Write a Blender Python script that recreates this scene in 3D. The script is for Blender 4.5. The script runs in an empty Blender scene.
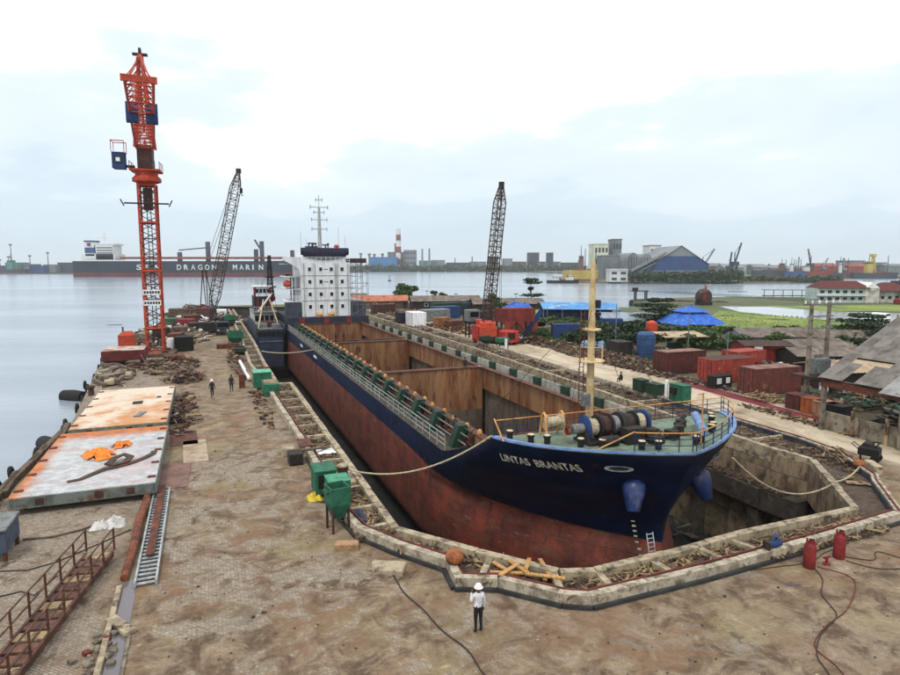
import bpy, bmesh, math, random
from mathutils import Vector, Matrix, geometry, noise
R = math.radians
sc = bpy.context.scene
col = sc.collection
PI = math.pi
# ---------------------------------------------------------------- camera
CAM_H = 13.2
PITCH = math.atan(73.5 / 624.0)
cam_d = bpy.data.cameras.new('camera')
cam_d.sensor_width = 36.0
cam_d.lens = 36.0 * 624.0 / 900.0
cam_d.clip_start = 0.2
cam_d.clip_end = 20000
cam = bpy.data.objects.new('camera', cam_d)
col.objects.link(cam)
cam.location = (0, 0, CAM_H)
cam.rotation_euler = (PI / 2 - PITCH, 0, 0)
sc.camera = cam
# ---------------------------------------------------------------- overcast sky
SUN_EL, SUN_AZ = 60.0, 200.0       # azimuth clockwise from straight ahead: high behind the camera
world = bpy.data.worlds.new('World')
sc.world = world
world.use_nodes = True
nt = world.node_tree
nt.nodes.clear()
def wn(t, **k):
    n = nt.nodes.new(t)
    for a, b in k.items():
        setattr(n, a, b)
    return n
def wl(a, b):
    nt.links.new(a, b)
w_out = wn('ShaderNodeOutputWorld')
w_bg = wn('ShaderNodeBackground')
w_sky = wn('ShaderNodeTexSky', sky_type='NISHITA')
w_sky.sun_disc = False
w_sky.sun_elevation = R(SUN_EL)
w_sky.sun_rotation = R(SUN_AZ)
w_sky.air_density = 1.0
w_sky.dust_density = 3.0
w_tc = wn('ShaderNodeTexCoord')
w_map = wn('ShaderNodeMapping')
w_map.inputs['Scale'].default_value = (1.0, 1.0, 3.2)
wl(w_tc.outputs['Generated'], w_map.inputs['Vector'])
w_n = wn('ShaderNodeTexNoise')
w_n.inputs['Scale'].default_value = 2.0
w_n.inputs['Detail'].default_value = 7
w_n.inputs['Roughness'].default_value = 0.55
wl(w_map.outputs[0], w_n.inputs['Vector'])
# thick white cloud overhead, thin blue-grey veil low over the harbour
w_sep = wn('ShaderNodeSeparateXYZ')
wl(w_tc.outputs['Generated'], w_sep.inputs[0])
w_m1 = wn('ShaderNodeMath', operation='MULTIPLY_ADD')
wl(w_n.outputs['Fac'], w_m1.inputs[0]); w_m1.inputs[1].default_value = 0.62
wl(w_sep.outputs['Z'], w_m1.inputs[2])
w_r = wn('ShaderNodeValToRGB')
el = w_r.color_ramp.elements
el[0].position = 0.30; el[0].color = (0.60, 0.72, 0.82, 1)
el[1].position = 0.66; el[1].color = (1.06, 1.07, 1.07, 1)
e = el.new(0.335); e.color = (0.63, 0.755, 0.85, 1)
e = el.new(0.40); e.color = (0.65, 0.775, 0.865, 1)
e = el.new(0.425); e.color = (0.725, 0.825, 0.915, 1)
e = el.new(0.51); e.color = (0.79, 0.88, 0.945, 1)
e = el.new(0.53); e.color = (0.94, 0.995, 0.995, 1)
e = el.new(0.60); e.color = (1.0, 1.03, 1.01, 1)
wl(w_m1.outputs[0], w_r.inputs[0])
w_sm = wn('ShaderNodeMixRGB', blend_type='MULTIPLY')
w_sm.inputs[0].default_value = 1.0
w_sm.inputs[2].default_value = (0.085, 0.085, 0.085, 1)     # sky texture strength
wl(w_sky.outputs[0], w_sm.inputs[1])
w_mix = wn('ShaderNodeMixRGB')
w_mix.inputs[0].default_value = 0.93                        # cloud cover
wl(w_sm.outputs[0], w_mix.inputs[1]); wl(w_r.outputs[0], w_mix.inputs[2])
wl(w_mix.outputs[0], w_bg.inputs['Color'])
w_bg.inputs['Strength'].default_value = 1.08
wl(w_bg.outputs[0], w_out.inputs['Surface'])
# ---------------------------------------------------------------- veiled sun
sun_d = bpy.data.lights.new('sun', 'SUN')
sun_d.energy = 1.5
sun_d.angle = R(10)
sun_d.color = (1.0, 0.96, 0.9)
sun = bpy.data.objects.new('sun', sun_d)
col.objects.link(sun)
_d = Vector((math.sin(R(SUN_AZ)) * math.cos(R(SUN_EL)), math.cos(R(SUN_AZ)) * math.cos(R(SUN_EL)), math.sin(R(SUN_EL))))
sun.rotation_euler = _d.to_track_quat('Z', 'Y').to_euler()
sun.location = (-60, -120, 150)
# ---------------------------------------------------------------- render settings
sc.render.engine = 'CYCLES'
sc.view_settings.view_transform = 'Standard'
sc.view_settings.look = 'None'
sc.view_settings.exposure = 0.14
sc.view_settings.gamma = 1.0
sc.view_settings.use_curve_mapping = False
cy = sc.cycles
cy.use_denoising = True
cy.max_bounces = 5; cy.diffuse_bounces = 3; cy.glossy_bounces = 2
cy.transmission_bounces = 2; cy.volume_bounces = 1; cy.transparent_max_bounces = 8
cy.caustics_reflective = False; cy.caustics_refractive = False

# ================================================================ helpers
TH = R(21.5)                      # the dock and both ships lie along this heading
CT, ST = math.cos(TH), math.sin(TH)
def D(s, t, z=0.0):               # s metres along the dock, t metres to the right of the camera line
    return Vector((t * CT - s * ST, t * ST + s * CT, z))
_c, _s = math.cos(PITCH), math.sin(PITCH)
def at(px, py, Y):                # a point Y metres out, from where it stands in the survey picture
    u, v = (px - 450.0) / 624.0, (337.5 - py) / 624.0
    k = Y / (_c + v * _s)
    return Vector((u * k, Y, CAM_H + (-_s + v * _c) * k))
rnd = random.Random(7)
def U(a, b):
    return rnd.uniform(a, b)
def C(r, g, b):                   # 0-255 display colour to linear
    return tuple(((x / 255 / 12.92) if x <= 10 else ((x / 255 + 0.055) / 1.055) ** 2.4) for x in (r, g, b)) + (1,)

class MB:
    def __init__(self):
        self.v, self.f, self.mi, self.m = [], [], [], 0
    def add(self, vs, fs):
        o = len(self.v)
        self.v += [tuple(p) for p in vs]
        self.f += [tuple(i + o for i in q) for q in fs]
        self.mi += [self.m] * len(fs)
        return self
    def box(self, x0, x1, y0, y1, z0, z1):
        return self.add([(x0, y0, z0), (x1, y0, z0), (x1, y1, z0), (x0, y1, z0), (x0, y0, z1), (x1, y0, z1), (x1, y1, z1), (x0, y1, z1)],
                        [(3, 2, 1, 0), (4, 5, 6, 7), (0, 1, 5, 4), (1, 2, 6, 5), (2, 3, 7, 6), (3, 0, 4, 7)])
    def bc(self, c, sz, rz=0.0, rx=0.0, ry=0.0):      # centred box with rotation
        m = Matrix.Rotation(rz, 3, 'Z') @ Matrix.Rotation(ry, 3, 'Y') @ Matrix.Rotation(rx, 3, 'X')
        c = Vector(c); hx, hy, hz = sz[0] / 2, sz[1] / 2, sz[2] / 2
        vs = [c + m @ Vector(p) for p in ((-hx, -hy, -hz), (hx, -hy, -hz), (hx, hy, -hz), (-hx, hy, -hz), (-hx, -hy, hz), (hx, -hy, hz), (hx, hy, hz), (-hx, hy, hz))]
        return self.add(vs, [(3, 2, 1, 0), (4, 5, 6, 7), (0, 1, 5, 4), (1, 2, 6, 5), (2, 3, 7, 6), (3, 0, 4, 7)])
    def bb(self, c, sz, rz=0.0, b=0.05):              # box with chamfered top edges
        c = Vector(c); hx, hy, hz = sz[0] / 2, sz[1] / 2, sz[2] / 2
        m = Matrix.Rotation(rz, 3, 'Z')
        pts = []
        for (z, k) in ((-hz, 0), (hz - b, 0), (hz, b)):
            pts += [c + m @ Vector(p) for p in ((-hx + k, -hy + k, z), (hx - k, -hy + k, z), (hx - k, hy - k, z), (-hx + k, hy - k, z))]
        fs = [(3, 2, 1, 0), (8, 9, 10, 11)]
        for r in (0, 4):
            for i in range(4):
                j = (i + 1) % 4
                fs.append((r + i, r + j, r + 4 + j, r + 4 + i))
        return self.add(pts, fs)
    def cyl(self, p, q, r0, r1=None, n=8, cap=True):
        p, q = Vector(p), Vector(q)
        r1 = r0 if r1 is None else r1
        d = (q - p)
        if d.length < 1e-6:
            return self
        d.normalize()
        a = d.orthogonal().normalized(); b = d.cross(a)
        vs = []
        for (o, r) in ((p, r0), (q, r1)):
            for i in range(n):
                t = 2 * PI * (i + 0.5) / n
                vs.append(o + a * (r * math.cos(t)) + b * (r * math.sin(t)))
        fs = [(i, (i + 1) % n, n + (i + 1) % n, n + i) for i in range(n)]
        if cap:
            fs += [tuple(range(n - 1, -1, -1)), tuple(range(n, 2 * n))]
        return self.add(vs, fs)
    def bar(self, p, q, w):
        return self.cyl(p, q, w * 0.70711, n=4)
    def tube(self, pts, r, n=6):
        pts = [Vector(p) for p in pts]
        rings = []
        up = Vector((0, 0, 1))
        for i, p in enumerate(pts):
            d = (pts[min(i + 1, len(pts) - 1)] - pts[max(i - 1, 0)])
            d.normalize()
            a = d.cross(up)
            if a.length < 1e-3:
                a = Vector((1, 0, 0))
            a.normalize(); b = a.cross(d)
            rr = r[i] if isinstance(r, (list, tuple)) else r
            rings.append([p + a * rr * math.cos(2 * PI * k / n) + b * rr * math.sin(2 * PI * k / n) for k in range(n)])
        vs = [x for g_ in rings for x in g_]
        fs = []
        for i in range(len(pts) - 1):
            for k in range(n):
                k2 = (k + 1) % n
                fs.append((i * n + k, i * n + k2, (i + 1) * n + k2, (i + 1) * n + k))
        fs += [tuple(range(n - 1, -1, -1)), tuple(range((len(pts) - 1) * n, len(pts) * n))]
        return self.add(vs, fs)
    def prism(self, poly, z0, z1):
        n = len(poly)
        a2 = sum(poly[i][0] * poly[(i + 1) % n][1] - poly[(i + 1) % n][0] * poly[i][1] for i in range(n))
        if a2 < 0:
            poly = poly[::-1]
        vs = [(x, y, z0) for x, y in poly] + [(x, y, z1) for x, y in poly]
        fs = [(i, (i + 1) % n, n + (i + 1) % n, n + i) for i in range(n)] + [tuple(range(n - 1, -1, -1)), tuple(range(n, 2 * n))]
        return self.add(vs, fs)
    def lathe(self, prof, c=(0, 0, 0), n=14, axis='Z'):
        vs, fs = [], []
        c = Vector(c)
        for (r, h) in prof:
            for i in range(n):
                t = 2 * PI * i / n
                if axis == 'Z':
                    p = Vector((r * math.cos(t), r * math.sin(t), h))
                elif axis == 'Y':
                    p = Vector((r * math.cos(t), h, r * math.sin(t)))
                else:
                    p = Vector((h, r * math.cos(t), r * math.sin(t)))
                vs.append(c + p)
        for j in range(len(prof) - 1):
            for i in range(n):
                k = (i + 1) % n
                fs.append((j * n + i, j * n + k, (j + 1) * n + k, (j + 1) * n + i))
        if prof[0][0] > 1e-4:
            fs.append(tuple(range(n - 1, -1, -1)))
        if prof[-1][0] > 1e-4:
            fs.append(tuple(range((len(prof) - 1) * n, len(prof) * n)))
        return self.add(vs, fs)
    def corr(self, p0, ux, uy, nrm, n, amp, th=0.0):     # corrugated sheet: ux across the waves, uy along them
        p0, ux, uy, nrm = Vector(p0), Vector(ux), Vector(uy), Vector(nrm)
        vs, fs = [], []
        for i in range(n + 1):
            h = amp if i % 2 else 0.0
            b = p0 + ux * (i / n) + nrm * h
            vs += [b, b + uy]
        for i in range(n):
            fs.append((2 * i, 2 * i + 2, 2 * i + 3, 2 * i + 1))
        return self.add(vs, fs)
    def lattice(self, p, q, w0, w1, bays, r, side=None, d0=None, d1=None):   # bracing only; returns chord end points
        p, q = Vector(p), Vector(q)
        d = (q - p).normalized()
        a = (Vector(side) if side else d.orthogonal()).normalized()
        a = (a - d * a.dot(d)).normalized()
        b = d.cross(a)
        d0 = w0 if d0 is None else d0
        d1 = w1 if d1 is None else d1
        def cor(k, i):
            o = p.lerp(q, k); w = w0 + (w1 - w0) * k; e = d0 + (d1 - d0) * k
            sx, sy = ((-1, -1), (1, -1), (1, 1), (-1, 1))[i]
            return o + a * sx * w / 2 + b * sy * e / 2
        for j in range(bays):
            k0, k1 = j / bays, (j + 1) / bays
            for i in range(4):
                i2 = (i + 1) % 4
                if j % 2:
                    self.bar(cor(k0, i), cor(k1, i2), r)
                else:
                    self.bar(cor(k0, i2), cor(k1, i), r)
                if j:
                    self.bar(cor(k0, i), cor(k0, i2), r)
        return [(cor(0, i), cor(1, i)) for i in range(4)]
    def mesh(self, name, mats, smooth=False):
        me = bpy.data.meshes.new(name)
        me.from_pydata(self.v, [], self.f)
        for m in (mats if isinstance(mats, (list, tuple)) else [mats]):
            me.materials.append(m)
        if any(self.mi):
            me.polygons.foreach_set('material_index', self.mi)
        if smooth:
            me.polygons.foreach_set('use_smooth', [True] * len(me.polygons))
            me.set_sharp_from_angle(angle=R(38))
        me.update()
        return me
    def build(self, name, mats, parent=None, smooth=False, loc=(0, 0, 0), rz=0.0):
        o = bpy.data.objects.new(name, self.mesh(name, mats, smooth))
        col.objects.link(o)
        o.location = loc; o.rotation_euler = (0, 0, rz)
        if parent is not None:
            o.parent = parent
        return o

def tag(o, label=None, cat=None, group=None, kind=None):
    if label: o['label'] = label
    if cat: o['category'] = cat
    if group: o['group'] = group
    if kind: o['kind'] = kind
    return o
def thing(name, label, cat, loc=(0, 0, 0), rz=0.0, group=None):
    o = bpy.data.objects.new(name, None)
    o.empty_display_size = 0.3
    col.objects.link(o)
    o.location = loc; o.rotation_euler = (0, 0, rz)
    return tag(o, label, cat, group)
def dock(name, label, cat, s, t, z=0.0, rz=0.0, group=None):   # a thing standing square to the dock: local x = across, y = along
    return thing(name, label, cat, D(s, t, z), TH + rz, group)
def one(mb, name, mats, label, cat, loc=(0, 0, 0), rz=0.0, group=None, smooth=False):
    return tag(mb.build(name, mats, None, smooth, loc, rz), label, cat, group)
def kids(o):
    return [c for c in o.children]
def copy_tree(o, parent=None):
    c = o.copy(); col.objects.link(c); c.parent = parent
    for ch in o.children:
        copy_tree(ch, c)
    return c
def inst(me, name, parent, loc, rz=0.0, scale=None):
    o = bpy.data.objects.new(name, me)
    col.objects.link(o)
    o.location = loc; o.rotation_euler = (0, 0, rz); o.parent = parent
    if scale: o.scale = scale
    return o
def fill_poly(name, poly, z, mat, kind='structure', rz=0.0, hole=None):
    loops = [[Vector((x, y, 0)) for x, y in poly]]
    if hole:
        loops.append([Vector((x, y, 0)) for x, y in hole]); poly = list(poly) + list(hole)
    tris = geometry.tessellate_polygon(loops)
    me = bpy.data.meshes.new(name)
    fs = []
    for a, b, c in tris:
        (x0, y0), (x1, y1), (x2, y2) = poly[a], poly[b], poly[c]
        fs.append((a, b, c) if (x1 - x0) * (y2 - y0) - (x2 - x0) * (y1 - y0) > 0 else (a, c, b))
    me.from_pydata([(x, y, z) for x, y in poly], [], fs)
    me.materials.append(mat); me.update()
    o = bpy.data.objects.new(name, me); col.objects.link(o)
    o.rotation_euler = (0, 0, rz)
    o['kind'] = kind
    return o

# ================================================================ materials
MATS = {}
def nodes_of(name):
    m = bpy.data.materials.new(name); m.use_nodes = True
    t = m.node_tree; t.nodes.clear()
    out = t.nodes.new('ShaderNodeOutputMaterial')
    b = t.nodes.new('ShaderNodeBsdfPrincipled')
    t.links.new(b.outputs[0], out.inputs['Surface'])
    return m, t, b
def mk(t, kind, **k):
    n = t.nodes.new(kind)
    for a, v in k.items():
        setattr(n, a, v)
    return n
def nz(t, vec, scale, detail=6, rough=0.6, dist=0.0):
    n = mk(t, 'ShaderNodeTexNoise')
    n.inputs['Scale'].default_value = scale; n.inputs['Detail'].default_value = detail
    n.inputs['Roughness'].default_value = rough; n.inputs['Distortion'].default_value = dist
    t.links.new(vec, n.inputs['Vector'])
    return n.outputs['Fac']
def ramp(t, fac, lo, hi, a=0.0, b=1.0):
    n = mk(t, 'ShaderNodeMapRange', interpolation_type='SMOOTHSTEP')
    n.inputs['From Min'].default_value = lo; n.inputs['From Max'].default_value = hi
    n.inputs['To Min'].default_value = a; n.inputs['To Max'].default_value = b
    t.links.new(fac, n.inputs['Value'])
    return n.outputs['Result']
def mix(t, fac, a, b, mode='MIX'):
    n = mk(t, 'ShaderNodeMixRGB', blend_type=mode)
    for i, x in ((0, fac), (1, a), (2, b)):
        if isinstance(x, (int, float)):
            n.inputs[i].default_value = x
        elif isinstance(x, tuple):
            n.inputs[i].default_value = x
        else:
            t.links.new(x, n.inputs[i])
    return n.outputs[0]
def mth(t, op, a, b=None, c=None):
    n = mk(t, 'ShaderNodeMath', operation=op)
    for i, x in enumerate((a, b, c)):
        if x is None: continue
        if isinstance(x, (int, float)): n.inputs[i].default_value = x
        else: t.links.new(x, n.inputs[i])
    return n.outputs[0]
def bump(t, b, h, strength=0.3, dist=0.05):
    n = mk(t, 'ShaderNodeBump')
    n.inputs['Strength'].default_value = strength; n.inputs['Distance'].default_value = dist
    t.links.new(h, n.inputs['Height']); t.links.new(n.outputs[0], b.inputs['Normal'])
def vmap(t, vec, scale):
    n = mk(t, 'ShaderNodeMapping'); n.inputs['Scale'].default_value = scale
    t.links.new(vec, n.inputs['Vector'])
    return n.outputs[0]
def mat(name, c1, c2=None, rough=0.75, metal=0.0, scale=2.0, lo=0.42, hi=0.62, c3=None, s3=0.6, lo3=0.52, hi3=0.66,
        stretch=(1, 1, 1), bmp=0.25, bscale=25.0, jit=0.10, bdist=0.03):
    """weathered paint / rust / stone: c1 with patches of c2, streaks or blotches of c3"""
    m, t, b = nodes_of(name)
    tc = mk(t, 'ShaderNodeTexCoord'); oi = mk(t, 'ShaderNodeObjectInfo')
    va = mk(t, 'ShaderNodeVectorMath', operation='ADD')
    cm = mk(t, 'ShaderNodeCombineXYZ')
    r37 = mth(t, 'MULTIPLY', oi.outputs['Random'], 37.0)
    t.links.new(r37, cm.inputs[0]); t.links.new(r37, cm.inputs[1])
    t.links.new(tc.outputs['Object'], va.inputs[0]); t.links.new(cm.outputs[0], va.inputs[1])
    v = va.outputs[0]
    cur = c1
    if c2:
        cur = mix(t, ramp(t, nz(t, vmap(t, v, stretch), scale, 8, 0.65), lo, hi), c1, c2)
    if c3:
        cur = mix(t, ramp(t, nz(t, vmap(t, v, stretch), s3, 9, 0.7, 0.4), lo3, hi3), cur, c3)
    fine = nz(t, v, bscale, 4, 0.6)
    cur = mix(t, 0.5, cur, mix(t, 1.0, cur, ramp(t, fine, 0.3, 0.7, 0.72, 1.22), 'MULTIPLY'))
    hv = mk(t, 'ShaderNodeHueSaturation')
    t.links.new(mth(t, 'MULTIPLY_ADD', oi.outputs['Random'], 2 * jit, 1 - jit), hv.inputs['Value'])
    t.links.new(cur, hv.inputs['Color']) if not isinstance(cur, tuple) else setattr(hv.inputs['Color'], 'default_value', cur)
    t.links.new(hv.outputs[0], b.inputs['Base Color'])
    b.inputs['Roughness'].default_value = rough; b.inputs['Metallic'].default_value = metal
    if bmp:
        bump(t, b, fine, bmp, bdist)
    MATS[name] = m
    return m
KALB = 0.92
_C0 = C
def C(r, g, b):
    q = _C0(r, g, b)
    return tuple(KALB * x ** 1.3 for x in q[:3]) + (1,)
m_conc = mat('concrete_coping', C(196, 184, 160), C(158, 146, 128), scale=1.6, c3=C(104, 90, 76), s3=1.7, lo3=0.50, hi3=0.64, bmp=0.5)
m_conc_d = mat('concrete_stained', C(158, 150, 136), C(120, 110, 98), scale=1.2, c3=C(72, 66, 60), s3=1.1, bmp=0.5)
m_kerb = mat('kerb_painted', C(202, 194, 176), C(158, 148, 132), scale=2.0, c3=C(112, 96, 80), s3=1.6, lo3=0.52, hi3=0.66, bmp=0.5)
m_kerbdark = mat('kerb_dark_band', C(58, 60, 64), C(84, 82, 80), scale=1.5, bmp=0.4)
m_navyface = mat('kerb_navy_face', C(52, 60, 82), C(86, 88, 98), scale=1.5, c3=C(108, 98, 88), s3=1.4, bmp=0.4)
m_dirt = mat('trench_dirt', C(104, 88, 72), C(78, 64, 54), scale=1.4, c3=C(132, 116, 96), s3=3.0, bmp=0.9, bscale=9, bdist=0.1)
m_stick = mat('scrap_wood', C(176, 156, 124), C(120, 98, 76), scale=2.0, c3=C(92, 70, 56), s3=1.0, jit=0.3)
m_wood = mat('raw_timber', C(208, 172, 118), C(176, 138, 92), scale=3, stretch=(1, 6, 1), jit=0.15)
m_oldwood = mat('weathered_timber', C(128, 110, 92), C(92, 78, 66), scale=3, jit=0.2)
m_rust = mat('rusty_steel', C(124, 74, 52), C(86, 50, 40), scale=2.2, c3=C(156, 104, 70), s3=1.5, bmp=0.5)
m_rustd = mat('dark_rust', C(92, 58, 48), C(64, 44, 40), scale=2.2, c3=C(120, 84, 66), s3=1.5, bmp=0.5)
m_black = mat('black_rubber', C(24, 24, 26), C(40, 38, 37), scale=3, rough=0.8)
m_dark = mat('dark_machinery', C(40, 38, 38), C(64, 58, 54), scale=3, c3=C(96, 70, 54), s3=2.0)
m_steel = mat('grey_steel', C(150, 154, 156), C(118, 120, 120), scale=3, c3=C(128, 92, 70), s3=1.6, lo3=0.6, hi3=0.7, rough=0.5)
m_alu = mat('aluminium', C(196, 200, 202), C(160, 164, 166), scale=4, rough=0.4, metal=0.3)
m_white = mat('white_paint', C(248, 250, 252), C(228, 230, 232), scale=0.9, c3=C(176, 152, 130), s3=0.9, lo3=0.58, hi3=0.72, stretch=(3, 3, 0.3))
m_green = mat('green_paint', C(56, 130, 104), C(44, 106, 86), scale=2, c3=C(98, 96, 78), s3=1.6, lo3=0.6, hi3=0.7)
m_dgreen = mat('dark_green_paint', C(34, 84, 62), C(28, 64, 52), scale=2, c3=C(110, 92, 74), s3=2.0, lo3=0.58, hi3=0.7)
m_orange = mat('crane_orange', C(206, 96, 62), C(180, 78, 54), scale=2, c3=C(122, 62, 46), s3=1.4, lo3=0.58, hi3=0.72)
m_redp = mat('red_paint', C(160, 54, 54), C(130, 46, 46), scale=2, c3=C(96, 48, 42), s3=1.6, lo3=0.6, hi3=0.72)
m_blue = mat('blue_paint', C(48, 86, 140), C(38, 70, 116), scale=2, c3=C(112, 112, 110), s3=1.7, lo3=0.6, hi3=0.72)
m_rope = mat('pale_rope', C(206, 196, 172), C(168, 156, 132), scale=8)
m_hose = mat('dark_hose', C(84, 66, 56), C(58, 48, 44), scale=4)
m_redpipe = mat('red_hose', C(138, 70, 62), C(108, 58, 50), scale=4)
m_yellow = mat('yellow_paint', C(226, 206, 70), C(204, 178, 60), scale=3)
m_cream = mat('cream_mast_paint', C(226, 208, 170), C(208, 182, 140), scale=1.2, c3=C(158, 110, 70), s3=1.3, lo3=0.6, hi3=0.7)
m_orail = mat('orange_rail_paint', C(222, 180, 126), C(204, 150, 98), scale=2, c3=C(140, 84, 56), s3=3, lo3=0.58, hi3=0.7)
m_glass = mat('dark_glass', C(40, 46, 52), rough=0.15, bmp=0)
m_skin = mat('skin', C(150, 104, 80), bmp=0)

def ground_material():
    m, t, b = nodes_of('quay_ground')
    tc = mk(t, 'ShaderNodeTexCoord'); v = tc.outputs['Object']
    sep = mk(t, 'ShaderNodeSeparateXYZ'); t.links.new(v, sep.inputs[0])
    X, Y = sep.outputs['X'], sep.outputs['Y']
    big = nz(t, v, 0.11, 9, 0.62, 0.6); med = nz(t, v, 0.8, 11, 0.74, 0.5); fin = nz(t, v, 5.0, 8, 0.75)
    grit = nz(t, v, 30.0, 3, 0.6)
    mud = mix(t, ramp(t, med, 0.36, 0.64), C(108, 90, 72), C(172, 155, 133))
    mud = mix(t, ramp(t, nz(t, v, 0.25, 9, 0.7), 0.44, 0.64), mud, C(148, 124, 101))
    olive = ramp(t, nz(t, v, 0.2, 9, 0.65), 0.50, 0.64)
    mud = mix(t, mth(t, 'MULTIPLY', olive, 0.6), mud, C(162, 152, 118))
    grey = ramp(t, nz(t, v, 0.34, 9, 0.7, 0.3), 0.56, 0.66)
    mud = mix(t, mth(t, 'MULTIPLY', grey, 0.6), mud, C(152, 148, 140))
    # small interlocking pavers showing through the mud
    rot = mk(t, 'ShaderNodeMapping'); rot.inputs['Rotation'].default_value = (0, 0, R(45)); t.links.new(v, rot.inputs['Vector'])
    br = mk(t, 'ShaderNodeTexBrick'); t.links.new(rot.outputs[0], br.inputs['Vector'])
    br.inputs['Scale'].default_value = 1.0; br.inputs['Brick Width'].default_value = 0.21; br.inputs['Row Height'].default_value = 0.105
    br.inputs['Mortar Size'].default_value = 0.012; br.inputs['Mortar Smooth'].default_value = 0.5
    br.inputs['Color1'].default_value = C(186, 178, 166); br.inputs['Color2'].default_value = C(156, 146, 132); br.inputs['Mortar'].default_value = C(124, 106, 90)
    pmask = ramp(t, mth(t, 'ADD', mth(t, 'MULTIPLY', med, 0.6), mth(t, 'MULTIPLY', big, 0.55)), 0.56, 0.62)
    west = ramp(t, X, -5.2, -3.4, 1.0, 0.0)                       # paved storage strip along the water
    nears = mth(t, 'MULTIPLY', ramp(t, Y, 40.0, 60.0, 1.0, 0.3), ramp(t, X, 7.0, 13.0, 1.0, 0.25))
    pm = mth(t, 'MAXIMUM', mth(t, 'MULTIPLY', pmask, nears), mth(t, 'MULTIPLY', west, ramp(t, med, 0.36, 0.5)))
    c = mix(t, mth(t, 'MULTIPLY', pm, 0.85), mud, br.outputs['Color'])
    # pale dusty haul road on the far side of the dock
    road = mth(t, 'MULTIPLY', ramp(t, X, 40.5, 43.0), ramp(t, X, 49.0, 51.5, 1.0, 0.0))
    rc = mix(t, ramp(t, nz(t, vmap(t, v, (1.0, 0.3, 1)), 0.5, 9, 0.7, 0.8), 0.36, 0.66), C(214, 203, 184), C(176, 160, 138))
    c = mix(t, mth(t, 'MULTIPLY', road, ramp(t, big, 0.25, 0.5)), c, rc)
    yard = ramp(t, X, 50.0, 54.0)
    yc = mix(t, ramp(t, nz(t, v, .3, 9, .7), 0.42, 0.58), C(126, 112, 90), C(92, 100, 62))
    c = mix(t, yard, c, yc)
    # wheel tracks, oil and water stains
    wt = mth(t, 'MULTIPLY', ramp(t, nz(t, vmap(t, v, (1.3, 0.2, 1)), 0.7, 9, 0.7, 1.2), 0.56, 0.70), 0.3)
    c = mix(t, wt, c, C(112, 92, 74))
    st_ = ramp(t, nz(t, v, 0.42, 5, 0.55), 0.665, 0.70)
    c = mix(t, mth(t, 'MULTIPLY', st_, 0.75), c, C(84, 72, 64))
    pal = ramp(t, nz(t, v, 0.8, 8, 0.7), 0.60, 0.70)
    c = mix(t, mth(t, 'MULTIPLY', pal, 0.5), c, C(206, 197, 182))
    c = mix(t, 1.0, c, ramp(t, fin, 0.25, 0.75, 0.78, 1.2), 'MULTIPLY')
    c = mix(t, 1.0, c, ramp(t, grit, 0.25, 0.75, 0.82, 1.16), 'MULTIPLY')
    t.links.new(c, b.inputs['Base Color'])
    t.links.new(ramp(t, st_, 0, 1, 0.9, 0.35), b.inputs['Roughness'])
    h = mth(t, 'ADD', mth(t, 'MULTIPLY', fin, 0.5), mth(t, 'ADD', mth(t, 'MULTIPLY', med, 1.4), mth(t, 'MULTIPLY', mth(t, 'MULTIPLY', br.outputs['Fac'], pm), -0.25)))
    bump(t, b, h, 0.7, 0.06)
    return m
m_ground = ground_material()

def water_material():
    m, t, b = nodes_of('harbour_water')
    tc = mk(t, 'ShaderNodeTexCoord'); v = tc.outputs['Object']
    c = mix(t, ramp(t, nz(t, vmap(t, v, (0.3, 1, 1)), 0.02, 5, 0.6), 0.38, 0.64), C(156, 168, 180), C(180, 190, 200))
    t.links.new(c, b.inputs['Base Color'])
    b.inputs['Roughness'].default_value = 0.16
    b.inputs['IOR'].default_value = 1.33
    h = mth(t, 'ADD', mth(t, 'MULTIPLY', nz(t, vmap(t, v, (0.7, 1.3, 1)), 0.9, 4, 0.6), 0.35), mth(t, 'MULTIPLY', nz(t, vmap(t, v, (0.35, 1, 1)), 0.12, 3, 0.5), 1.0))
    bump(t, b, h, 0.45, 0.4)
    return m
m_water = water_material()
def grass_material():
    m, t, b = nodes_of('rough_grass')
    tc = mk(t, 'ShaderNodeTexCoord'); v = tc.outputs['Object']
    c = mix(t, ramp(t, nz(t, v, 0.05, 8, 0.65), 0.38, 0.62), C(124, 146, 70), C(158, 168, 96))
    c = mix(t, ramp(t, nz(t, v, 0.13, 7, 0.65), 0.5, 0.66), c, C(84, 106, 52))
    c = mix(t, ramp(t, nz(t, v, 0.09, 7, 0.7), 0.60, 0.70), c, C(160, 148, 112))
    c = mix(t, 1.0, c, ramp(t, nz(t, v, 1.3, 5, 0.7), 0.25, 0.75, 0.7, 1.25), 'MULTIPLY')
    t.links.new(c, b.inputs['Base Color']); b.inputs['Roughness'].default_value = 0.9
    bump(t, b, nz(t, v, 1.5, 5, 0.7), 0.8, 0.3)
    return m
m_grass = grass_material()
m_mudbank = mat('mud_bank', C(128, 118, 92), C(112, 114, 76), scale=0.15, c3=C(92, 110, 58), s3=0.08, lo3=0.42, hi3=0.56, bmp=0.8, bscale=1.2, bdist=0.3)
m_farland = mat('far_shore', C(112, 120, 104), C(134, 134, 124), scale=0.02, c3=C(88, 104, 82), s3=0.01, bmp=0)
m_pond = mat('pond_water', C(198, 204, 206), C(176, 182, 184), scale=0.1, rough=0.12, bmp=0.15, bscale=3)

# ================================================================ the setting
WZ = -2.0
fill_poly('far_shore', [(-4400, 1000), (-620, 985), (-330, 1010), (-180, 1215), (40, 1330), (150, 1190), (190, 860), (215, 720), (470, 680), (560, 655), (800, 700), (4400, 900), (4400, 5200), (-4400, 5200)], WZ + 1.4, m_farland)
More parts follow.
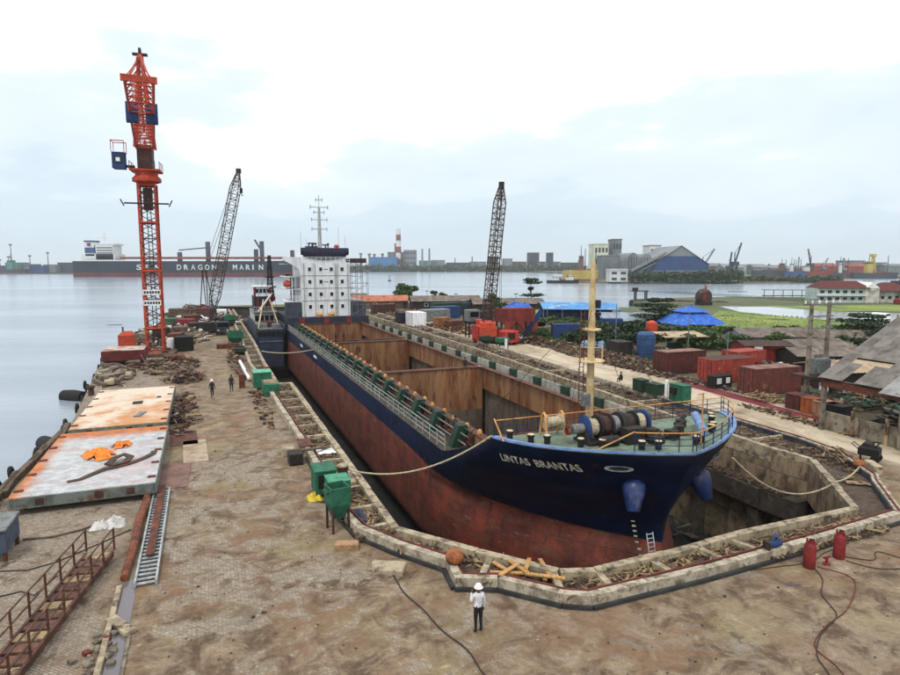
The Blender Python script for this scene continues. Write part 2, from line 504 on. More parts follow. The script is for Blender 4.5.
# quay, pier and repair yard: one sheet with the dock cut out (dock frame: x across, y along)
OUT_L = [(6.2, 188), (5.4, 107), (5.0, 84), (5.6, 69), (6.1, 42), (6.1, 31), (6.4, 28.6), (7.6, 26.3), (9.2, 23.9), (9.0, 22.3), (10.6, 21.6), (12.4, 19.6), (13.4, 19.05)]
OUT_R = [(19.2, 19.15), (25.5, 19.5), (33.0, 20.1), (36.4, 23.6), (37.4, 24.4), (39.9, 28.4), (40.5, 32), (40.6, 48), (42.2, 86), (42.4, 188)]
IN_L = [(7.7, 188), (7.5, 107), (7.1, 84), (7.1, 68.4), (8.5, 68.2), (8.4, 42), (8.35, 28), (11.0, 24.4), (13.4, 21.5), (14.8, 21.05)]
IN_R = [(18.5, 21.2), (23.7, 21.6), (31.3, 21.7), (36.5, 28.3), (36.2, 31), (36.6, 48), (38.0, 86), (38.4, 188)]
basin = [(5.8, 187.95), (5.0, 100), (6.5, 30), (9, 22), (14, 19.4), (33.2, 20.3), (40, 30), (42, 100), (42, 187.95)]
fill_poly('harbour_water', [(-4200, -120), (4200, -120), (4200, 2200), (-4200, 2200)], WZ, m_water, hole=[tuple(D(y, x)[:2]) for x, y in basin])
left_edge = [(-11.8, -40), (-11.8, 40), (-11.4, 51), (-10.8, 60), (-12.3, 80), (-13.6, 100), (-13.4, 112), (-11.4, 135), (-9.8, 160), (-9.8, 188)]
fill_poly('quay_ground', left_edge + OUT_L + OUT_R + [(52, 188), (64, 205), (78, 165), (140, 120), (140, -40)], 0.0, m_ground, rz=TH)
# quay wall down into the water along the pier
def wall_strip(name, path, z0, z1, m, thick=0.0):
    mb = MB()
    for (x0, y0), (x1, y1) in zip(path[:-1], path[1:]):
        mb.add([(x0, y0, z0), (x1, y1, z0), (x1, y1, z1), (x0, y0, z1)], [(0, 1, 2, 3)])
    o = mb.build(name, m, rz=TH); o['kind'] = 'structure'
    return o
wall_strip('quay_wall', left_edge + [(6.2, 188)], -6, -0.002, m_conc_d)
# land beyond the yard on the right
fill_poly('mud_bank', [(-80, 196), (-36, 214), (-17, 214), (7, 219), (31, 214), (46, 196), (57, 190), (72, 188), (80, 200), (66, 216), (66, 226), (72, 238), (100, 252), (141, 252), (170, 246), (181, 252), (420, 262), (420, 60), (70, 60), (20, 150), (-30, 190)], -0.03, m_mudbank)
wall_strip2 = [(-80, 196), (-36, 214), (-17, 214), (7, 219), (31, 214), (46, 196), (57, 190), (72, 188), (80, 200), (66, 216), (66, 226), (72, 238), (100, 252), (141, 252), (170, 246), (181, 252), (420, 262)]
mb = MB()
for (x0, y0), (x1, y1) in zip(wall_strip2[:-1], wall_strip2[1:]):
    mb.add([(x0, y0, -5), (x1, y1, -5), (x1, y1, -0.032), (x0, y0, -0.032)], [(0, 1, 2, 3)])
mb.build('shore_bank', m_conc_d)['kind'] = 'structure'
fill_poly('grass_field', [(52, 122), (62, 150), (76, 176), (82, 170), (87, 153), (93, 140), (96, 131), (150, 150), (220, 160), (220, 80), (62, 84), (50, 97)], 0.05, m_grass)
fill_poly('grass_verge', [(88, 196), (120, 199), (160, 204), (300, 215), (300, 198), (125, 172), (106, 176), (100, 194)], 0.05, m_grass)
fill_poly('grass_strip', [(8, 196), (28, 204), (34, 186), (30, 150), (22, 146), (12, 168)], 0.02, m_grass)
fill_poly('pond', [(84, 194), (99, 193), (106, 174), (122, 167), (300, 195), (300, 160), (110, 136), (95, 132), (92, 140), (86, 153), (80, 172)], 0.07, m_pond)

# ---------------------------------------------------------------- dock basin
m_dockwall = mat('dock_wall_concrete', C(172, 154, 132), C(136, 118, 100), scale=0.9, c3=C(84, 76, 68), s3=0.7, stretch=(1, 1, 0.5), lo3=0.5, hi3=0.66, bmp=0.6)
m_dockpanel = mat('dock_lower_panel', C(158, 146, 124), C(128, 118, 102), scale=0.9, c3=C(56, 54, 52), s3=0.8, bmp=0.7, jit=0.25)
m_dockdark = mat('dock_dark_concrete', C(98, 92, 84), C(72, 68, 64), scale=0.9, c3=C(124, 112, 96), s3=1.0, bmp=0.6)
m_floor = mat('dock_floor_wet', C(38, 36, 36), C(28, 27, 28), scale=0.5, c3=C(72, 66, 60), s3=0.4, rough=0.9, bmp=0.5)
ring = IN_L + IN_R
fill_poly('dock_floor', [(x, y) for x, y in ring], -8.0, m_floor, rz=TH)
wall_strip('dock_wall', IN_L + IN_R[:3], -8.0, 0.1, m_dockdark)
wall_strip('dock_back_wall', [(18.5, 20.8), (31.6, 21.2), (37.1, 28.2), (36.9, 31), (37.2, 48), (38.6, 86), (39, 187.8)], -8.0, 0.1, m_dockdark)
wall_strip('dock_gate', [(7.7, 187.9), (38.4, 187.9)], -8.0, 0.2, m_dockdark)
rw = dock('dock_side_wall', None, None, 0, 0); rw['kind'] = 'structure'
wp = [(31.3, 21.7), (36.5, 28.3), (36.2, 31.0), (36.6, 48), (38.0, 86), (38.4, 187)]
def along(path, step):
    out = []
    for (a, b) in zip(path[:-1], path[1:]):
        L = math.hypot(b[0] - a[0], b[1] - a[1]); n = max(1, round(L / step))
        for i in range(n):
            out.append(((a[0] + (b[0] - a[0]) * i / n, a[1] + (b[1] - a[1]) * i / n), (a[0] + (b[0] - a[0]) * (i + 1) / n, a[1] + (b[1] - a[1]) * (i + 1) / n)))
    return out
def slab(a, b, z0, z1, d0, d1, gap=0.03):       # panel along a->b, dock side at offset d0, back at d1 (offset to the right of travel is positive)
    dx, dy = b[0] - a[0], b[1] - a[1]; L = math.hypot(dx, dy); dx /= L; dy /= L
    nx, ny = dy, -dx
    p = [(a[0] + dx * gap + nx * d0, a[1] + dy * gap + ny * d0), (b[0] - dx * gap + nx * d0, b[1] - dy * gap + ny * d0),
         (b[0] - dx * gap + nx * d1, b[1] - dy * gap + ny * d1), (a[0] + dx * gap + nx * d1, a[1] + dy * gap + ny * d1)]
    return MB().prism(p, z0, z1)
for seg in along(wp[:4], 3.4):
    for (z0, z1) in ((-1.02, 0.12), (-2.3, -1.06)):
        slab(*seg, z0, z1, -U(0.0, 0.04), 0.3, 0.02).build('wall_panel', m_dockwall, rw)
slab((36.6, 48), (38.0, 86), -2.3, 0.12, 0, 0.3).build('wall_panel', m_dockwall, rw)
slab((38.0, 86), (38.4, 187), -2.3, 0.12, 0, 0.3).build('wall_panel', m_dockwall, rw)
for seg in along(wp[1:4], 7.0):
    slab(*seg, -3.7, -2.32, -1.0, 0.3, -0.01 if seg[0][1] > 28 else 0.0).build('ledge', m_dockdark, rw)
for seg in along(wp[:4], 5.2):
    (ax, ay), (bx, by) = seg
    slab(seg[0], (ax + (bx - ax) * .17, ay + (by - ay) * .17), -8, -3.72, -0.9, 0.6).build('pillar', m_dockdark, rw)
    for k in range(2):
        f0, f1 = .17 + .415 * k, .17 + .415 * (k + 1)
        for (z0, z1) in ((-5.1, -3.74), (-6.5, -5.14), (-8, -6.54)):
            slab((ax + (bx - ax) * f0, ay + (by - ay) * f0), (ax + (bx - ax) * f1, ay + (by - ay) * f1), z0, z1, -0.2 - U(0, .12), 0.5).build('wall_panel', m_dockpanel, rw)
pm_ = MB(); pm_.lathe([(0.42, 0), (0.42, 0.5), (0.30, 0.5), (0.28, 0.05), (0, 0.05)], (0, 0, 0), 16, 'X')
o = pm_.build('outlet_pipe', m_conc_d, rw, True, (35.0, 36.6, -2.95)); o.rotation_euler = (0, 0, PI)
# rubble lying on the ledge
mb = MB()
for i in range(240):
    k = U(0, 1) ** 1.3
    mb.bc((35.4 + U(0, .9), 29.5 + k * 18, -2.28 + U(0, .12)), (U(.08, .4), U(.08, .5), U(.05, .2)), U(0, 3), U(-.4, .4))
tag(mb.build('ledge_rubble', m_dirt, None, False, (0, 0, 0), TH), 'loose rubble and silt lying along the dock wall ledge', 'rubble', kind='stuff')
mb = MB()
for i in range(420):
    mb.bc((U(9, 13.5) if i % 2 else U(24, 36), U(22, 70), -7.95 + U(0, .15)), (U(.2, 1.1), U(.2, 1.4), U(.1, .5)), U(0, 3), U(-.3, .3))
tag(mb.build('dock_floor_debris', m_dockdark, None, False, (0, 0, 0), TH), 'dark blocks and debris strewn over the wet dock floor', 'debris', kind='stuff')

# ---------------------------------------------------------------- double kerb round the dock with its filled trench
trench = IN_L + IN_R + OUT_R[::-1] + OUT_L[::-1]
fill_poly('trench_fill', trench, 0.14, m_dirt, rz=TH)
mb = MB()
for i in range(1100):      # grit, pebbles and chips lying on the apron and pier
    s, t = (U(9, 30), U(-6, 40)) if i % 3 else (U(24, 70), U(-3, 5.6))
    if t > 5.4 and s > 18.6: continue
    r_ = U(.012, .04) * (1.8 if U(0, 1) > .93 else 1)
    mb.m = 1 if U(0, 1) < .3 else 0
    mb.bc((t, s, r_ * .4), (r_ * U(1, 2.2), r_ * 1.6, r_), U(0, 3), U(-.4, .4))
tag(mb.build('ground_grit', [m_dirt, m_conc], None, False, (0, 0, 0), TH), 'pebbles and chips scattered over the paved apron', 'grit', kind='stuff')
kerb_in = dock('dock_coping', None, None, 0, 0); kerb_in['kind'] = 'structure'
kerb_out = dock('dock_kerb', None, None, 0, 0); kerb_out['kind'] = 'structure'
def kerb_run(path, step, w0, w1, z0, z1, name, m, par, j=0.022, far=None):
    for seg in along(path, step):
        L = math.hypot(seg[1][0] - seg[0][0], seg[1][1] - seg[0][1])
        dz = U(-j, j)
        b_ = slab(*seg, z0, z1 + dz, w0 + U(-j, j), w1 + U(-j, j), U(0.003, 0.018))
        b_.build(name, m, par)
# travelling down the left side and then up the right side the dock lies on the left of travel
inner = IN_L + IN_R
kerb_run([p for p in inner if True], 2.6, -0.02, 0.38, -0.5, 0.50, 'coping_stone', m_conc, kerb_in)
kerb_run(OUT_L + OUT_R[:3], 2.4, -0.36, 0.0, -0.3, 0.52, 'kerb_stone', m_kerb, kerb_out)
kerb_run(OUT_R[2:], 2.6, -0.40, 0.0, -0.3, 0.58, 'kerb_stone', m_kerb, kerb_out)
# battered dark skirt at the foot of the outer kerb in front, navy painted inner face on the right
for seg in along(OUT_L[4:] + OUT_R[:3], 2.9):
    slab(*seg, -0.2, 0.16, 0.02, 0.16, 0.0).build('rubber_strip', m_kerbdark, kerb_out)
for seg in along(OUT_R[2:8], 2.9):
    slab(*seg, 0.0, 0.5, -0.46, -0.425, 0.0).build('painted_face', m_navyface, kerb_out)
# cross beams
def lerp_path(path, d):
    for a, b in zip(path[:-1], path[1:]):
        L = math.hypot(b[0] - a[0], b[1] - a[1])
        if d <= L:
            return (a[0] + (b[0] - a[0]) * d / L, a[1] + (b[1] - a[1]) * d / L), (b[0] - a[0], b[1] - a[1])
        d -= L
    return path[-1], (1, 0)
beams = [((8.4, y), (6.1, y - 0.1)) for y in (28.8, 31.4, 34.5, 37.2, 40.0, 43.0, 46.3, 49.6, 53, 56.5, 60, 64, 68)]
beams += [((7.2, y), (5.2, y)) for y in range(72, 184, 5)]
beams += [((11.4, 23.9), (10.2, 22.3)), ((13.2, 21.7), (12.6, 20.0)), ((14.9, 21.1), (14.6, 19.2)), ((17.6, 21.2), (17.8, 19.3)), ((20.4, 21.3), (20.7, 19.4)), ((22.4, 21.5), (22.9, 19.4))]
beams += [((36.9, y), (40.5, y)) for y in (33.5, 40, 47)] + [((37.5, y), (42, y)) for y in range(56, 180, 9)]
for a, b in beams:
    slab(a, b, 0.0, 0.42, -0.14, 0.14, 0.2).build('cross_beam', m_conc, kerb_out)
# rubble, sticks and stones in the trench
mb = MB()
def in_band(k):
    i = U(0, 1)
    return i
for i in range(5200):
    r_ = U(0, 1)
    if r_ < .5:
        y = 28 + 60 * U(0, 1) ** 1.4; x = U(6.3, 8.2)
        if y > 68: x = U(5.2, 7.0)
    elif r_ < .75:
        x = U(13.6, 31); y = U(19.4, 21.0)
    elif r_ < .8:
        k = U(0, 1); x = 8.2 + 5.2 * k + U(-.6, .9); y = 26.5 - 5.6 * k + U(-.5, .5)
        if x + y < 32.6 or x + y > 35.6: continue
    else:
        y = 26 + 60 * U(0, 1) ** 1.4; x = U(37.2, 39.8)
    mb.m = 1 if U(0, 1) < .3 else 0
    if mb.m:
        mb.bc((x, y, .2 + U(0, .08)), (U(.03, .07), U(.25, .9), .04), U(0, 3.1), U(-.12, .12))
    else:
        mb.bc((x, y, .16 + U(0, .06)), (U(.05, .22), U(.05, .22), U(.04, .16)), U(0, 3.1), U(-.5, .5))
tag(mb.build('trench_rubble', [m_dirt, m_stick], None, False, (0, 0, 0), TH), 'stones, sticks and rubbish filling the trench round the dock', 'rubble', kind='stuff')
# ================================================================ the cargo ship in the dock
TC = 22.2
def ipol(tab, z):
    if z <= tab[0][0]: return tab[0][1]
    for (a, b), (c, d) in zip(tab[:-1], tab[1:]):
        if z <= c:
            k = (z - a) / (c - a); k = k * k * (3 - 2 * k) * 0.5 + k * 0.5
            return b + (d - b) * k
    return tab[-1][1]
STEM = [(-7.6, 28.0), (-6.6, 25.4), (-5.2, 24.0), (-3.4, 23.9), (-2.4, 24.4), (-1.6, 24.9), (-0.6, 24.9), (0.4, 24.5), (1.6, 23.8), (4.2, 22.65), (5.4, 22.3)]
def stem(z): return ipol(STEM, z)
def hb(s, z):
    B = 8.1
    if z < -5.6:
        B = 6.1 + math.sqrt(max(0.0, 4.0 - (-5.6 - z) ** 2))
    a = 1 - (1 - min(1.0, max(0.0, (z + 1.6) / 5.8))) ** 1.7
    L, e, p = 18 - 11 * a, 0.98 - 0.18 * a, 2.1 - 0.4 * a
    x = (s - stem(z)) / L
    if x <= 0: return 0.0
    f = 1.0 if x >= 1 else (1 - (1 - x) ** p) ** e
    if s > 124:
        y = (s - 124) / 20.0
        f *= math.sqrt(max(0.02, 1 - (y * (0.95 if z < 0 else 0.75)) ** 2))
    return B * f
def ztop(s):
    if s < 29.3: return 4.2
    if s < 37: 
        k = (s - 29.3) / 7.7
        return 4.2 + (1.05 - 4.2) * (k ** 0.8)
    return 1.05
ship = dock('cargo_ship', 'blue and rust-red cargo ship with open holds standing in the dry dock', 'ship', 80, TC, -7.6)
def fair(x, y, z):            # fair the forebody: bow drawn 0.7 m aft, forecastle 0.25 m lower
    if y < 37:
        k = (37 - y) / 14.4
        y += .7 * k
        if z > 1.05: z -= .25 * min(1.0, (z - 1.05) / 3.1) * min(1.0, k * 2)
    return (x, y, z)
def SB(mb, name, m, parent=None, smooth=False):       # a ship part given in dock coordinates (t, s, z)
    par = ship if parent is None else parent
    mb.v = [(x - TC, y - 80, z + 7.6) for (x, y, z) in (fair(*p) for p in mb.v)]
    return mb.build(name, m, par, smooth)
def hull_material():
    m, t, b = nodes_of('ship_hull_paint')
    tc = mk(t, 'ShaderNodeTexCoord'); v = tc.outputs['Object']
    sep = mk(t, 'ShaderNodeSeparateXYZ'); t.links.new(v, sep.inputs[0])
    Y, Z = sep.outputs['Y'], sep.outputs['Z']
    n1 = nz(t, v, 0.5, 9, 0.7); n2 = nz(t, vmap(t, v, (1, 0.18, 1.2)), 1.3, 9, 0.72, 0.3); n3 = nz(t, vmap(t, v, (1, 1, 0.15)), 1.8, 8, 0.7)
    blue = mix(t, ramp(t, n1, 0.4, 0.66), C(10, 34, 64), C(22, 48, 82))
    midship = ramp(t, Y, -44, -30)                                 # chalky worn paint on the parallel body
    blue = mix(t, mth(t, 'MULTIPLY', midship, ramp(t, n2, 0.38, 0.6, 0.15, 0.8)), blue, C(56, 74, 110))
    blue = mix(t, mth(t, 'MULTIPLY', ramp(t, n3, 0.58, 0.69), 0.5), blue, C(104, 78, 68))
    red = mix(t, ramp(t, n1, 0.36, 0.62), C(152, 84, 66), C(112, 64, 54))
    red = mix(t, ramp(t, n2, 0.48, 0.64), red, C(134, 96, 78))
    red = mix(t, mth(t, 'MULTIPLY', ramp(t, n3, 0.54, 0.66), 0.8), red, C(84, 54, 56))
    red = mix(t, mth(t, 'MULTIPLY', ramp(t, nz(t, vmap(t, v, (1, 0.35, 2.4)), 1.5, 9, 0.75, 0.8), 0.60, 0.67), 0.6), red, C(188, 154, 138))
    grey = ramp(t, mth(t, 'ADD', Z, mth(t, 'MULTIPLY', n1, 3.0)), 1.6, 4.0, 1.0, 0.0)
    red = mix(t, mth(t, 'MULTIPLY', grey, 0.5), red, C(104, 94, 90))
    zz = mth(t, 'ADD', Z, mth(t, 'MULTIPLY', mth(t, 'SUBTRACT', n2, 0.5), 0.10))
    zz = mth(t, 'ADD', zz, ramp(t, Y, -56, -33, 1.0, 0.0))       # the paint line dips towards the bow
    c = mix(t, ramp(t, zz, 6.98, 7.03), red, blue)
    # plate seams
    br = mk(t, 'ShaderNodeTexBrick'); cm = mk(t, 'ShaderNodeCombineXYZ'); t.links.new(Y, cm.inputs[0]); t.links.new(Z, cm.inputs[1]); t.links.new(cm.outputs[0], br.inputs['Vector'])
    br.inputs['Brick Width'].default_value = 6.2; br.inputs['Row Height'].default_value = 1.75; br.inputs['Scale'].default_value = 1; br.inputs['Mortar Size'].default_value = 0.03
    br.inputs['Mortar Smooth'].default_value = 1.0
    c = mix(t, mth(t, 'MULTIPLY', br.outputs['Fac'], 0.5), c, C(40, 30, 34))
    c = mix(t, 1.0, c, ramp(t, nz(t, v, 7.0, 5, 0.7), 0.2, 0.8, 0.8, 1.2), 'MULTIPLY')
    t.links.new(c, b.inputs['Base Color'])
    t.links.new(ramp(t, zz, 6.9, 7.1, 0.75, 0.42), b.inputs['Roughness'])
    h = mth(t, 'ADD', mth(t, 'MULTIPLY', nz(t, v, 0.55, 4, 0.5), 1.0), mth(t, 'ADD', mth(t, 'MULTIPLY', nz(t, v, 9, 4, 0.6), 0.08), mth(t, 'MULTIPLY', br.outputs['Fac'], -0.08)))
    bump(t, b, h, 0.6, 0.16)
    return m
m_hull = hull_material()
m_deckgreen = mat('deck_green', C(138, 156, 140), C(112, 128, 112), scale=1.1, c3=C(132, 104, 82), s3=1.3, lo3=0.56, hi3=0.68)
m_deckdk = mat('deck_dark', C(98, 92, 84), C(80, 72, 64), scale=1.0, c3=C(116, 78, 56), s3=0.8)
m_lip = mat('deck_edge_paint', C(146, 172, 212), C(120, 148, 190), scale=1.4, c3=C(140, 128, 124), s3=2, lo3=0.6, hi3=0.7)
m_railblue = mat('rail_navy', C(40, 66, 112), C(34, 52, 86), scale=3)
m_hold = mat('hold_rust', C(168, 134, 100), C(142, 94, 62), scale=0.8, c3=C(92, 54, 40), s3=1.1, lo3=0.5, hi3=0.66, stretch=(1, 1, 0.22), bmp=0.4, jit=0.14)
m_holdgrey = mat('hold_lower_grey', C(132, 124, 114), C(108, 96, 84), scale=0.8, c3=C(100, 66, 48), s3=1.3, lo3=0.5, hi3=0.64, stretch=(1, 1, 0.25), bmp=0.4, jit=0.12)
m_holddark = mat('hold_floor', C(82, 74, 68), C(62, 54, 50), scale=0.5, c3=C(104, 70, 52), s3=0.4)
m_coamwhite = mat('coaming_white', C(196, 196, 188), C(160, 158, 148), scale=1.2, c3=C(134, 98, 72), s3=1.0, lo3=0.56, hi3=0.68)

NU, NV = 96, 44
def hull_mesh():
    mb = MB(); rows = []
    for j in range(NV + 1):
        v = j / NV; ring = []
        for i in range(NU + 1):
            u = i / NU; g_ = u ** 1.9
            sn = 22.6 + 121.0 * g_
            # follow the height of the top edge at that station
            z = -7.6 + (ztop(sn) + 7.6) * (v ** 0.92)
            for _ in range(4):
                s0 = stem(z); s = s0 + (143.6 - s0) * g_
                z = -7.6 + (ztop(s) + 7.6) * (v ** 0.92)
            ring.append((s, hb(s, z) if i else 0.0, z))
        rows.append(ring)
    for side in (-1, 1):
        o = len(mb.v)
        vs = [(TC + side * h, s, z) for r_ in rows for (s, h, z) in r_]
        fs = []
        W_ = NU + 1
        for j in range(NV):
            for i in range(NU):
                q = (j * W_ + i, j * W_ + i + 1, (j + 1) * W_ + i + 1, (j + 1) * W_ + i)
                fs.append(q if side > 0 else q[::-1])
        mb.add(vs, fs)
    # bottom and transom
    b0 = rows[0]
    for i in range(NU):
        (s, h, z), (s2, h2, z2) = b0[i], b0[i + 1]
        mb.add([(TC - h, s, z), (TC + h, s, z), (TC + h2, s2, z2), (TC - h2, s2, z2)], [(3, 2, 1, 0)])
    for j in range(NV):
        (s, h, z), (s2, h2, z2) = rows[j][NU], rows[j + 1][NU]
        mb.add([(TC - h, s, z), (TC + h, s, z), (TC + h2, s2, z2), (TC - h2, s2, z2)], [(0, 1, 2, 3)])
    return mb, rows
hm, hrows = hull_mesh()
hull = SB(hm, 'hull', m_hull, None, True)
# outline of the forecastle deck
def outline(z, s_end, n=28, inset=0.0):
    s0 = stem(z); pts = []
    for i in range(n + 1):
        s = s0 + (s_end - s0) * (i / n) ** 1.8
        pts.append((max(0.0, hb(s, z) - inset), s))
    return pts
FO = outline(4.3, 29.3, 24, 0.05)
poly = [(TC - h, s) for h, s in FO[::-1]] + [(TC + h, s) for h, s in FO[1:]]
mb = MB(); mb.prism(poly, 4.08, 4.16); SB(mb, 'forecastle_deck', m_deckgreen)
mb = MB(); h0, h1 = hb(29.3, .95) - .08, hb(29.3, 4.2) - .08
mb.add([(TC - h0, 29.25, .96), (TC + h0, 29.25, .96), (TC + h1, 29.25, 4.2), (TC - h1, 29.25, 4.2), (TC - h0, 29.4, .96), (TC + h0, 29.4, .96), (TC + h1, 29.4, 4.2), (TC - h1, 29.4, 4.2)],
       [(0, 1, 2, 3), (7, 6, 5, 4), (0, 4, 5, 1), (1, 5, 6, 2), (2, 6, 7, 3), (3, 7, 4, 0)]); SB(mb, 'forecastle_bulkhead', m_rust)
# pale blue waterway lip round the bow
mb = MB()
F1 = outline(4.35, 29.3, 30, -0.03); F0 = outline(4.35, 29.3, 30, 0.42)
for side in (-1, 1):
    for (a, b, c, d) in zip(F1[:-1], F1[1:], F0[:-1], F0[1:]):
        q = [(TC + side * a[0], a[1], ztop(a[1]) + .07), (TC + side * b[0], b[1], ztop(b[1]) + .07), (TC + side * d[0], d[1], 4.22), (TC + side * c[0], c[1], 4.22)]
        mb.add(q, [(0, 1, 2, 3)])
        p = [(TC + side * a[0], a[1], ztop(a[1]) + .07), (TC + side * b[0], b[1], ztop(b[1]) + .07), (TC + side * b[0], b[1], ztop(b[1]) - .05), (TC + side * a[0], a[1], ztop(a[1]) - .05)]
        mb.add(p, [(0, 1, 2, 3)])
SB(mb, 'deck_edge', m_lip)
# main deck round the holds
HOLDS = [(35.2, 61.4), (62.2, 87.6), (90.6, 117.4)]
CP, CS = 16.5, 28.0
mb = MB()
fd = [(hb(x, .85) - .06, x) for x in (29.4, 30.5, 32, 33.5, 35.2)]
mb.prism([(TC - h, x) for h, x in fd] + [(TC + h, x) for h, x in fd[::-1]], 0.86, 0.95)
mb.box(TC - 7.98, CP - .05, 35.2, 121, 0.86, 0.95); mb.box(CS + .05, TC + 8.0, 35.2, 121, 0.86, 0.95)
mb.box(TC - 7.8, TC + 7.8, 117.5, 140, 0.86, 0.952)
SB(mb, 'main_deck', m_deckdk)
mb = MB(); mb.box(CP, CS, 87.65, 90.55, 1.6, 1.85); SB(mb, 'cross_deck', m_deckdk)
mb = MB(); mb.box(CP, CS, 61.42, 62.18, 1.7, 2.06); SB(mb, 'cross_deck', m_coamwhite)
for (a, b) in HOLDS:
    mb = MB(); mb.box(CP - .6, CS + .6, a - .2, b + .2, -6.75, -6.6); SB(mb, 'hold_floor', m_holddark)
    n = round((b - a) / 3.3)
    for i in range(n):
        y0, y1 = a + (b - a) * i / n, a + (b - a) * (i + 1) / n
        for side, x in ((-1, CP), (1, CS)):
            mb = MB(); w_ = .25 * side
            mb.box(min(x, x + w_), max(x, x + w_), y0 + .012, y1 - .012, -0.35, 2.0 + U(-.015, .015)); SB(mb, 'coaming_plate', m_hold)
            mb = MB(); x2 = x + .35 * side
            mb.box(min(x2, x2 + w_), max(x2, x2 + w_), y0 + .01, y1 - .01, -6.6, -0.36); SB(mb, 'hold_side_plate', m_holdgrey)
    nx = 4
    for (y, face) in ((a, 1), (b, -1)):
        for i in range(nx):
            x0, x1 = CP + (CS - CP) * i / nx, CP + (CS - CP) * (i + 1) / nx
            y2 = y - .22 * face
            mb = MB(); mb.box(x0 + .01, x1 - .01, min(y, y2), max(y, y2), -2.6, 1.98); SB(mb, 'bulkhead_plate', m_hold)
            mb = MB(); mb.box(x0 + .01, x1 - .01, min(y + .05 * face, y2), max(y + .05 * face, y2), -6.6, -2.62); SB(mb, 'bulkhead_plate', m_holdgrey)
    # top flange
    mb = MB()
    for x in (CP, CS):
        mb.box(x - .3, x + .3, a, b, 2.03, 2.09)
    mb.box(CP + .3, CS - .3, a - .3, a + .12, 2.03, 2.09); mb.box(CP + .3, CS - .3, b - .12, b + .3, 2.03, 2.09)
    SB(mb, 'coaming_flange', m_rust)
# coaming stays: green brackets down the port side, smaller ones to starboard
def stay_mesh():
    mb = MB()
    prof = [(-1.5, 0.0), (-1.05, 0.0), (-0.32, 1.12), (-0.32, 1.45), (-0.95, 1.45)]
    n = len(prof)
    vs = [(x, -.4, z) for x, z in prof] + [(x, .4, z) for x, z in prof]
    fs = [tuple(range(n)), tuple(range(2 * n - 1, n - 1, -1))] + [(i, n + i, n + (i + 1) % n, (i + 1) % n) for i in range(n)]
    mb.add(vs, fs)
    return mb.mesh('coaming_stay', m_dgreen)
me = stay_mesh()
y = 38.2
ys = []
while y < 118:
    inst(me, 'coaming_stay', ship, (CP - TC, y - 80, 0.95 + 7.6)); ys.append(y); y += 4.35
meS = MB().box(0.28, 0.7, -.55, .55, 0.0, 1.0).mesh('coaming_stay', m_dgreen)
y = 37.5
while y < 118:
    inst(meS, 'coaming_stay', ship, (TC + 7.3 - TC, y - 80, 1.25 + 7.6)); y += 5.1
mb = MB(); mb.box(TC + 7.92, TC + 8.06, 36.8, 120, 1.0, 2.15); SB(mb, 'starboard_bulwark', m_coamwhite)
mb = MB(); mb.box(CS + .3, CS + .5, 36, 117.4, 0.95, 1.7); SB(mb, 'coaming_side', m_coamwhite)
# pipes and rails that run through the stays
for k, (dx, z, r_, m) in enumerate(((-1.0, 1.45, .05, m_steel), (-.85, 1.95, .05, m_steel), (-.6, 2.25, .06, m_dgreen), (-.33, 1.2, .08, m_rust))):
    mb = MB(); mb.cyl((CP + dx, 36.5, z), (CP + dx, 118, z), r_, n=6); SB(mb, 'deck_pipe', m)
me = MB().box(-.42, -.28, 0, .1, .95, 2.03).mesh('coaming_rib', m_deckdk)
for i in range(70):       # small uprights of the coaming face
    inst(me, 'coaming_rib', ship, (CP - TC, 36.8 + i * 1.15 - 80, 7.6))
for i in range(36):
    mb = MB(); yy = 36.4 + i * 2.25 + U(-.2, .2)
    mb.lathe([(.16, 0), (.18, .15), (.1, .3), (0, .32)], (CP - .05 + U(-.1, .1), yy, 2.09), 8); SB(mb, 'hatch_cleat', m_orail, None, True)
# port rail along the deck edge
def rail_section(pts, h, bars, r_, m_post, m_top=None, name='railing', step=1.5, mid=None):
    mb = MB()
    for i, p in enumerate(pts):
        mb.cyl(p, (p[0], p[1], p[2] + h), r_ * 1.2, n=5)
    mb.m = 0
    for k in range(1, bars + 1):
        if k == bars: mb.m = 1
        for a, b in zip(pts[:-1], pts[1:]):
            z = h * k / bars
            mb.cyl((a[0], a[1], a[2] + z), (b[0], b[1], b[2] + z), r_ * (1.3 if k == bars else 1), n=5, cap=False)
    return mb, [m_post, m_top or m_post]
m_rail = mat('rail_grey', C(190, 196, 190), C(150, 156, 150), scale=4, c3=C(130, 96, 74), s3=4, lo3=0.6, hi3=0.7)
yy = 37.2
while yy < 117:
    y1 = min(yy + 7.5, 118)
    pts = [(TC - 7.9, yy + (y1 - yy) * k / 5, 1.05) for k in range(6)]
    mb, mm = rail_section(pts, 1.0, 3, .028, m_rail)
    SB(mb, 'railing', mm); yy = y1
yy = 37.2
# load line plates on the side
for (s, l) in ((86, 2.4), (99, 2.4)):
    mb = MB(); mb.box(TC - 8.125, TC - 8.115, s, s + l, .15, .5); SB(mb, 'white_draught_patch', m_white)
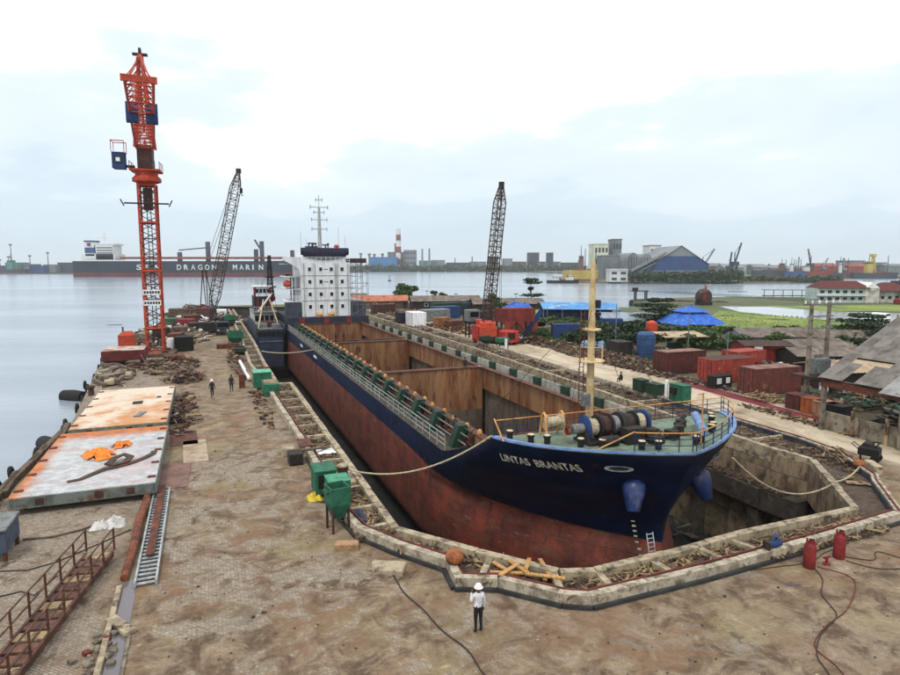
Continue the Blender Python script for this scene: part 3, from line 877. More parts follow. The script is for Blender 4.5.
# forecastle rails
def fpt(side, s, inset=.25):
    return (TC + side * max(0.0, hb(s, 4.3) - inset), s, ztop(s) + .05)
ptsP = [fpt(-1, s) for s in (23.9, 23.35, 22.95, 22.72)]
ptsS = [fpt(1, s) for s in (22.72, 22.95, 23.4, 24.0, 24.8, 25.8, 27.0, 28.2, 29.2)]
mb, mm = rail_section(ptsP + ptsS, .95, 3, .024, m_railblue, m_orail); SB(mb, 'bow_railing', mm)
mb = MB(); a = ptsP[0]; mb.cyl((a[0], a[1], a[2] + 1.0), (a[0] - 1.5, a[1] + .9, a[2] + .05), .04, n=5); SB(mb, 'rail_brace', m_orail)
pts = [(TC - 8.0 + 16.0 * k / 12, 29.2, 4.1) for k in range(13)]
mb, mm = rail_section(pts, 1.0, 3, .022, m_railblue, m_orail); SB(mb, 'forecastle_railing', mm)
mb = MB(); mb.cyl((TC - 8, 29.2, 5.2), (TC - 8.05, 27.9, 4.3), .04, n=5); SB(mb, 'rail_brace', m_orail)
mb = MB(); mb.cyl((TC + 1.0, 23.4, 4.3), (TC + 1.0, 23.4, 7.0), .035, n=6); mb.bar((TC + .7, 23.4, 6.95), (TC + 1.05, 23.4, 6.95), .06); SB(mb, 'jackstaff', m_orail)
# letters of the name on the port bow
def text_mesh(txt, size, bold=0.0):
    cu = bpy.data.curves.new('t', 'FONT'); cu.body = txt; cu.size = size; cu.offset = bold; cu.resolution_u = 3
    ob = bpy.data.objects.new('t', cu); col.objects.link(ob)
    dg = bpy.context.evaluated_depsgraph_get()
    me = bpy.data.meshes.new_from_object(ob.evaluated_get(dg))
    bpy.data.objects.remove(ob); bpy.data.curves.remove(cu)
    bm = bmesh.new(); bm.from_mesh(me)
    bmesh.ops.subdivide_edges(bm, edges=[e_ for e_ in bm.edges if e_.calc_length() > .3], cuts=2)
    bmesh.ops.triangulate(bm, faces=bm.faces)
    bm.to_mesh(me); bm.free()
    return me
def arc_table(z, s0, s1, n=120):
    pts = [(s0 + (s1 - s0) * i / n) for i in range(n + 1)]
    tab = [0.0]
    for a, b in zip(pts[:-1], pts[1:]):
        tab.append(tab[-1] + math.hypot(b - a, hb(b, z) - hb(a, z)))
    return pts, tab
m_letter = mat('letter_paint', C(250, 246, 230), C(228, 220, 200), scale=3, c3=C(150, 108, 78), s3=2.5, lo3=0.6, hi3=0.7)
LPTS, LTAB = arc_table(3.2, 29.4, 23.0)
def wrap_text(txt, u0, u1, z0, size, name):
    me = text_mesh(txt, size, 0.012)
    xs = [v.co.x for v in me.vertices]; xa, xb = min(xs), max(xs)
    for v in me.vertices:
        u = u0 + (v.co.x - xa) / (xb - xa) * (u1 - u0) + .4 * (v.co.y - .25)
        k = 0
        while k < len(LTAB) - 2 and LTAB[k + 1] < u: k += 1
        f = (u - LTAB[k]) / (LTAB[k + 1] - LTAB[k]); s = LPTS[k] + (LPTS[k + 1] - LPTS[k]) * f
        z = z0 + v.co.y
        h = hb(s, z) + 0.035
        x, s, z = fair(TC - h, s, z); v.co = (x - TC, s - 80, z + 7.6)
    me.materials.clear(); me.materials.append(m_letter)
    o = bpy.data.objects.new(name, me); col.objects.link(o); o.parent = ship
    return o
wrap_text('LINTAS', 0.25, 2.0, 2.72, 0.74, 'name_lettering')
wrap_text('BRANTAS', 2.3, 4.75, 2.72, 0.74, 'name_lettering')
m_anch = mat('anchor_housing_blue', C(50, 72, 122), C(40, 58, 100), scale=1.5, rough=.4, c3=C(96, 104, 140), s3=1.2)
# mooring chocks, anchor housings
def hull_pt(side, s, z, off=0.0):
    return Vector((TC + side * (hb(s, z) + off), s, z))
for side in (-1, 1):
    s, z = 24.5, 3.15
    a = hull_pt(side, s + .5, z, .03); b = hull_pt(side, s - .35, z, .03)
    mb = MB()
    dirv = (b - a)
    ring_ = []
    for i in range(16):
        t_ = 2 * PI * i / 16
        ring_.append((math.cos(t_), math.sin(t_)))
    for (k, off) in ((1.0, .02), (1.0, .1), (.62, .1), (.6, .02)):
        pass
    out = Vector((dirv.y, -dirv.x, 0)).normalized() * (1 if dirv.y * side > 0 else -1)
    c_ = (a + b) / 2
    vs, fs = [], []
    prof = ((1.0, -.1), (1.0, .09), (.74, .09), (.70, .03), (0.0, .03))
    for (k, off) in prof:
        for (cx, cz) in ring_:
            vs.append(c_ + dirv * (.46 * k * cx) + Vector((0, 0, .17 * k * cz)) + out * off)
    for j in range(len(prof) - 1):
        for i in range(16):
            fs.append((j * 16 + i, j * 16 + (i + 1) % 16, (j + 1) * 16 + (i + 1) % 16, (j + 1) * 16 + i))
    mb.add(vs, fs); mb.mi = [1 if i_ >= 48 else 0 for i_ in range(len(fs))]; SB(mb, 'mooring_chock', [m_steel, m_black], None, True)
    # anchor housing: blue cone standing off the bow, open at its lower end
    p = hull_pt(side, 24.75, 2.2, -.25); q = p + Vector((side * .35, -.5, -1.6))
    ax = (q - p).normalized(); e1 = ax.orthogonal().normalized(); e2 = ax.cross(e1)
    vs, fs = [], []
    prof = ((.35, -.1), (.58, .12), (.62, .4), (.52, .85), (.36, 1.45), (.32, 1.6), (.25, 1.6), (.22, 1.1))
    for (r_, h_) in prof:
        for (cx, cz) in ring_:
            vs.append(p + ax * h_ + e1 * r_ * cx + e2 * r_ * cz)
    for j in range(len(prof) - 1):
        for i in range(16):
            fs.append((j * 16 + i, j * 16 + (i + 1) % 16, (j + 1) * 16 + (i + 1) % 16, (j + 1) * 16 + i))
    fs.append(tuple(range(7 * 16, 8 * 16)))
    mb = MB(); mb.add(vs, fs)
    ah = SB(mb, 'anchor_housing', m_anch, None, True)
# draught numerals at the stem
for k in range(9):
    mb = MB(); z = -.6 - k * .3; s = stem(z) + .9
    a = hull_pt(-1, s, z, .03); b = hull_pt(-1, s + .14, z, .03)
    mb.add([a, b, b + Vector((0, 0, .1)), a + Vector((0, 0, .1))], [(0, 1, 2, 3)]); SB(mb, 'draught_mark', m_letter)
# mast behind the forecastle
mb = MB(); mb.cyl((TC + .1, 32.4, 1.0), (TC + .1, 32.4, 10.2), .25, .22, 12); mb.cyl((TC + .1, 32.4, 10.2), (TC + .1, 32.4, 13.6), .22, .13, 12); mst = SB(mb, 'mast', m_cream, None, True)
def sub(mb, name, m, par, smooth=False):        # sub-part of a ship part (same frame)
    return SB(mb, name, m, par, smooth)
for (z, r_) in ((7.35, .85), (9.3, .6)):
    mb = MB(); mb.cyl((TC + .1, 32.4, z), (TC + .1, 32.4, z + .07), r_, n=14); sub(mb, 'mast_platform', m_cream, mst)
mb = MB()
for dx in (-.42, -.72):
    mb.cyl((TC + dx, 32.4, 4.4), (TC + dx, 32.4, 10.6), .03, n=5)
for k in range(20): mb.cyl((TC - .42, 32.4, 4.6 + k * .3), (TC - .72, 32.4, 4.6 + k * .3), .022, n=5)
sub(mb, 'mast_ladder', m_rust, mst)
mb = MB()
for k in range(6):
    a0 = k * PI / 3
    mb.cyl((TC + .1 + .8 * math.cos(a0), 32.4 + .8 * math.sin(a0), 7.42), (TC + .1 + .8 * math.cos(a0), 32.4 + .8 * math.sin(a0), 8.3), .025, n=5)
for k in range(6):
    a0, a1 = k * PI / 3, (k + 1) * PI / 3
    mb.cyl((TC + .1 + .8 * math.cos(a0), 32.4 + .8 * math.sin(a0), 8.3), (TC + .1 + .8 * math.cos(a1), 32.4 + .8 * math.sin(a1), 8.3), .025, n=5)
sub(mb, 'platform_rail', m_cream, mst)
mb = MB(); mb.bc((TC + .42, 32.3, 10.9), (.3, .3, .5)); mb.bc((TC + .4, 32.3, 10.3), (.4, .3, .18)); sub(mb, 'mast_lamp', m_dark, mst)
mb = MB(); mb.bc((TC - .45, 32.0, 5.0), (.5, .3, .75)); sub(mb, 'junction_box', m_steel, mst)
for (ex, ey, ez) in ((TC - 6.6, 36.5, 2.0), (TC + 6.6, 36.5, 2.0), (TC + 4.5, 29.2, 4.3), (TC - 3.5, 29.2, 4.3)):
    mb = MB(); mb.cyl((TC + .1, 32.4, 10.8), (ex, ey, ez), .018, n=4); sub(mb, 'stay_wire', m_dark, mst)
# anchor winch
win = [(-3.6, .18, .32, m_rust), (-3.3, .7, .30, m_steel), (-2.55, .12, .78, m_blue), (-2.4, .55, .52, m_rope), (-1.8, .12, .74, m_dark), (-1.6, .45, .62, m_rustd), (-1.1, .12, .76, m_dark), (-.9, .35, .58, m_steel),
       (-.5, .3, .8, m_dark), (-.1, .5, .6, m_dark), (.45, .12, .76, m_dark), (.6, .5, .56, m_rope), (1.15, .14, .78, m_blue), (1.35, .2, .4, m_dark)]
wx, wy, wz = TC - 1.5, 26.5, 4.95
for (dx, w_, r_, m) in win:
    mb = MB(); mb.lathe([(r_ * .45, 0), (r_ * .86, .02), (r_ * .86, w_ - .02), (r_ * .45, w_)], (wx + dx, wy, wz), 18, 'X'); SB(mb, 'winch_drum', m, None, True)
mb = MB()
mb.cyl((wx - 3.6, wy, wz), (wx + 1.7, wy, wz), .12, n=8)
for dx in (-2.65, -1.2, .3, 1.4):
    mb.add([(wx + dx, wy - .7, 4.17), (wx + dx, wy + .7, 4.17), (wx + dx, wy + .15, wz + .2), (wx + dx, wy - .15, wz + .2), (wx + dx + .12, wy - .7, 4.17), (wx + dx + .12, wy + .7, 4.17), (wx + dx + .12, wy + .15, wz + .2), (wx + dx + .12, wy - .15, wz + .2)],
           [(0, 1, 2, 3), (7, 6, 5, 4), (0, 3, 7, 4), (1, 5, 6, 2), (2, 6, 7, 3)])
mb.box(wx - 2.7, wx + 1.6, wy - .8, wy + .8, 4.165, 4.3)
SB(mb, 'winch_frame', m_dark)
mb = MB(); mb.bc((wx - .2, wy - 1.0, 4.6), (1.1, .7, .8)); mb.bc((wx + 1.0, wy - .9, 4.5), (.8, .6, .6)); mb.cyl((wx - 2.2, wy - 1.1, 4.45), (wx - 1.2, wy - 1.1, 4.45), .28, n=10); SB(mb, 'winch_motor', m_dark)
# small rope reel near the break of the forecastle
for dx in (-.55, .55):
    mb = MB(); mb.tube([(TC - 4.9 + dx, 27.9, 4.17), (TC - 4.9 + dx, 28.1, 5.35), (TC - 4.9 + dx, 28.3, 5.5), (TC - 4.9 + dx, 28.5, 5.35), (TC - 4.9 + dx, 28.75, 4.17)], .07, 6); SB(mb, 'reel_frame', m_orail, None, True)
mb = MB(); mb.lathe([(.12, 0), (.42, .02), (.42, .09), (.3, .1), (.3, .9), (.42, .91), (.42, .98), (.12, 1.0)], (TC - 5.4, 28.3, 4.95), 16, 'X'); SB(mb, 'rope_reel', m_rope, None, True)
# deck bollards and fairlead rollers
bol = MB().lathe([(.2, 0), (.2, .36), (.25, .4), (.25, .5), (.2, .55), (0, .56)], (0, 0, 0), 12)
bol_me = bol.mesh('deck_bollard', m_black, True)
cap_me = MB().lathe([(.23, 0), (.2, .035), (0, .04)], (0, 0, 0), 12).mesh('bollard_cap', mat('bollard_white_top', C(226, 214, 188), C(190, 170, 140), scale=5))
for (t_, s) in ((15.6, 27.6), (16.3, 27.1), (17.6, 25.9), (18.5, 25.3), (20.2, 24.3), (21.0, 24.0), (23.4, 24.0), (24.0, 24.3), (25.9, 25.6), (26.4, 26.0), (27.4, 27.2), (27.9, 27.8), (14.9, 28.7)):
    fx = fair(t_, s, 4.16)
    o = inst(bol_me, 'deck_bollard', ship, (t_ - TC, fx[1] - 80, fx[2] + 7.6), 0, (.8, .8, .8)); inst(cap_me, 'bollard_cap', o, (0, 0, .555))
mb = MB()
for (t_, s, z) in ((22.9, 25.3, .5), (24.2, 26.2, .45), (21.6, 24.9, .4), (25.3, 27.4, .4), (20.3, 25.5, .35)):
    mb = MB(); mb.bc((t_, s, 4.16 + z / 2), (U(.5, .9), U(.4, .8), z), U(0, 2)); mb.cyl((t_ - .4, s, 4.3), (t_ + .45, s + .2, 4.7), .13, n=8); SB(mb, 'deck_fitting', m_dark)
mb = MB(); mb.cyl((25.8, 26.8, 4.9), (23.6, 23.7, 4.9), .22, n=10); SB(mb, 'anchor_davit', m_lip, None, True)
mb = MB()
pts = [(TC - 1.4 + .5 * k, 25.7 + .12 * math.sin(k * 1.7), 4.22 + .05 * math.sin(k * 2.0)) for k in range(9)]
mb.tube(pts, .07, 6); SB(mb, 'anchor_chain', m_rustd)

# ---------------------------------------------------------------- accommodation block
HS = 121.6
mb = MB(); mb.box(TC - 7.8, TC + 7.8, HS - 1.8, 139, 0.96, 3.1); SB(mb, 'poop_front', mat('poop_navy', C(62, 70, 88), C(48, 54, 70), scale=0.8, c3=C(104, 80, 70), s3=1, lo3=0.58, hi3=0.7))
for dx in (-5.6, -1.0, 3.4):
    mb = MB(); mb.box(TC + dx, TC + dx + 1.0, HS - 1.88, HS - 1.8, 1.1, 3.0); SB(mb, 'door', m_redp)
x0, x1 = TC - 4.75, TC + 4.6
mb = MB(); mb.box(x0, x1, HS, 134, 3.1, 13.5); block = SB(mb, 'accommodation_block', m_white)
for z in (5.0, 7.4, 9.8, 12.2):
    for dx in (-3.2, -1.07, .95, 3.05):
        mb = MB(); mb.box(TC + dx - .42, TC + dx + .42, HS - .04, HS - .005, z - .48, z + .48); w_ = sub(mb, 'window', m_white, block)
        mb = MB(); mb.box(TC + dx - .29, TC + dx + .29, HS - .055, HS - .042, z - .36, z + .36); sub(mb, 'pane', m_glass, block)
for (z, dx, w_) in ((12.2, -.05, .9), (9.8, -.05, .9), (6.2, .6, 1.6)):
    mb = MB()
    for k in range(3): mb.box(TC + dx - w_ / 2 + k * w_ / 3, TC + dx - w_ / 2 + k * w_ / 3 + w_ / 4, HS - .05, HS - .01, z - .06, z + .06)
    sub(mb, 'vent_slot', m_dark, block)
for dx in (-1.6, .7):
    mb = MB(); mb.lathe([(.5, 0), (.62, .5), (.3, .9), (0, 1.0)], (TC + dx, HS - .9, 3.1), 10); SB(mb, 'vent_cowl', m_orail, None, True)
for z in (5.9, 8.3, 10.7, 13.15):
    for (xa, xb) in ((TC - 7.6, x0 - .02), (x1 + .02, TC + 7.6)):
        mb = MB(); mb.box(xa, xb, HS + 1.6, 133, z, z + .12); SB(mb, 'side_deck', m_white)
m_hnavy = mat('house_navy', C(92, 98, 110), C(74, 80, 92), scale=1)
for (xa, xb) in ((TC - 7.7, x0 - .05), (x1 + .05, TC + 7.7)):
    mb = MB(); mb.box(xa, xb, HS + .2, HS + 3.0, 3.1, 5.8); SB(mb, 'deck_house', m_hnavy)
mb = MB()
for dx in (-.2, .2): mb.bar((TC + 1.95 + dx, HS - .12, 3.2), (TC + 1.95 + dx, HS - .12, 13.4), .06)
for k in range(26): mb.bar((TC + 1.75, HS - .12, 3.4 + k * .38), (TC + 2.15, HS - .12, 3.4 + k * .38), .05)
sub(mb, 'wall_ladder', m_rail, block)
for dx in (-4.3, -2.2, 4.2):
    mb = MB(); mb.cyl((TC + dx, HS - .1, 3.15), (TC + dx, HS - .1, 13.3), .06, n=6); sub(mb, 'down_pipe', m_rail, block)
for z in (6.2, 8.6, 11.0):
    mb = MB(); mb.box(x0 - .03, x1 + .03, HS - .06, HS - .006, z - .05, z + .05); sub(mb, 'deck_band', m_rail, block)
# bridge wing with curved bracket to port
prof = [(-7.9, 14.5), (-7.9, 13.9), (-6.6, 13.2), (-5.2, 12.3), (-4.75, 10.8), (-4.75, 14.5)]
mb = MB(); n = len(prof)
mb.add([(TC + x, HS + .3, z) for x, z in prof] + [(TC + x, HS + 2.4, z) for x, z in prof], [tuple(range(n)), tuple(range(2 * n - 1, n - 1, -1))] + [(i, n + i, n + (i + 1) % n, (i + 1) % n) for i in range(n)])
SB(mb, 'bridge_wing', m_white)
mb = MB(); mb.box(TC + 4.0, TC + 8.0, HS + .2, HS + 2.0, 13.4, 14.3); SB(mb, 'bridge_wing', m_rustd)
# draped wheelhouse
mb = MB(); mb.box(TC - 4.3, TC + 4.1, HS + .6, 131, 13.5, 15.9); SB(mb, 'wheelhouse', m_white)
m_cloth = mat('purple_canvas', C(52, 50, 84), C(40, 40, 66), scale=1.2, bmp=0.5, bscale=3, bdist=.3)
mb = MB(); nseg = 30; vs, fs = [], []
for i in range(nseg + 1):
    u = i / nseg; x = TC - 4.7 + 9.2 * u
    sag = 0.55 + .75 * math.sin(PI * u) ** .6
    zt, zb = 16.3, 14.75 - .85 * math.sin(PI * u) ** .8
    if u < .06 or u > .94: zb = 15.0
    for k in range(4):
        f = k / 3
        vs.append((x, HS + .45 - .35 * math.sin(PI * f) - .08 * math.sin(i * 1.9), zt + (zb - zt) * f))
for i in range(nseg):
    for k in range(3):
        fs.append((i * 4 + k, i * 4 + k + 1, (i + 1) * 4 + k + 1, (i + 1) * 4 + k))
mb.add(vs, fs)
mb.box(TC - 4.7, TC + 4.5, HS + .5, HS + .62, 14.9, 16.3)
SB(mb, 'canvas_screen', m_cloth, None, True)
pts = [(TC - 4.6 + k * .92, HS + .1, 13.5) for k in range(11)]
mb, mm = rail_section(pts, 1.0, 3, .035, m_white); SB(mb, 'bridge_railing', mm)
pts = [(TC - 7.6 + k * .7, HS + 1.6, 6.02) for k in range(5)]
mb, mm = rail_section(pts, 1.0, 3, .035, m_white); SB(mb, 'side_railing', mm)
# radar mast
mb = MB(); mb.cyl((TC - .6, HS + 3, 15.9), (TC - .6, HS + 3, 24.2), .42, .22, 10); mb.cyl((TC - .6, HS + 3, 24.2), (TC - .6, HS + 3, 26.6), .06, n=6); rm = SB(mb, 'radar_mast', m_rail, None, True)
for (z, w_) in ((24.2, 3.4), (21.8, 3.0), (20.0, 2.9), (23.2, 2.0), (25.6, 1.2)):
    mb = MB(); mb.bar((TC - .6 - w_ / 2, HS + 3, z), (TC - .6 + w_ / 2, HS + 3, z), .11)
    for e_ in (-1, 1): mb.cyl((TC - .6 + e_ * w_ / 2, HS + 3, z - .35), (TC - .6 + e_ * w_ / 2, HS + 3, z + .35), .09, n=6)
    sub(mb, 'yard_arm', m_rail, rm)
for (dx, z, w_) in ((-1.6, 17.2, 1.6), (1.0, 16.9, 1.3)):
    mb = MB(); mb.bc((TC - .6 + dx, HS + 2.4, z), (w_, .2, .25)); mb.cyl((TC - .6 + dx, HS + 2.4, 15.9), (TC - .6 + dx, HS + 2.4, z), .15, n=6); sub(mb, 'radar_scanner', m_dark, rm)
for (dx, dz) in ((-4.4, 3.6), (4.2, 2.8), (2.9, 4.6), (-3.4, 2.2)):
    mb = MB(); mb.cyl((TC + dx, HS + 2, 15.9), (TC + dx, HS + 2, 15.9 + dz), .035, n=5); SB(mb, 'whip_aerial', m_rail)
mb = MB(); mb.lathe([(0, 0), (.5, .1), (.55, .35), (.3, .65), (0, .7)], (TC + 2.4, HS + 1.6, 16.3), 12); SB(mb, 'buoy_light', m_orange, None, True)
for dx in (-2.2, -1.7, -3.0, .7):
    mb = MB(); mb.cyl((TC + dx, HS + 1.4, 15.9), (TC + dx, HS + 1.4, 16.9), .12, n=6); mb.lathe([(0, 0), (.22, .1), (.22, .3), (0, .42)], (TC + dx, HS + 1.4, 16.85), 8); SB(mb, 'search_lamp', m_dark, None, True)
# funnel and lifeboat
mb = MB(); mb.prism([(TC - 1.6, 136), (TC + 1.6, 136), (TC + 1.3, 139.5), (TC - 1.3, 139.5)], 3.1, 17.0); SB(mb, 'funnel', m_blue)
lb = []
mb = MB(); vs, fs = [], []
for i in range(9):
    u = -1 + 2 * i / 8; w_ = .8 * math.sqrt(max(0.02, 1 - u * u))
    for k in range(8):
        a0 = 2 * PI * k / 8
        vs.append((TC - 6.9 + w_ * math.cos(a0), HS + 4.2 + 3.0 * u, 9.3 + (1.0 if math.sin(a0) > 0 else .85) * w_ * math.sin(a0) * .95))
for i in range(8):
    for k in range(8): fs.append((i * 8 + k, i * 8 + (k + 1) % 8, (i + 1) * 8 + (k + 1) % 8, (i + 1) * 8 + k))
fs += [tuple(range(8)), tuple(range(64, 72))]
mb.add(vs, fs); SB(mb, 'lifeboat', m_orange, None, True)
for yy in (HS + 2, HS + 6.2):
    mb = MB(); mb.tube([(TC - 6.0, yy, 6.0), (TC - 6.0, yy, 10.4), (TC - 6.5, yy, 11.2), (TC - 7.4, yy, 10.9)], .13, 6); SB(mb, 'davit', m_dark)
# scaffold on the starboard side of the block
for k in range(4):
    for j in range(2):
        mb = MB(); mb.cyl((TC + 4.9 + k * 1.1, HS - .2 + j * 1.3, 3.1), (TC + 4.9 + k * 1.1, HS - .2 + j * 1.3, 13.4), .05, n=5); SB(mb, 'scaffold_pole', m_steel)
for z in (5.2, 7.3, 9.4, 11.5):
    for yy in (HS - .25, HS + 1.05):
        mb = MB(); mb.box(TC + 4.8, TC + 8.3, yy, yy + .06, z, z + .08); SB(mb, 'scaffold_ledger', m_steel)
    mb = MB(); mb.cyl((TC + 4.9, HS - .3, z - 2), (TC + 8.2, HS - .3, z), .04, n=5); SB(mb, 'scaffold_brace', m_steel)
# ================================================================ people
def person(label, loc, rz, shirt, trousers, helmet=None, scale=1.0, pose='stand', hair=C(30, 26, 24), group=None, fingers=True):
    """one continuous body grown from a jointed skeleton; helmet, hair and shoes are children"""
    root = thing('person', label, 'person', loc, rz, group)
    V, E_, Rr, part = [], [], [], []
    def v(p, r_, tag_):
        V.append(p); Rr.append(r_); part.append(tag_); return len(V) - 1
    def e(a, b): E_.append((a, b)); return b
    walk = 0.16 if pose == 'walk' else 0.0
    sit = pose == 'sit'
    hz_ = 0.95 if not sit else 0.30
    pel = v((0, 0, hz_), (.155, .12), 'leg')
    bel = e(pel, v((0, .01, hz_ + .14), (.15, .115), 'top')); che = e(bel, v((0, .0, hz_ + .34), (.175, .12), 'top'))
    upc = e(che, v((0, -.01, hz_ + .47), (.15, .10), 'top')); nec = e(upc, v((0, .0, hz_ + .56), (.06, .06), 'skin'))
    chin = e(nec, v((0, .015, hz_ + .63), (.068, .078), 'skin')); hd = e(chin, v((0, .01, hz_ + .70), (.082, .098), 'skin')); e(hd, v((0, .0, hz_ + .77), (.07, .085), 'skin'))
    for sd in (-1, 1):
        sh = e(upc, v((.17 * sd, 0, hz_ + .46), (.07, .07), 'top'))
        if pose == 'talk' and sd < 0:      # forearm raised to the face
            el_ = e(sh, v((.25 * sd, .08, hz_ + .2), (.05, .05), 'top')); wr = e(el_, v((.15 * sd, .24, hz_ + .42), (.036, .036), 'top'))
            hn = e(wr, v((.12 * sd, .26, hz_ + .50), (.034, .022), 'skin')); tip = Vector((-.01 * sd, 0, .07)); ac = Vector((.3, .3, 0)).normalized()
        else:
            fw = walk * sd
            el_ = e(sh, v((.24 * sd, -fw * .5, hz_ + .18), (.05, .05), 'top')); wr = e(el_, v((.25 * sd, .06 - fw, hz_ - .06), (.036, .036), 'top'))
            hn = e(wr, v((.25 * sd, .08 - fw, hz_ - .14), (.022, .036), 'skin')); tip = Vector((0, .012, -.075)); ac = Vector((0, 1, 0))
        if fingers:
            b0 = Vector(V[hn])
            for k, (o_, L) in enumerate(((-.03, .85), (-.01, 1.0), (.012, .95), (.032, .75))):
                f1 = e(hn, v(tuple(b0 + ac * o_ + tip * .55), (.009, .009), 'skin')); e(f1, v(tuple(b0 + ac * o_ + tip * (.55 + .6 * L) + Vector((0, .012, 0))), (.008, .008), 'skin'))
            th1 = e(hn, v(tuple(b0 + ac * .05 + tip * .15), (.010, .010), 'skin')); e(th1, v(tuple(b0 + ac * .06 + tip * .55), (.009, .009), 'skin'))
        hp = e(pel, v((.09 * sd, 0, hz_ - .06), (.10, .105), 'leg'))
        if sit:
            kn = e(hp, v((.14 * sd, .36, .42), (.068, .068), 'leg')); an = e(kn, v((.12 * sd, .42, .09), (.045, .05), 'leg'))
            e(an, v((.12 * sd, .56, .04), (.045, .035), 'shoe'))
        else:
            st_ = walk * sd * 1.3
            kn = e(hp, v((.10 * sd, .02 + st_ * .5, .50), (.066, .068), 'leg')); an = e(kn, v((.105 * sd, -.02 + st_, .10), (.045, .05), 'leg'))
            e(an, v((.115 * sd, .13 + st_, .04), (.048, .036), 'shoe'))
    me = bpy.data.meshes.new('body'); me.from_pydata(V, E_, [])
    ob = bpy.data.objects.new('body', me); col.objects.link(ob)
    md = ob.modifiers.new('skin', 'SKIN'); md.use_smooth_shade = True
    sv = me.skin_vertices[0].data
    for i, r_ in enumerate(Rr): sv[i].radius = r_
    sv[0].use_root = True
    sb = ob.modifiers.new('sub', 'SUBSURF'); sb.levels = 1; sb.render_levels = 1
    dg = bpy.context.evaluated_depsgraph_get(); dg.update()
    m2 = bpy.data.meshes.new_from_object(ob.evaluated_get(dg))
    bpy.data.objects.remove(ob); bpy.data.meshes.remove(me)
    o = bpy.data.objects.new('body', m2); col.objects.link(o); o.parent = root; o.scale = (scale,) * 3
    m2.materials.clear()
    idx = {'skin': 0, 'top': 1, 'leg': 2, 'shoe': 3}
    for m in (m_skin, shirt, trousers, m_black): m2.materials.append(m)
    mids = []
    for a, b in E_:
        for k in (0, .5, 1):
            mids.append((Vector(V[a]).lerp(Vector(V[b]), k), part[a] if k < .5 else part[b]))
    for p in m2.polygons:
        p.use_smooth = True
        c = p.center
        best = min(mids, key=lambda q: (q[0] - c).length_squared)
        p.material_index = idx[best[1]]
    hc = Vector((0, .0, hz_ + .735)) * scale
    if helmet:
        mb = MB(); mb.lathe([(.165, -.015), (.165, .0), (.132, .015), (.125, .07), (.085, .125), (0, .145)], hc, 14)
        mb.build('helmet', helmet, root, True)
    else:
        mb = MB(); mb.lathe([(.09, -.06), (.105, .0), (.095, .07), (.05, .10), (0, .11)], hc + Vector((0, -.02, 0)), 10); mb.build('hair', MATS.get('hair') or mat('hair', hair, bmp=0), root, True)
    # nose and ears
    mb = MB(); mb.lathe([(.016, 0), (.012, .03), (0, .04)], (0, .095 * scale, (hz_ + .67) * scale), 6, 'Y'); mb.build('nose', m_skin, root, True)
    for sd in (-1, 1):
        mb = MB(); mb.lathe([(0, -.008), (.028, 0), (0, .008)], (.088 * sd * scale, -.005, (hz_ + .68) * scale), 8, 'X'); mb.build('ear', m_skin, root, True)
    return root
m_shirtw = mat('white_shirt', C(236, 236, 240), C(214, 214, 220), scale=5, bmp=.3, bscale=18)
m_trblack = mat('black_trousers', C(32, 32, 36), C(44, 44, 48), scale=5)
m_ovnavy = mat('navy_overalls', C(36, 42, 66), C(28, 32, 50), scale=5)
m_ovgrey = mat('grey_overalls', C(58, 60, 66), C(44, 46, 50), scale=5)
m_helw = mat('white_helmet', C(244, 244, 242), rough=.35, bmp=0)
m_ovblue = mat('blue_overalls', C(40, 66, 120), C(34, 52, 96), scale=5)
m_rustshirt = mat('brown_shirt', C(96, 66, 52), C(80, 54, 44), scale=5)
person('person in white shirt and white helmet standing before the dock kerb', (1.02, 21.1, 0), R(25), m_shirtw, m_trblack, m_helw, 1.03, 'talk')
person('person in navy overalls and white helmet walking along the pier', D(65.5, 0.35), TH + R(8), m_ovnavy, m_ovnavy, m_helw, 1.0, 'walk', fingers=False)
person('bareheaded person in grey overalls walking beside the dock kerb', D(67.6, 2.25), TH + R(-4), m_ovgrey, m_ovgrey, None, 1.02, 'walk', fingers=False)
person('person in blue overalls standing on the port side deck by the front hold', D(39.6, 16.0, 0.95), TH + R(-90), m_ovblue, m_ovnavy, None, 1.0, 'stand', fingers=False)
person('dark clothed person crouching on the bulkhead behind the front hold', D(61.8, 26.1, 2.08), TH + R(160), m_ovgrey, m_trblack, None, .95, 'sit', fingers=False)
person('left one of two workers standing on the cross deck before the aft hold', D(89.0, 17.4, 1.85), TH + R(60), m_ovgrey, m_trblack, None, 1.0, fingers=False)
person('right one of two workers standing on the cross deck before the aft hold', D(89.2, 18.6, 1.85), TH + R(-120), m_ovnavy, m_trblack, None, 1.0, fingers=False)
person('dark clothed person sitting on the far dock kerb above the bow', D(55.0, 41.5, .58), TH + R(100), m_ovgrey, m_ovnavy, None, .95, 'sit', fingers=False)
person('dark clothed person standing on starboard deck between the holds', D(84.5, 28.9, .95), TH + R(90), m_trblack, m_trblack, None, 1.0, fingers=False)
person('person in brown shirt standing on the far kerb near the orange crane', D(108, 42.9, 0.0), TH + R(90), m_rustshirt, m_ovgrey, None, 1.0, fingers=False)

# ================================================================ cranes
def chords(mb_list, root, m, r_, name='chord'):
    for a, b in mb_list:
        MB().bar(a, b, r_).build(name, m, root)
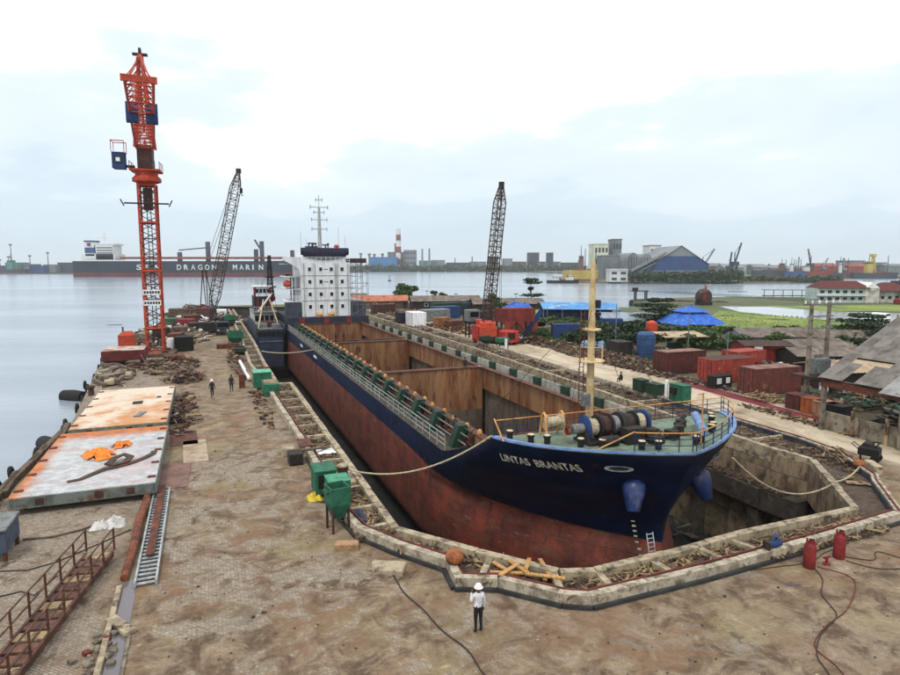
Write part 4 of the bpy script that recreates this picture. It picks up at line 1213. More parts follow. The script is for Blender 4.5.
# ---- tower crane on the pier; its jib reaches back towards the camera
tw = thing('tower_crane', 'tall orange tower crane with lattice mast standing on the left pier edge', 'crane', D(99.5, -6.8), TH - R(4))
HJ = 29.2
for (x, y) in ((-1.08, -1.08), (1.08, -1.08), (1.08, 1.08), (-1.08, 1.08)):
    MB().bc((x, y, 12.2), (.26, .26, 24.4)).build('mast_leg', m_orange, tw)
for k in range(11):           # one bay of bracing each
    z0, z1 = .5 + k * 2.17, .5 + (k + 1) * 2.17
    mb = MB()
    cs = [(-1.08, -1.08), (1.08, -1.08), (1.08, 1.08), (-1.08, 1.08)]
    zm = (z0 + z1) / 2
    for i in range(4):
        a, b = cs[i], cs[(i + 1) % 4]
        mb.bar((*a, z0), (*b, zm), .08); mb.bar((*b, zm), (*a, z1), .08); mb.bar((*a, zm), (*b, zm), .06)
    mb.build('mast_bracing', m_rustd, tw)
for z in (.5, 4.0, 12.2, 19.0, 24.2):
    mb = MB()
    cs = [(-1.08, -1.08), (1.08, -1.08), (1.08, 1.08), (-1.08, 1.08)]
    for i in range(4): mb.bar((*cs[i], z), (*cs[(i + 1) % 4], z), .24)
    mb.build('mast_frame', m_orange, tw)
mb = MB(); mb.bc((-.2, 0, 13), (.1, .1, 23)); mb.bc((.3, 0, 13), (.1, .1, 23))
for k in range(46): mb.bc((.05, 0, 1.8 + k * .5), (.5, .05, .05))
mb.build('mast_ladder', m_dark, tw)
for z in (7.7, 9.2):          # white name boards on the mast, print too weathered to read
    pl = MB().bc((0, -1.25, z), (2.3, .05, .75)).build('name_board', m_white, tw)
    for k in range(6):
        MB().bc((-.9 + k * .36, -1.282, z), (.26, .012, .36)).build('board_mark', m_dark, pl)
mb = MB(); mb.lathe([(1.0, 0), (1.9, .3), (1.9, .75), (1.5, 1.1), (1.5, 1.7)], (0, 0, 24.4), 16); mb.build('slewing_ring', m_orange, tw, True)
mb = MB(); mb.bc((0, 0, 26.2), (3.9, 3.6, .25)); mb.build('slewing_platform', m_orange, tw)
for x in (-1.9, 1.9):
    mb = MB()
    for y in (-1.7, 0, 1.7): mb.cyl((x, y, 26.3), (x, y, 27.3), .05, n=5)
    mb.bar((x, -1.7, 27.3), (x, 1.7, 27.3), .08); mb.build('platform_rail', m_orange, tw)
mb = MB(); mb.bc((0, 0, 28.0), (1.9, 2.2, 3.0)); mb.build('tower_neck', m_rustd, tw)
for (x, z) in ((-2.2, 21.6), (2.2, 21.6)):
    mb = MB(); mb.bar((0, -1.4, z), (x * 1.3, -1.4, z), .16); mb.bar((x * 1.3, -1.4, z - .4), (x * 1.5, -1.4, z + .5), .12); mb.build('lamp_arm', m_dark, tw)
mb = MB(); mb.bc((.05, -.2, 22.3), (1.1, 1.3, 3.0)); mb.build('climbing_cage', m_rustd, tw)
# cat head
apex = Vector((0, 0, 42.0))
for (x, y) in ((-1.2, -1), (1.2, -1), (1.2, 1), (-1.2, 1)):
    MB().bar((x, y, 29.3), (x * .15, y * .15, 42), .26).build('head_leg', m_orange, tw)
mb = MB()
for k in range(1, 8):
    f = k / 8; w_ = 1.2 * (1 - f * .85); z = 29.3 + 12.7 * f
    for a, b in (((-w_, -w_ * .8), (w_, -w_ * .8)), ((-w_, w_ * .8), (w_, w_ * .8)), ((-w_, -w_ * .8), (-w_, w_ * .8)), ((w_, -w_ * .8), (w_, w_ * .8))): mb.bar((*a, z), (*b, z), .12)
mb.build('head_bracing', m_orange, tw)
mb = MB(); mb.lathe([(.5, -.15), (.55, 0), (.5, .15)], (0, 0, 42.3), 12, 'X'); mb.bc((0, 0, 41.9), (1.9, .5, .3)); mb.build('head_sheave', m_dark, tw)
# jib towards the camera (local -y)
jdir = Vector((0.0, -1.0, 0.0)); jdir = (Matrix.Rotation(-R(21.5 - 4) + math.atan2(-D(99.5, -6.8).x * 1.0, D(99.5, -6.8).y) * 1.0 - R(0.3), 3, 'Z') @ jdir)
J0 = Vector((0, 0, HJ)) + jdir * 1.2; J1 = Vector((0, 0, HJ)) + jdir * 37.0
def jib(p, q, w_, h, bays, nm):
    d = (q - p).normalized(); a = Vector((d.y, -d.x, 0)); top = Vector((0, 0, h))
    for o_ in (a * w_ / 2, -a * w_ / 2):
        MB().bar(p + o_, q + o_, .18).build(nm + '_chord', m_orange, tw)
    MB().bar(p + top, q + top * .8, .2).build(nm + '_chord', m_orange, tw)
    for k in range(bays):
        f0, f1, fm = k / bays, (k + 1) / bays, (k + .5) / bays
        A0, A1 = p.lerp(q, f0), p.lerp(q, f1); tm = p.lerp(q, fm) + top * (1 - .2 * fm)
        mb = MB()
        mb.bar(A0 + a * w_ / 2, A0 - a * w_ / 2, .10); mb.bar(A0 + a * w_ / 2, A1 - a * w_ / 2, .06) if k % 2 else mb.bar(A0 - a * w_ / 2, A1 + a * w_ / 2, .06)
        for o_ in (a * w_ / 2, -a * w_ / 2): mb.bar(A0 + o_, tm, .06); mb.bar(A1 + o_, tm, .06)
        mb.build(nm + '_bracing', m_orange, tw)
    return a
a_ = jib(J0, J1, 2.3, 2.2, 16, 'jib')
mb = MB(); mb.bc(J1, (2.9, .3, .55), math.atan2(jdir.y, jdir.x) + PI / 2); mb.build('jib_end_frame', m_orange, tw)
C0 = Vector((0, 0, HJ)) - jdir * 1.2; C1 = Vector((0, 0, HJ)) - jdir * 13
jib(C0, C1, 2.0, 1.4, 7, 'counter_jib')
for f in (.45, .97):
    for o_ in (-1, 1):
        MB().bar(apex, J0.lerp(J1, f) + a_ * .9 * o_ + Vector((0, 0, .3)), .11).build('tie_bar', m_orange, tw)
for o_ in (-1, 1): MB().bar(apex, C1 + a_ * .9 * o_, .11).build('tie_bar', m_orange, tw)
ang = math.atan2(jdir.y, jdir.x) + PI / 2
for o_ in (-.95, .95):
    mb = MB(); mb.bc(J0.lerp(J1, .60) + a_ * o_ + Vector((0, 0, .1)), (1.2, 1.6, 1.9), ang); mb.build('ballast_block', m_blue, tw)
for o_ in (-.8, .8):
    mb = MB(); mb.bc(C1 + jdir * 1.5 + a_ * o_ - Vector((0, 0, .9)), (.8, 1.6, 1.9), ang); mb.build('ballast_block', m_blue, tw)
# cab
cb = MB().bc((-3.1, -1.6, 27.2), (1.5, 1.8, 2.1)).build('operator_cab', m_blue, tw)
MB().bc((-3.1, -2.52, 27.3), (1.1, .03, 1.0)).build('window', m_glass, cb)
MB().bc((-3.1, -2.54, 27.3), (.5, .03, .5)).build('pane', m_white, cb)
mb = MB(); mb.bc((-3.1, -1.6, 28.32), (1.7, 2.0, .12)); mb.build('cab_roof', m_white, cb)
mb = MB()
for (x, y) in ((-3.9, -2.5), (-2.3, -2.5), (-3.9, -.7), (-2.3, -.7)): mb.cyl((x, y, 28.3), (x, y, 29.8), .05, n=5)
for (p, q) in (((-3.9, -2.5), (-2.3, -2.5)), ((-3.9, -2.5), (-3.9, -.7)), ((-3.9, -.7), (-2.3, -.7))): mb.bar((*p, 29.8), (*q, 29.8), .09)
mb.build('cab_top_rail', m_orange, cb)
mb = MB(); mb.bc((-2.0, -1.0, 26.6), (1.4, .6, .3)); mb.build('cab_bracket', m_dark, tw)
MB().bb((0, 0, .25), (5.2, 5.2, .5), 0, .06).build('base_frame', m_oldwood, tw)
for (x, y) in ((-1.35, -1.35), (1.35, -1.35), (1.35, 1.35), (-1.35, 1.35)):
    MB().bc((x, y, .6), (.8, .8, .5)).build('base_plate', m_rust, tw)

# ---- crawler cranes
def crawler(name_label, loc, rz, boom_vec, boomw, house_m, cab_m, track_m=None, hook_drop=.55, gh=7.2, bm=None):
    rt = thing('crawler_crane', name_label, 'crane', loc, rz)
    bm = bm or m_dark
    for sd in (-1, 1):
        prof = [(-2.6, .45), (-2.2, .08), (2.2, .08), (2.6, .45), (2.3, .95), (-2.3, .95)]
        mb = MB(); n = len(prof); x0, x1 = sd * 1.25, sd * 2.0
        mb.add([(x0, y, z) for y, z in prof] + [(x1, y, z) for y, z in prof], [tuple(range(n)), tuple(range(2 * n - 1, n - 1, -1))] + [(i, n + i, n + (i + 1) % n, (i + 1) % n) for i in range(n)])
        tr = mb.build('crawler_track', m_black, rt)
        for k in range(5):
            MB().lathe([(.3, 0), (.3, .1), (0, .1)], (sd * 2.0 if sd > 0 else -2.1, -1.9 + k * .95, .5), 10, 'X').build('track_wheel', m_rustd, tr, True)
    MB().bc((0, 0, .85), (2.5, 3.2, .5)).build('car_body', m_dark, rt)
    MB().lathe([(1.1, 0), (1.1, .3)], (0, 0, 1.1), 16).build('slew_ring', m_dark, rt, True)
    hs = MB().bb((.25, -.9, 2.5), (2.6, 4.6, 2.2), 0, .12).build('engine_house', house_m, rt)
    for k in range(4):
        MB().bc((1.56, -2.4 + k * .9, 2.5), (.03, .6, 1.2)).build('side_louvre', m_dark, hs)
    MB().bc((.25, -3.3, 2.1), (2.9, .7, 1.6)).build('counterweight', house_m, rt)
    cbo = MB().bb((-1.0, 1.6, 2.6), (1.2, 1.7, 2.3), 0, .1).build('cab', cab_m, rt)
    MB().bc((-1.0, 2.46, 2.9), (.95, .03, 1.1)).build('windscreen', m_glass, cbo)
    for x in (-1.615, -.385): MB().bc((x, 1.7, 2.95), (.03, 1.2, .9)).build('window', m_glass, cbo)
    foot = Vector((.3, 1.6, 2.0)); tip = foot + Vector(boom_vec); d = (tip - foot).normalized()
    side = d.cross(Vector((0, 0, 1))).normalized()
    L = (tip - foot).length
    k1, k2 = .12, .88
    P = [foot, foot + d * L * k1, foot + d * L * k2, tip]
    for (i, wa, wb, nb) in ((0, .7, boomw, 4), (1, boomw, boomw, 20), (2, boomw, .45, 5)):
        mb = MB(); ch = mb.lattice(P[i], P[i + 1], wa, wb, nb, .075, side)
        bo = mb.build('boom_lacing', bm, rt)
        for a, b in ch: MB().bar(a, b, .14).build('boom_chord', bm, rt)
    MB().bc(tip, (.9, .9, 1.0)).build('boom_head', m_dark, rt)
    MB().lathe([(.45, -.15), (.45, .15)], tip + Vector((0, .3, .1)), 12, 'X').build('head_sheave', m_dark, rt)
    # gantry and pendants
    g0 = Vector((.3, -2.6, 3.6)); gt = Vector((.3, -1.6, gh))
    for sx in (-.8, .8):
        MB().bar(g0 + Vector((sx, 0, 0)), gt + Vector((sx * .5, 0, 0)), .16).build('gantry_leg', m_dark, rt)
        MB().bar(Vector((.3 + sx, .6, 3.6)), gt + Vector((sx * .5, 0, 0)), .14).build('gantry_leg', m_dark, rt)
    MB().bc(gt, (1.3, .4, .4)).build('gantry_head', m_dark, rt)
    for sx in (-.35, .35): MB().cyl(gt + Vector((sx, 0, 0)), tip + Vector((sx, 0, 0)), .05, n=4).build('pendant_rope', m_dark, rt)
    # hook on its falls
    hk = tip + Vector((boom_vec[0] * .03, .6, -L * hook_drop))
    for sx in (-.12, .12): MB().cyl(tip + Vector((sx, .6, 0)), hk + Vector((sx, 0, 0)), .035, n=4).build('hoist_rope', m_dark, rt)
    MB().bc(hk, (.55, .4, 1.1)).build('hook_block', m_dark, rt)
    MB().tube([hk + Vector((0, 0, -.5)), hk + Vector((0, 0, -.9)), hk + Vector((.25, 0, -1.15)), hk + Vector((.45, 0, -.9))], .09, 6).build('hook', m_dark, rt)
    return rt, tip
m_latt = mat('weathered_boom_paint', C(112, 92, 76), C(84, 68, 60), scale=2, c3=C(70, 56, 50), s3=2)
m_maroonh = mat('maroon_engine_house', C(112, 70, 66), C(86, 58, 54), scale=1, c3=C(138, 122, 112), s3=1)
b1 = D(150, 0.6)
q = at(238.5, 171, b1.y + 2) - Vector((b1.x, b1.y, 2.0))
r1, tip1 = crawler('dark lattice boom crawler crane at the far end of the left pier', b1, 0.0, (q.x - .3, q.y - 1.6, q.z), 1.9, m_maroonh, m_maroonh, hook_drop=.13, gh=11.5, bm=m_latt)
b2 = D(96, 44.3)
q = at(501.5, 185, b2.y + 3) - Vector((b2.x, b2.y, 2.0))
r2, tip2 = crawler('orange cabbed crawler crane with tall boom beside the ship on the yard road', b2, 0.0, (q.x - .3, q.y - 1.6, q.z), 1.5, m_orange, m_orange, hook_drop=.86, bm=m_latt)
# ================================================================ left pier
def hatch_material(name, orange_all):
    m, t, b = nodes_of(name)
    tc = mk(t, 'ShaderNodeTexCoord'); v = tc.outputs['Object']
    sep = mk(t, 'ShaderNodeSeparateXYZ'); t.links.new(v, sep.inputs[0])
    X, Y = sep.outputs['X'], sep.outputs['Y']
    n1 = nz(t, v, 0.35, 8, 0.65, .4); n2 = nz(t, v, 1.6, 8, 0.7); n3 = nz(t, vmap(t, v, (.3, 1, 1)), .9, 7, .6)
    c = mix(t, ramp(t, n2, .38, .62), C(206, 210, 212), C(182, 182, 184))
    c = mix(t, mth(t, 'MULTIPLY', ramp(t, n3, .48, .66), .55), c, C(196, 170, 168))
    if orange_all:
        c = mix(t, ramp(t, mth(t, 'ADD', n1, mth(t, 'MULTIPLY', Y, -.012)), .42, .66), C(224, 212, 196), C(208, 154, 102))
        c = mix(t, mth(t, 'MULTIPLY', ramp(t, n2, .5, .68), .6), c, C(222, 206, 186))
    else:
        edge = mth(t, 'MAXIMUM', ramp(t, mth(t, 'ADD', Y, mth(t, 'MULTIPLY', n1, 3.0)), 5.6, 7.2), ramp(t, mth(t, 'ADD', X, mth(t, 'MULTIPLY', n1, 2.2)), -2.4, -1.4, 1.0, 0.0))
        c = mix(t, edge, c, mix(t, ramp(t, n2, .4, .6), C(212, 140, 70), C(184, 116, 62)))
    c = mix(t, mth(t, 'MULTIPLY', ramp(t, nz(t, v, 1.1, 9, .75), .61, .70), .7), c, C(130, 96, 78))
    c = mix(t, 1.0, c, ramp(t, nz(t, v, 9, 4, .6), .25, .75, .85, 1.12), 'MULTIPLY')
    t.links.new(c, b.inputs['Base Color']); b.inputs['Roughness'].default_value = .6
    bump(t, b, nz(t, v, .9, 3, .5), .25, .08)
    return m
m_hatch1 = hatch_material('hatch_white_rust', False); m_hatch2 = hatch_material('hatch_orange_rust', True)
m_hatchside = mat('hatch_side_grey', C(140, 148, 142), C(112, 118, 112), scale=1.5, c3=C(120, 88, 66), s3=1.0)
def hatch(label, s, t, L, W, zt, m, tilt=0.0):
    rt = dock('hatch_cover', label, 'hatch cover', s, t, 0.0, tilt)
    MB().bb((0, 0, zt - .02), (W, L, .06), 0, .01).build('top_plate', m, rt)
    for sx in (-1, 1):
        MB().box(sx * W / 2 - .06, sx * W / 2 + .06, -L / 2, L / 2, zt - .62, zt - .055).build('side_girder', m_hatchside, rt)
    for sy in (-1, 1):
        MB().box(-W / 2 + .07, W / 2 - .07, sy * L / 2 - .05, sy * L / 2 + .05, zt - .62, zt - .055).build('end_girder', m_hatchside, rt)
    for k in range(1, 5):
        MB().box(-W / 2 + .1, W / 2 - .1, -L / 2 + k * L / 5 - .06, -L / 2 + k * L / 5 + .06, zt - .5, zt - .06).build('cross_beam', m_hatchside, rt)
    for (x, y) in ((-W * .4, -L * .42), (W * .4, -L * .42), (-W * .4, L * .42), (W * .4, L * .42), (0, -L * .42)):
        MB().bc((x, y, (zt - .62) / 2), (.5, .5, zt - .63), U(0, .3)).build('support_block', m_oldwood, rt)
    for (x, y) in ((.1 * W, -L / 2 - .07), (.32 * W, -L / 2 - .07), (-.3 * W, -L / 2 - .07)):
        MB().box(x - .2, x + .2, y, y + .05, zt - .5, zt - .15).build('lug_plate', m_rustd, rt)
    for k in range(5):
        for sx in (-1, 1):
            MB().bc((sx * (W / 2 - .25), -L / 2 + 1.0 + k * (L - 2) / 4, zt + .04), (.42, .3, .06)).build('pad_plate', m_rust, rt)
    return rt
h1 = hatch('large pale steel hatch cover with orange rust bands and an orange tarp on it', 44.4, -6.5, 13.4, 7.0, 1.0, m_hatch1)
h2 = hatch('orange rusted steel hatch cover lying behind the pale one on the pier', 60.6, -6.5, 15.6, 6.7, .9, m_hatch2)
MB().bc((1.2, -4.6, .96), (.5, 1.7, .1), -.25).build('cleat_bar', m_steel, h2)
MB().bc((.6, .4, .935), (.8, 1.2, .02)).build('access_hole', m_black, h2)
MB().bc((2.2, 2.4, .935), (.35, .6, .02)).build('access_hole', m_black, h2)
# orange tarpaulin crumpled on the near hatch cover
m_tarp = mat('orange_tarp', C(238, 158, 56), C(214, 126, 40), scale=2.5, bmp=.6, bscale=4, bdist=.1)
def crumple(w, l, h, seed, n=18, arms=True):
    r_ = random.Random(seed); mb = MB(); vs, fs = [], []
    for j in range(n + 1):
        for i in range(n + 1):
            u, v = i / n * 2 - 1, j / n * 2 - 1
            x = u * w / 2 * (1 + .25 * noise.noise(Vector((u * 2, v * 2, seed)))); y = v * l / 2 * (1 + .3 * noise.noise(Vector((u * 2, v * 2, seed + 9))))
            rr = max(abs(u), abs(v))
            z = h * max(0.0, 1 - rr ** 3) * (.35 + .9 * abs(noise.noise(Vector((u * 3.1, v * 3.1, seed + 4))))) + .02
            vs.append((x, y, z))
    for j in range(n):
        for i in range(n):
            a = j * (n + 1) + i; u, v = (i + .5) / n * 2 - 1, (j + .5) / n * 2 - 1
            if arms and abs(u) > .45 and abs(v) > .45 and noise.noise(Vector((u * 3, v * 3, seed + 2))) > -.25: continue
            fs.append((a, a + 1, a + n + 2, a + n + 1))
    mb.add(vs, fs)
    return mb
one(crumple(1.75, 2.6, .42, 3), 'tarpaulin', m_tarp, 'larger crumpled orange tarp lying in the middle of the pale hatch cover', 'tarpaulin', D(44.3, -6.7, 1.04), TH + .4, smooth=True)
one(crumple(1.2, 1.7, .35, 8), 'tarpaulin', m_tarp, 'smaller crumpled orange tarp beside the larger one on the hatch cover', 'tarpaulin', D(46.3, -5.6, 1.04), TH - .2, smooth=True)
mb = MB()
def ribbon(mb, pts, w, th):
    pts = [Vector(p) for p in pts]; vs, fs = [], []
    for i, p in enumerate(pts):
        d = (pts[min(i + 1, len(pts) - 1)] - pts[max(0, i - 1)]); d.z = 0; d.normalize(); a = Vector((-d.y, d.x, 0)) * w / 2
        vs += [p - a, p + a, p + a + Vector((0, 0, th)), p - a + Vector((0, 0, th))]
    for i in range(len(pts) - 1):
        o = 4 * i
        fs += [(o, o + 1, o + 5, o + 4), (o + 1, o + 2, o + 6, o + 5), (o + 2, o + 3, o + 7, o + 6), (o + 3, o, o + 4, o + 7)]
    fs += [(3, 2, 1, 0), (len(vs) - 4, len(vs) - 3, len(vs) - 2, len(vs) - 1)]
    return mb.add(vs, fs)
ribbon(mb, [(-7.6, 39.4, 1.02), (-7.0, 39.6, 1.03), (-6.5, 40.3, 1.05), (-5.9, 41.0, 1.12), (-5.4, 41.2, 1.05), (-4.8, 41.6, 1.05), (-4.4, 42.0, 1.05), (-3.9, 42.6, 1.08), (-3.5, 43.4, 1.06), (-3.45, 44.0, 1.05)], .34, .04)
ribbon(mb, [(-5.9, 41.9, 1.03), (-5.6, 42.6, 1.2), (-5.1, 42.9, 1.3), (-4.7, 42.5, 1.22), (-4.9, 41.9, 1.1), (-5.5, 41.5, 1.08), (-5.9, 41.9, 1.16)], .42, .08)
one(mb, 'lifting_strap', mat('brown_webbing', C(108, 82, 62), C(84, 64, 50), scale=3), 'long brown webbing strap coiled across the pale hatch cover', 'strap', rz=TH)
# ladder gangway, plank, log, channel
lad = dock('gangway_ladder', 'grey aluminium ladder gangway lying on the ground beside the hatch covers', 'ladder', 33, -2.75, .02)
for sx in (-.4, .4):
    MB().box(sx - .04, sx + .04, -5.8, 5.8, 0, .22).build('side_rail', m_alu, lad)
for k in range(29):
    MB().box(-.36, .36, -5.7 + k * .4, -5.7 + k * .4 + .16, .05, .1).build('rung', m_alu, lad)
one(MB().box(-.17, .17, -3.9, 5.6, 0, .05), 'plank', m_rust, 'long rust brown plank lying along the aluminium ladder', 'plank', D(33.6, -2.75, .25), TH)
one(MB().tube([(0, -5.2, .16), (.1, -2, .2), (.05, 1, .2), (.2, 3.4, .22), (.15, 5.2, .22)], [.15, .2, .21, .22, .18], 9), 'log', mat('red_brown_log', C(150, 92, 62), C(110, 64, 46), scale=2, c3=C(84, 56, 44), s3=1.5), 'rough red brown log lying in the drain beside the ladder', 'log', D(33.2, -3.62), TH, smooth=True)
for (ss, tt, w_, l_, rz, m, lb) in ((46.8, -1.05, 1.6, 5.6, .03, mat('dusty_plate', C(196, 180, 160), C(170, 150, 130), scale=1), 'pale dusty steel plate lying on the pier road beside the hatch cover'),
                                  (41.6, -2.2, 1.75, 4.8, -.02, mat('pink_brown_plate', C(152, 122, 112), C(126, 100, 90), scale=1), 'pinkish brown steel plate lying at the top end of the ladder'),
                                  (50.6, -1.9, 1.9, 4.2, .05, m_rust, 'dark rusty steel plate lying beside the gap of the hatch covers')):
    one(MB().bb((0, 0, .02), (w_, l_, .04), 0, .01), 'steel_plate', m, lb, 'steel plate', D(ss, tt), TH + rz)
# open drain with broken kerb
ch = dock('drain_channel', 'narrow water filled drain with broken concrete edge on the paving', 'drain', 25, -3.3)
MB().box(-.30, .22, -16, 3.0, .004, .012).build('water', mat('drain_water', C(128, 124, 130), rough=.08, bmp=0), ch)
for k in range(7):
    MB().bb((-.42, 2.4 - k * 1.25 - 0.6, .08), (.2, 1.2, .18 + U(-.03, .03)), U(-.03, .03), .02).build('edge_kerb', m_conc, ch)
for k in range(5):
    MB().bb((.30, -2 - k * 1.35, .03), (.12, 1.3, .07), 0, .01).build('edge_kerb', m_conc_d, ch)
one(MB().bb((0, 0, .12), (.42, 1.5, .16), 0, .03), 'broken_kerb', m_conc, 'tilted broken concrete kerb lying over the drain', 'concrete block', D(24.3, -3.35), TH + .55)
for i in range(34):
    r_ = U(.08, .24)
    mb = MB(); mb.bb((0, 0, r_ * .35), (r_ * U(.8, 1.5), r_, r_ * .7), 0, r_ * .2)
    one(mb, 'broken_stone', m_conc_d if i % 5 else m_redpipe, 'small broken stone in the heap beside the drain near the gangway', 'stone', D(22.6 + U(-1.8, 1.5), -3.9 + U(-.7, .5)), U(0, 3), 'stones heaped beside the drain')
# rusty gangway with handrails, lower left
gw = thing('gangway', 'rusty brown gangway with handrails lying on the paving in the lower left', 'gangway', D(25.3, -5.9, .0), TH + math.atan2(-(-4.9 + 6.9), 29.6 - 21.0) + R(2))
m_gw = mat('gangway_rust', C(120, 84, 68), C(92, 64, 54), scale=2, c3=C(150, 116, 96), s3=1.5)
GL = 5.4
for sx in (-.55, .55):
    MB().box(sx - .05, sx + .05, -GL, GL, .12, .38).build('stringer', m_gw, gw)
for k in range(16):
    MB().box(-.48, .48, -GL + k * .68, -GL + k * .68 + .5, .3, .36).build('tread_plate', (m_gw if k % 3 else m_stick), gw)
for sx in (-.58, .58):
    for k in range(9):
        MB().cyl((sx, -GL + .3 + k * 1.33, .36), (sx, -GL + .3 + k * 1.33, 1.36), .045, n=6).build('rail_post', m_gw, gw)
    for z in (.86, 1.36):
        MB().cyl((sx, -GL, z), (sx, GL + .2, z), .035, n=6).build('handrail', m_gw, gw)
MB().box(-.8, -.45, -5.2, -2.5, .2, .34).build('side_plate', m_gw, gw)
# bits lying about on the paving
for i, (ss, tt, rz) in enumerate(((34.5, -5.4, .3), (34.9, -4.75, 1.2), (34.4, -4.6, 2.0))):
    one(crumple(.75, .8, .5, 20 + i, 10, False), 'plastic_sack', mat('white_sack_%d' % i, C(226, 224, 222), C(196, 194, 192), scale=4), ('leftmost', 'middle', 'rightmost')[i] + ' white rubbish sack in front of the pale hatch cover', 'sack', D(ss, tt, .0), rz, smooth=True)
bx = dock('equipment_box', 'blue grey equipment box on rusty feet at the left edge', 'box', 32.9, -9.3, 0)
MB().bb((0, 0, .95), (1.3, 2.2, 1.0), 0, .06).build('body', mat('box_bluegrey', C(92, 104, 122), C(72, 82, 98), scale=1.5), bx)
MB().bb((0, 0, 1.5), (1.4, 2.3, .1), 0, .02).build('lid', m_steel, bx)
for (x, y) in ((-.55, -.95), (.55, -.95), (.55, .95), (-.55, .95)): MB().box(x - .08, x + .08, y - .08, y + .08, 0, .45).build('foot', m_rust, bx)
one(MB().tube([D(34.2, -8.6, .05), D(34.0, -7.4, .05), D(34.4, -6.2, .06), D(34.9, -5.6, .05)], .05, 5), 'batten', m_oldwood, 'thin wooden batten lying on the paving below the pale hatch cover', 'batten')
one(MB().tube([D(31.0, -9.0, .03), D(30.6, -7.6, .03), D(31.0, -6.6, .03), D(32.3, -5.2, .03), D(33.6, -3.9, .03)], .03, 5), 'hose', m_hose, 'thin brown hose curving over the paving below the sacks', 'hose')
one(MB().tube([D(29.4, -9.6, .03), D(28.4, -8.4, .03), D(28.6, -7.4, .03), D(27.9, -6.8, .1), D(28.5, -6.1, .5)], .03, 5), 'hose', m_hose, 'dark hose trailing over the rusty gangway at the left edge', 'hose')

# pier edge: fender tyres, timber baulks, rope
def tyre_mesh():
    mb = MB(); n = 18; pr = [(.42, -.12), (.5, -.08), (.52, 0), (.5, .08), (.42, .12), (.3, .1), (.28, 0), (.3, -.1)]
    vs, fs = [], []
    for i in range(n):
        a = 2 * PI * i / n
        for (r_, h) in pr: vs.append((r_ * math.cos(a), r_ * math.sin(a), h))
    k = len(pr)
    for i in range(n):
        for j in range(k): fs.append((i * k + j, ((i + 1) % n) * k + j, ((i + 1) % n) * k + (j + 1) % k, i * k + (j + 1) % k))
    mb.add(vs, fs); return mb.mesh('old_tyre_fender', m_black, True)
ty = tyre_mesh()
def edge_t(s):
    for (a, b) in zip(left_edge[:-1], left_edge[1:]):
        if a[1] <= s <= b[1]:
            return a[0] + (b[0] - a[0]) * (s - a[1]) / (b[1] - a[1])
    return -11
edge_near = ['hanging low over the water beside the near hatch cover', 'beside the gap between the hatch covers', 'beside the far end of the orange hatch cover']
for i, s in enumerate((43.5, 47.5, 51, 54, 57.8, 61.5, 66, 71.5, 77, 80.5, 86, 93, 98.5)):
    o = bpy.data.objects.new('old_tyre_fender', ty); col.objects.link(o)
    o.location = D(s, edge_t(s) - .25 - (.5 if i % 4 == 1 else 0), -.35 + U(-.3, .2)); o.rotation_euler = (R(90) + U(-.2, .2), U(-.3, .3), TH + PI / 2)
    tag(o, 'black fender tyre hanging on the left pier edge beside the water', 'tyre', 'tyres along the pier edge')
one(MB().lathe([(0, -1.6), (.7, -1.4), (.8, 0), (.7, 1.4), (0, 1.6)], (0, 0, 0), 14, 'Y'), 'fender', m_black, 'fat black cylindrical fender floating below the timber pile on the pier edge', 'fender', D(80, -14.2, -1.7), TH + .9, smooth=True)
one(MB().lathe([(0, -1.4), (.6, -1.2), (.7, 0), (.6, 1.2), (0, 1.4)], (0, 0, 0), 14, 'Y'), 'fender', m_black, 'black cylindrical fender floating at the far corner of the near hatch cover', 'fender', D(58.5, -12.4, -1.6), TH + .5, smooth=True)
mkb = []
for L in (2.2, 3.0, 4.0, 5.5):
    mkb.append(MB().bb((0, 0, .2), (.4, L, .4), 0, .03).mesh('timber_baulk', m_oldwood))
m_conc_obj = [MB().bb((0, 0, .3), (1.3, 1.8, .6), 0, .05).mesh('concrete_block', m_conc_d), MB().bb((0, 0, .22), (1.0, 2.6, .44), 0, .05).mesh('concrete_block', m_conc)]
def put(me, name, label, cat, s, t, z, rz, group):
    o = bpy.data.objects.new(name, me); col.objects.link(o); o.location = D(s, t, z); o.rotation_euler = (0, 0, TH + rz)
    return tag(o, label, cat, group)
for i in range(46):
    s = 76 + 22 * U(0, 1); k = i % 6
    t = edge_t(s) + .8 + U(0, 3.0)
    if s > 88 and t > -10.5: t -= 2.0
    if k < 4: put(mkb[k], 'timber_baulk', 'weathered timber baulk in the untidy pile along the pier edge', 'timber', s, t, U(0, .5), U(-.5, .5), 'timber baulks on the pier edge')
    else: put(m_conc_obj[k - 4], 'concrete_block', 'grey concrete block in the pile along the pier edge before the red tank', 'concrete block', s, t, U(0, .3), U(-.4, .4), 'concrete blocks on the pier edge')
for i, s in enumerate((40.5, 43, 46, 49, 52.3, 55.5)):
    put(mkb[2 if i % 2 else 3], 'timber_baulk', 'timber fender baulk lying on the pier edge left of the hatch covers', 'timber', s, edge_t(s) + .5, .02, U(-.08, .08), 'fender baulks beside the hatch covers')
one(MB().tube([D(s, edge_t(s) + 1.1 + .25 * math.sin(s * .7), .06) for s in [40 + 2 * k for k in range(20)]], .06, 5), 'mooring_rope', m_rope, 'old rope running along the pier edge left of the hatch covers', 'rope')
one(MB().tube([D(70 + k * 1.2, -9.4 + 1.2 * math.sin(k * .55), .95 if k < 0 else .12) for k in range(9)], .06, 5), 'mooring_rope', m_rope, 'loose rope lying beyond the orange hatch cover on the pier', 'rope')
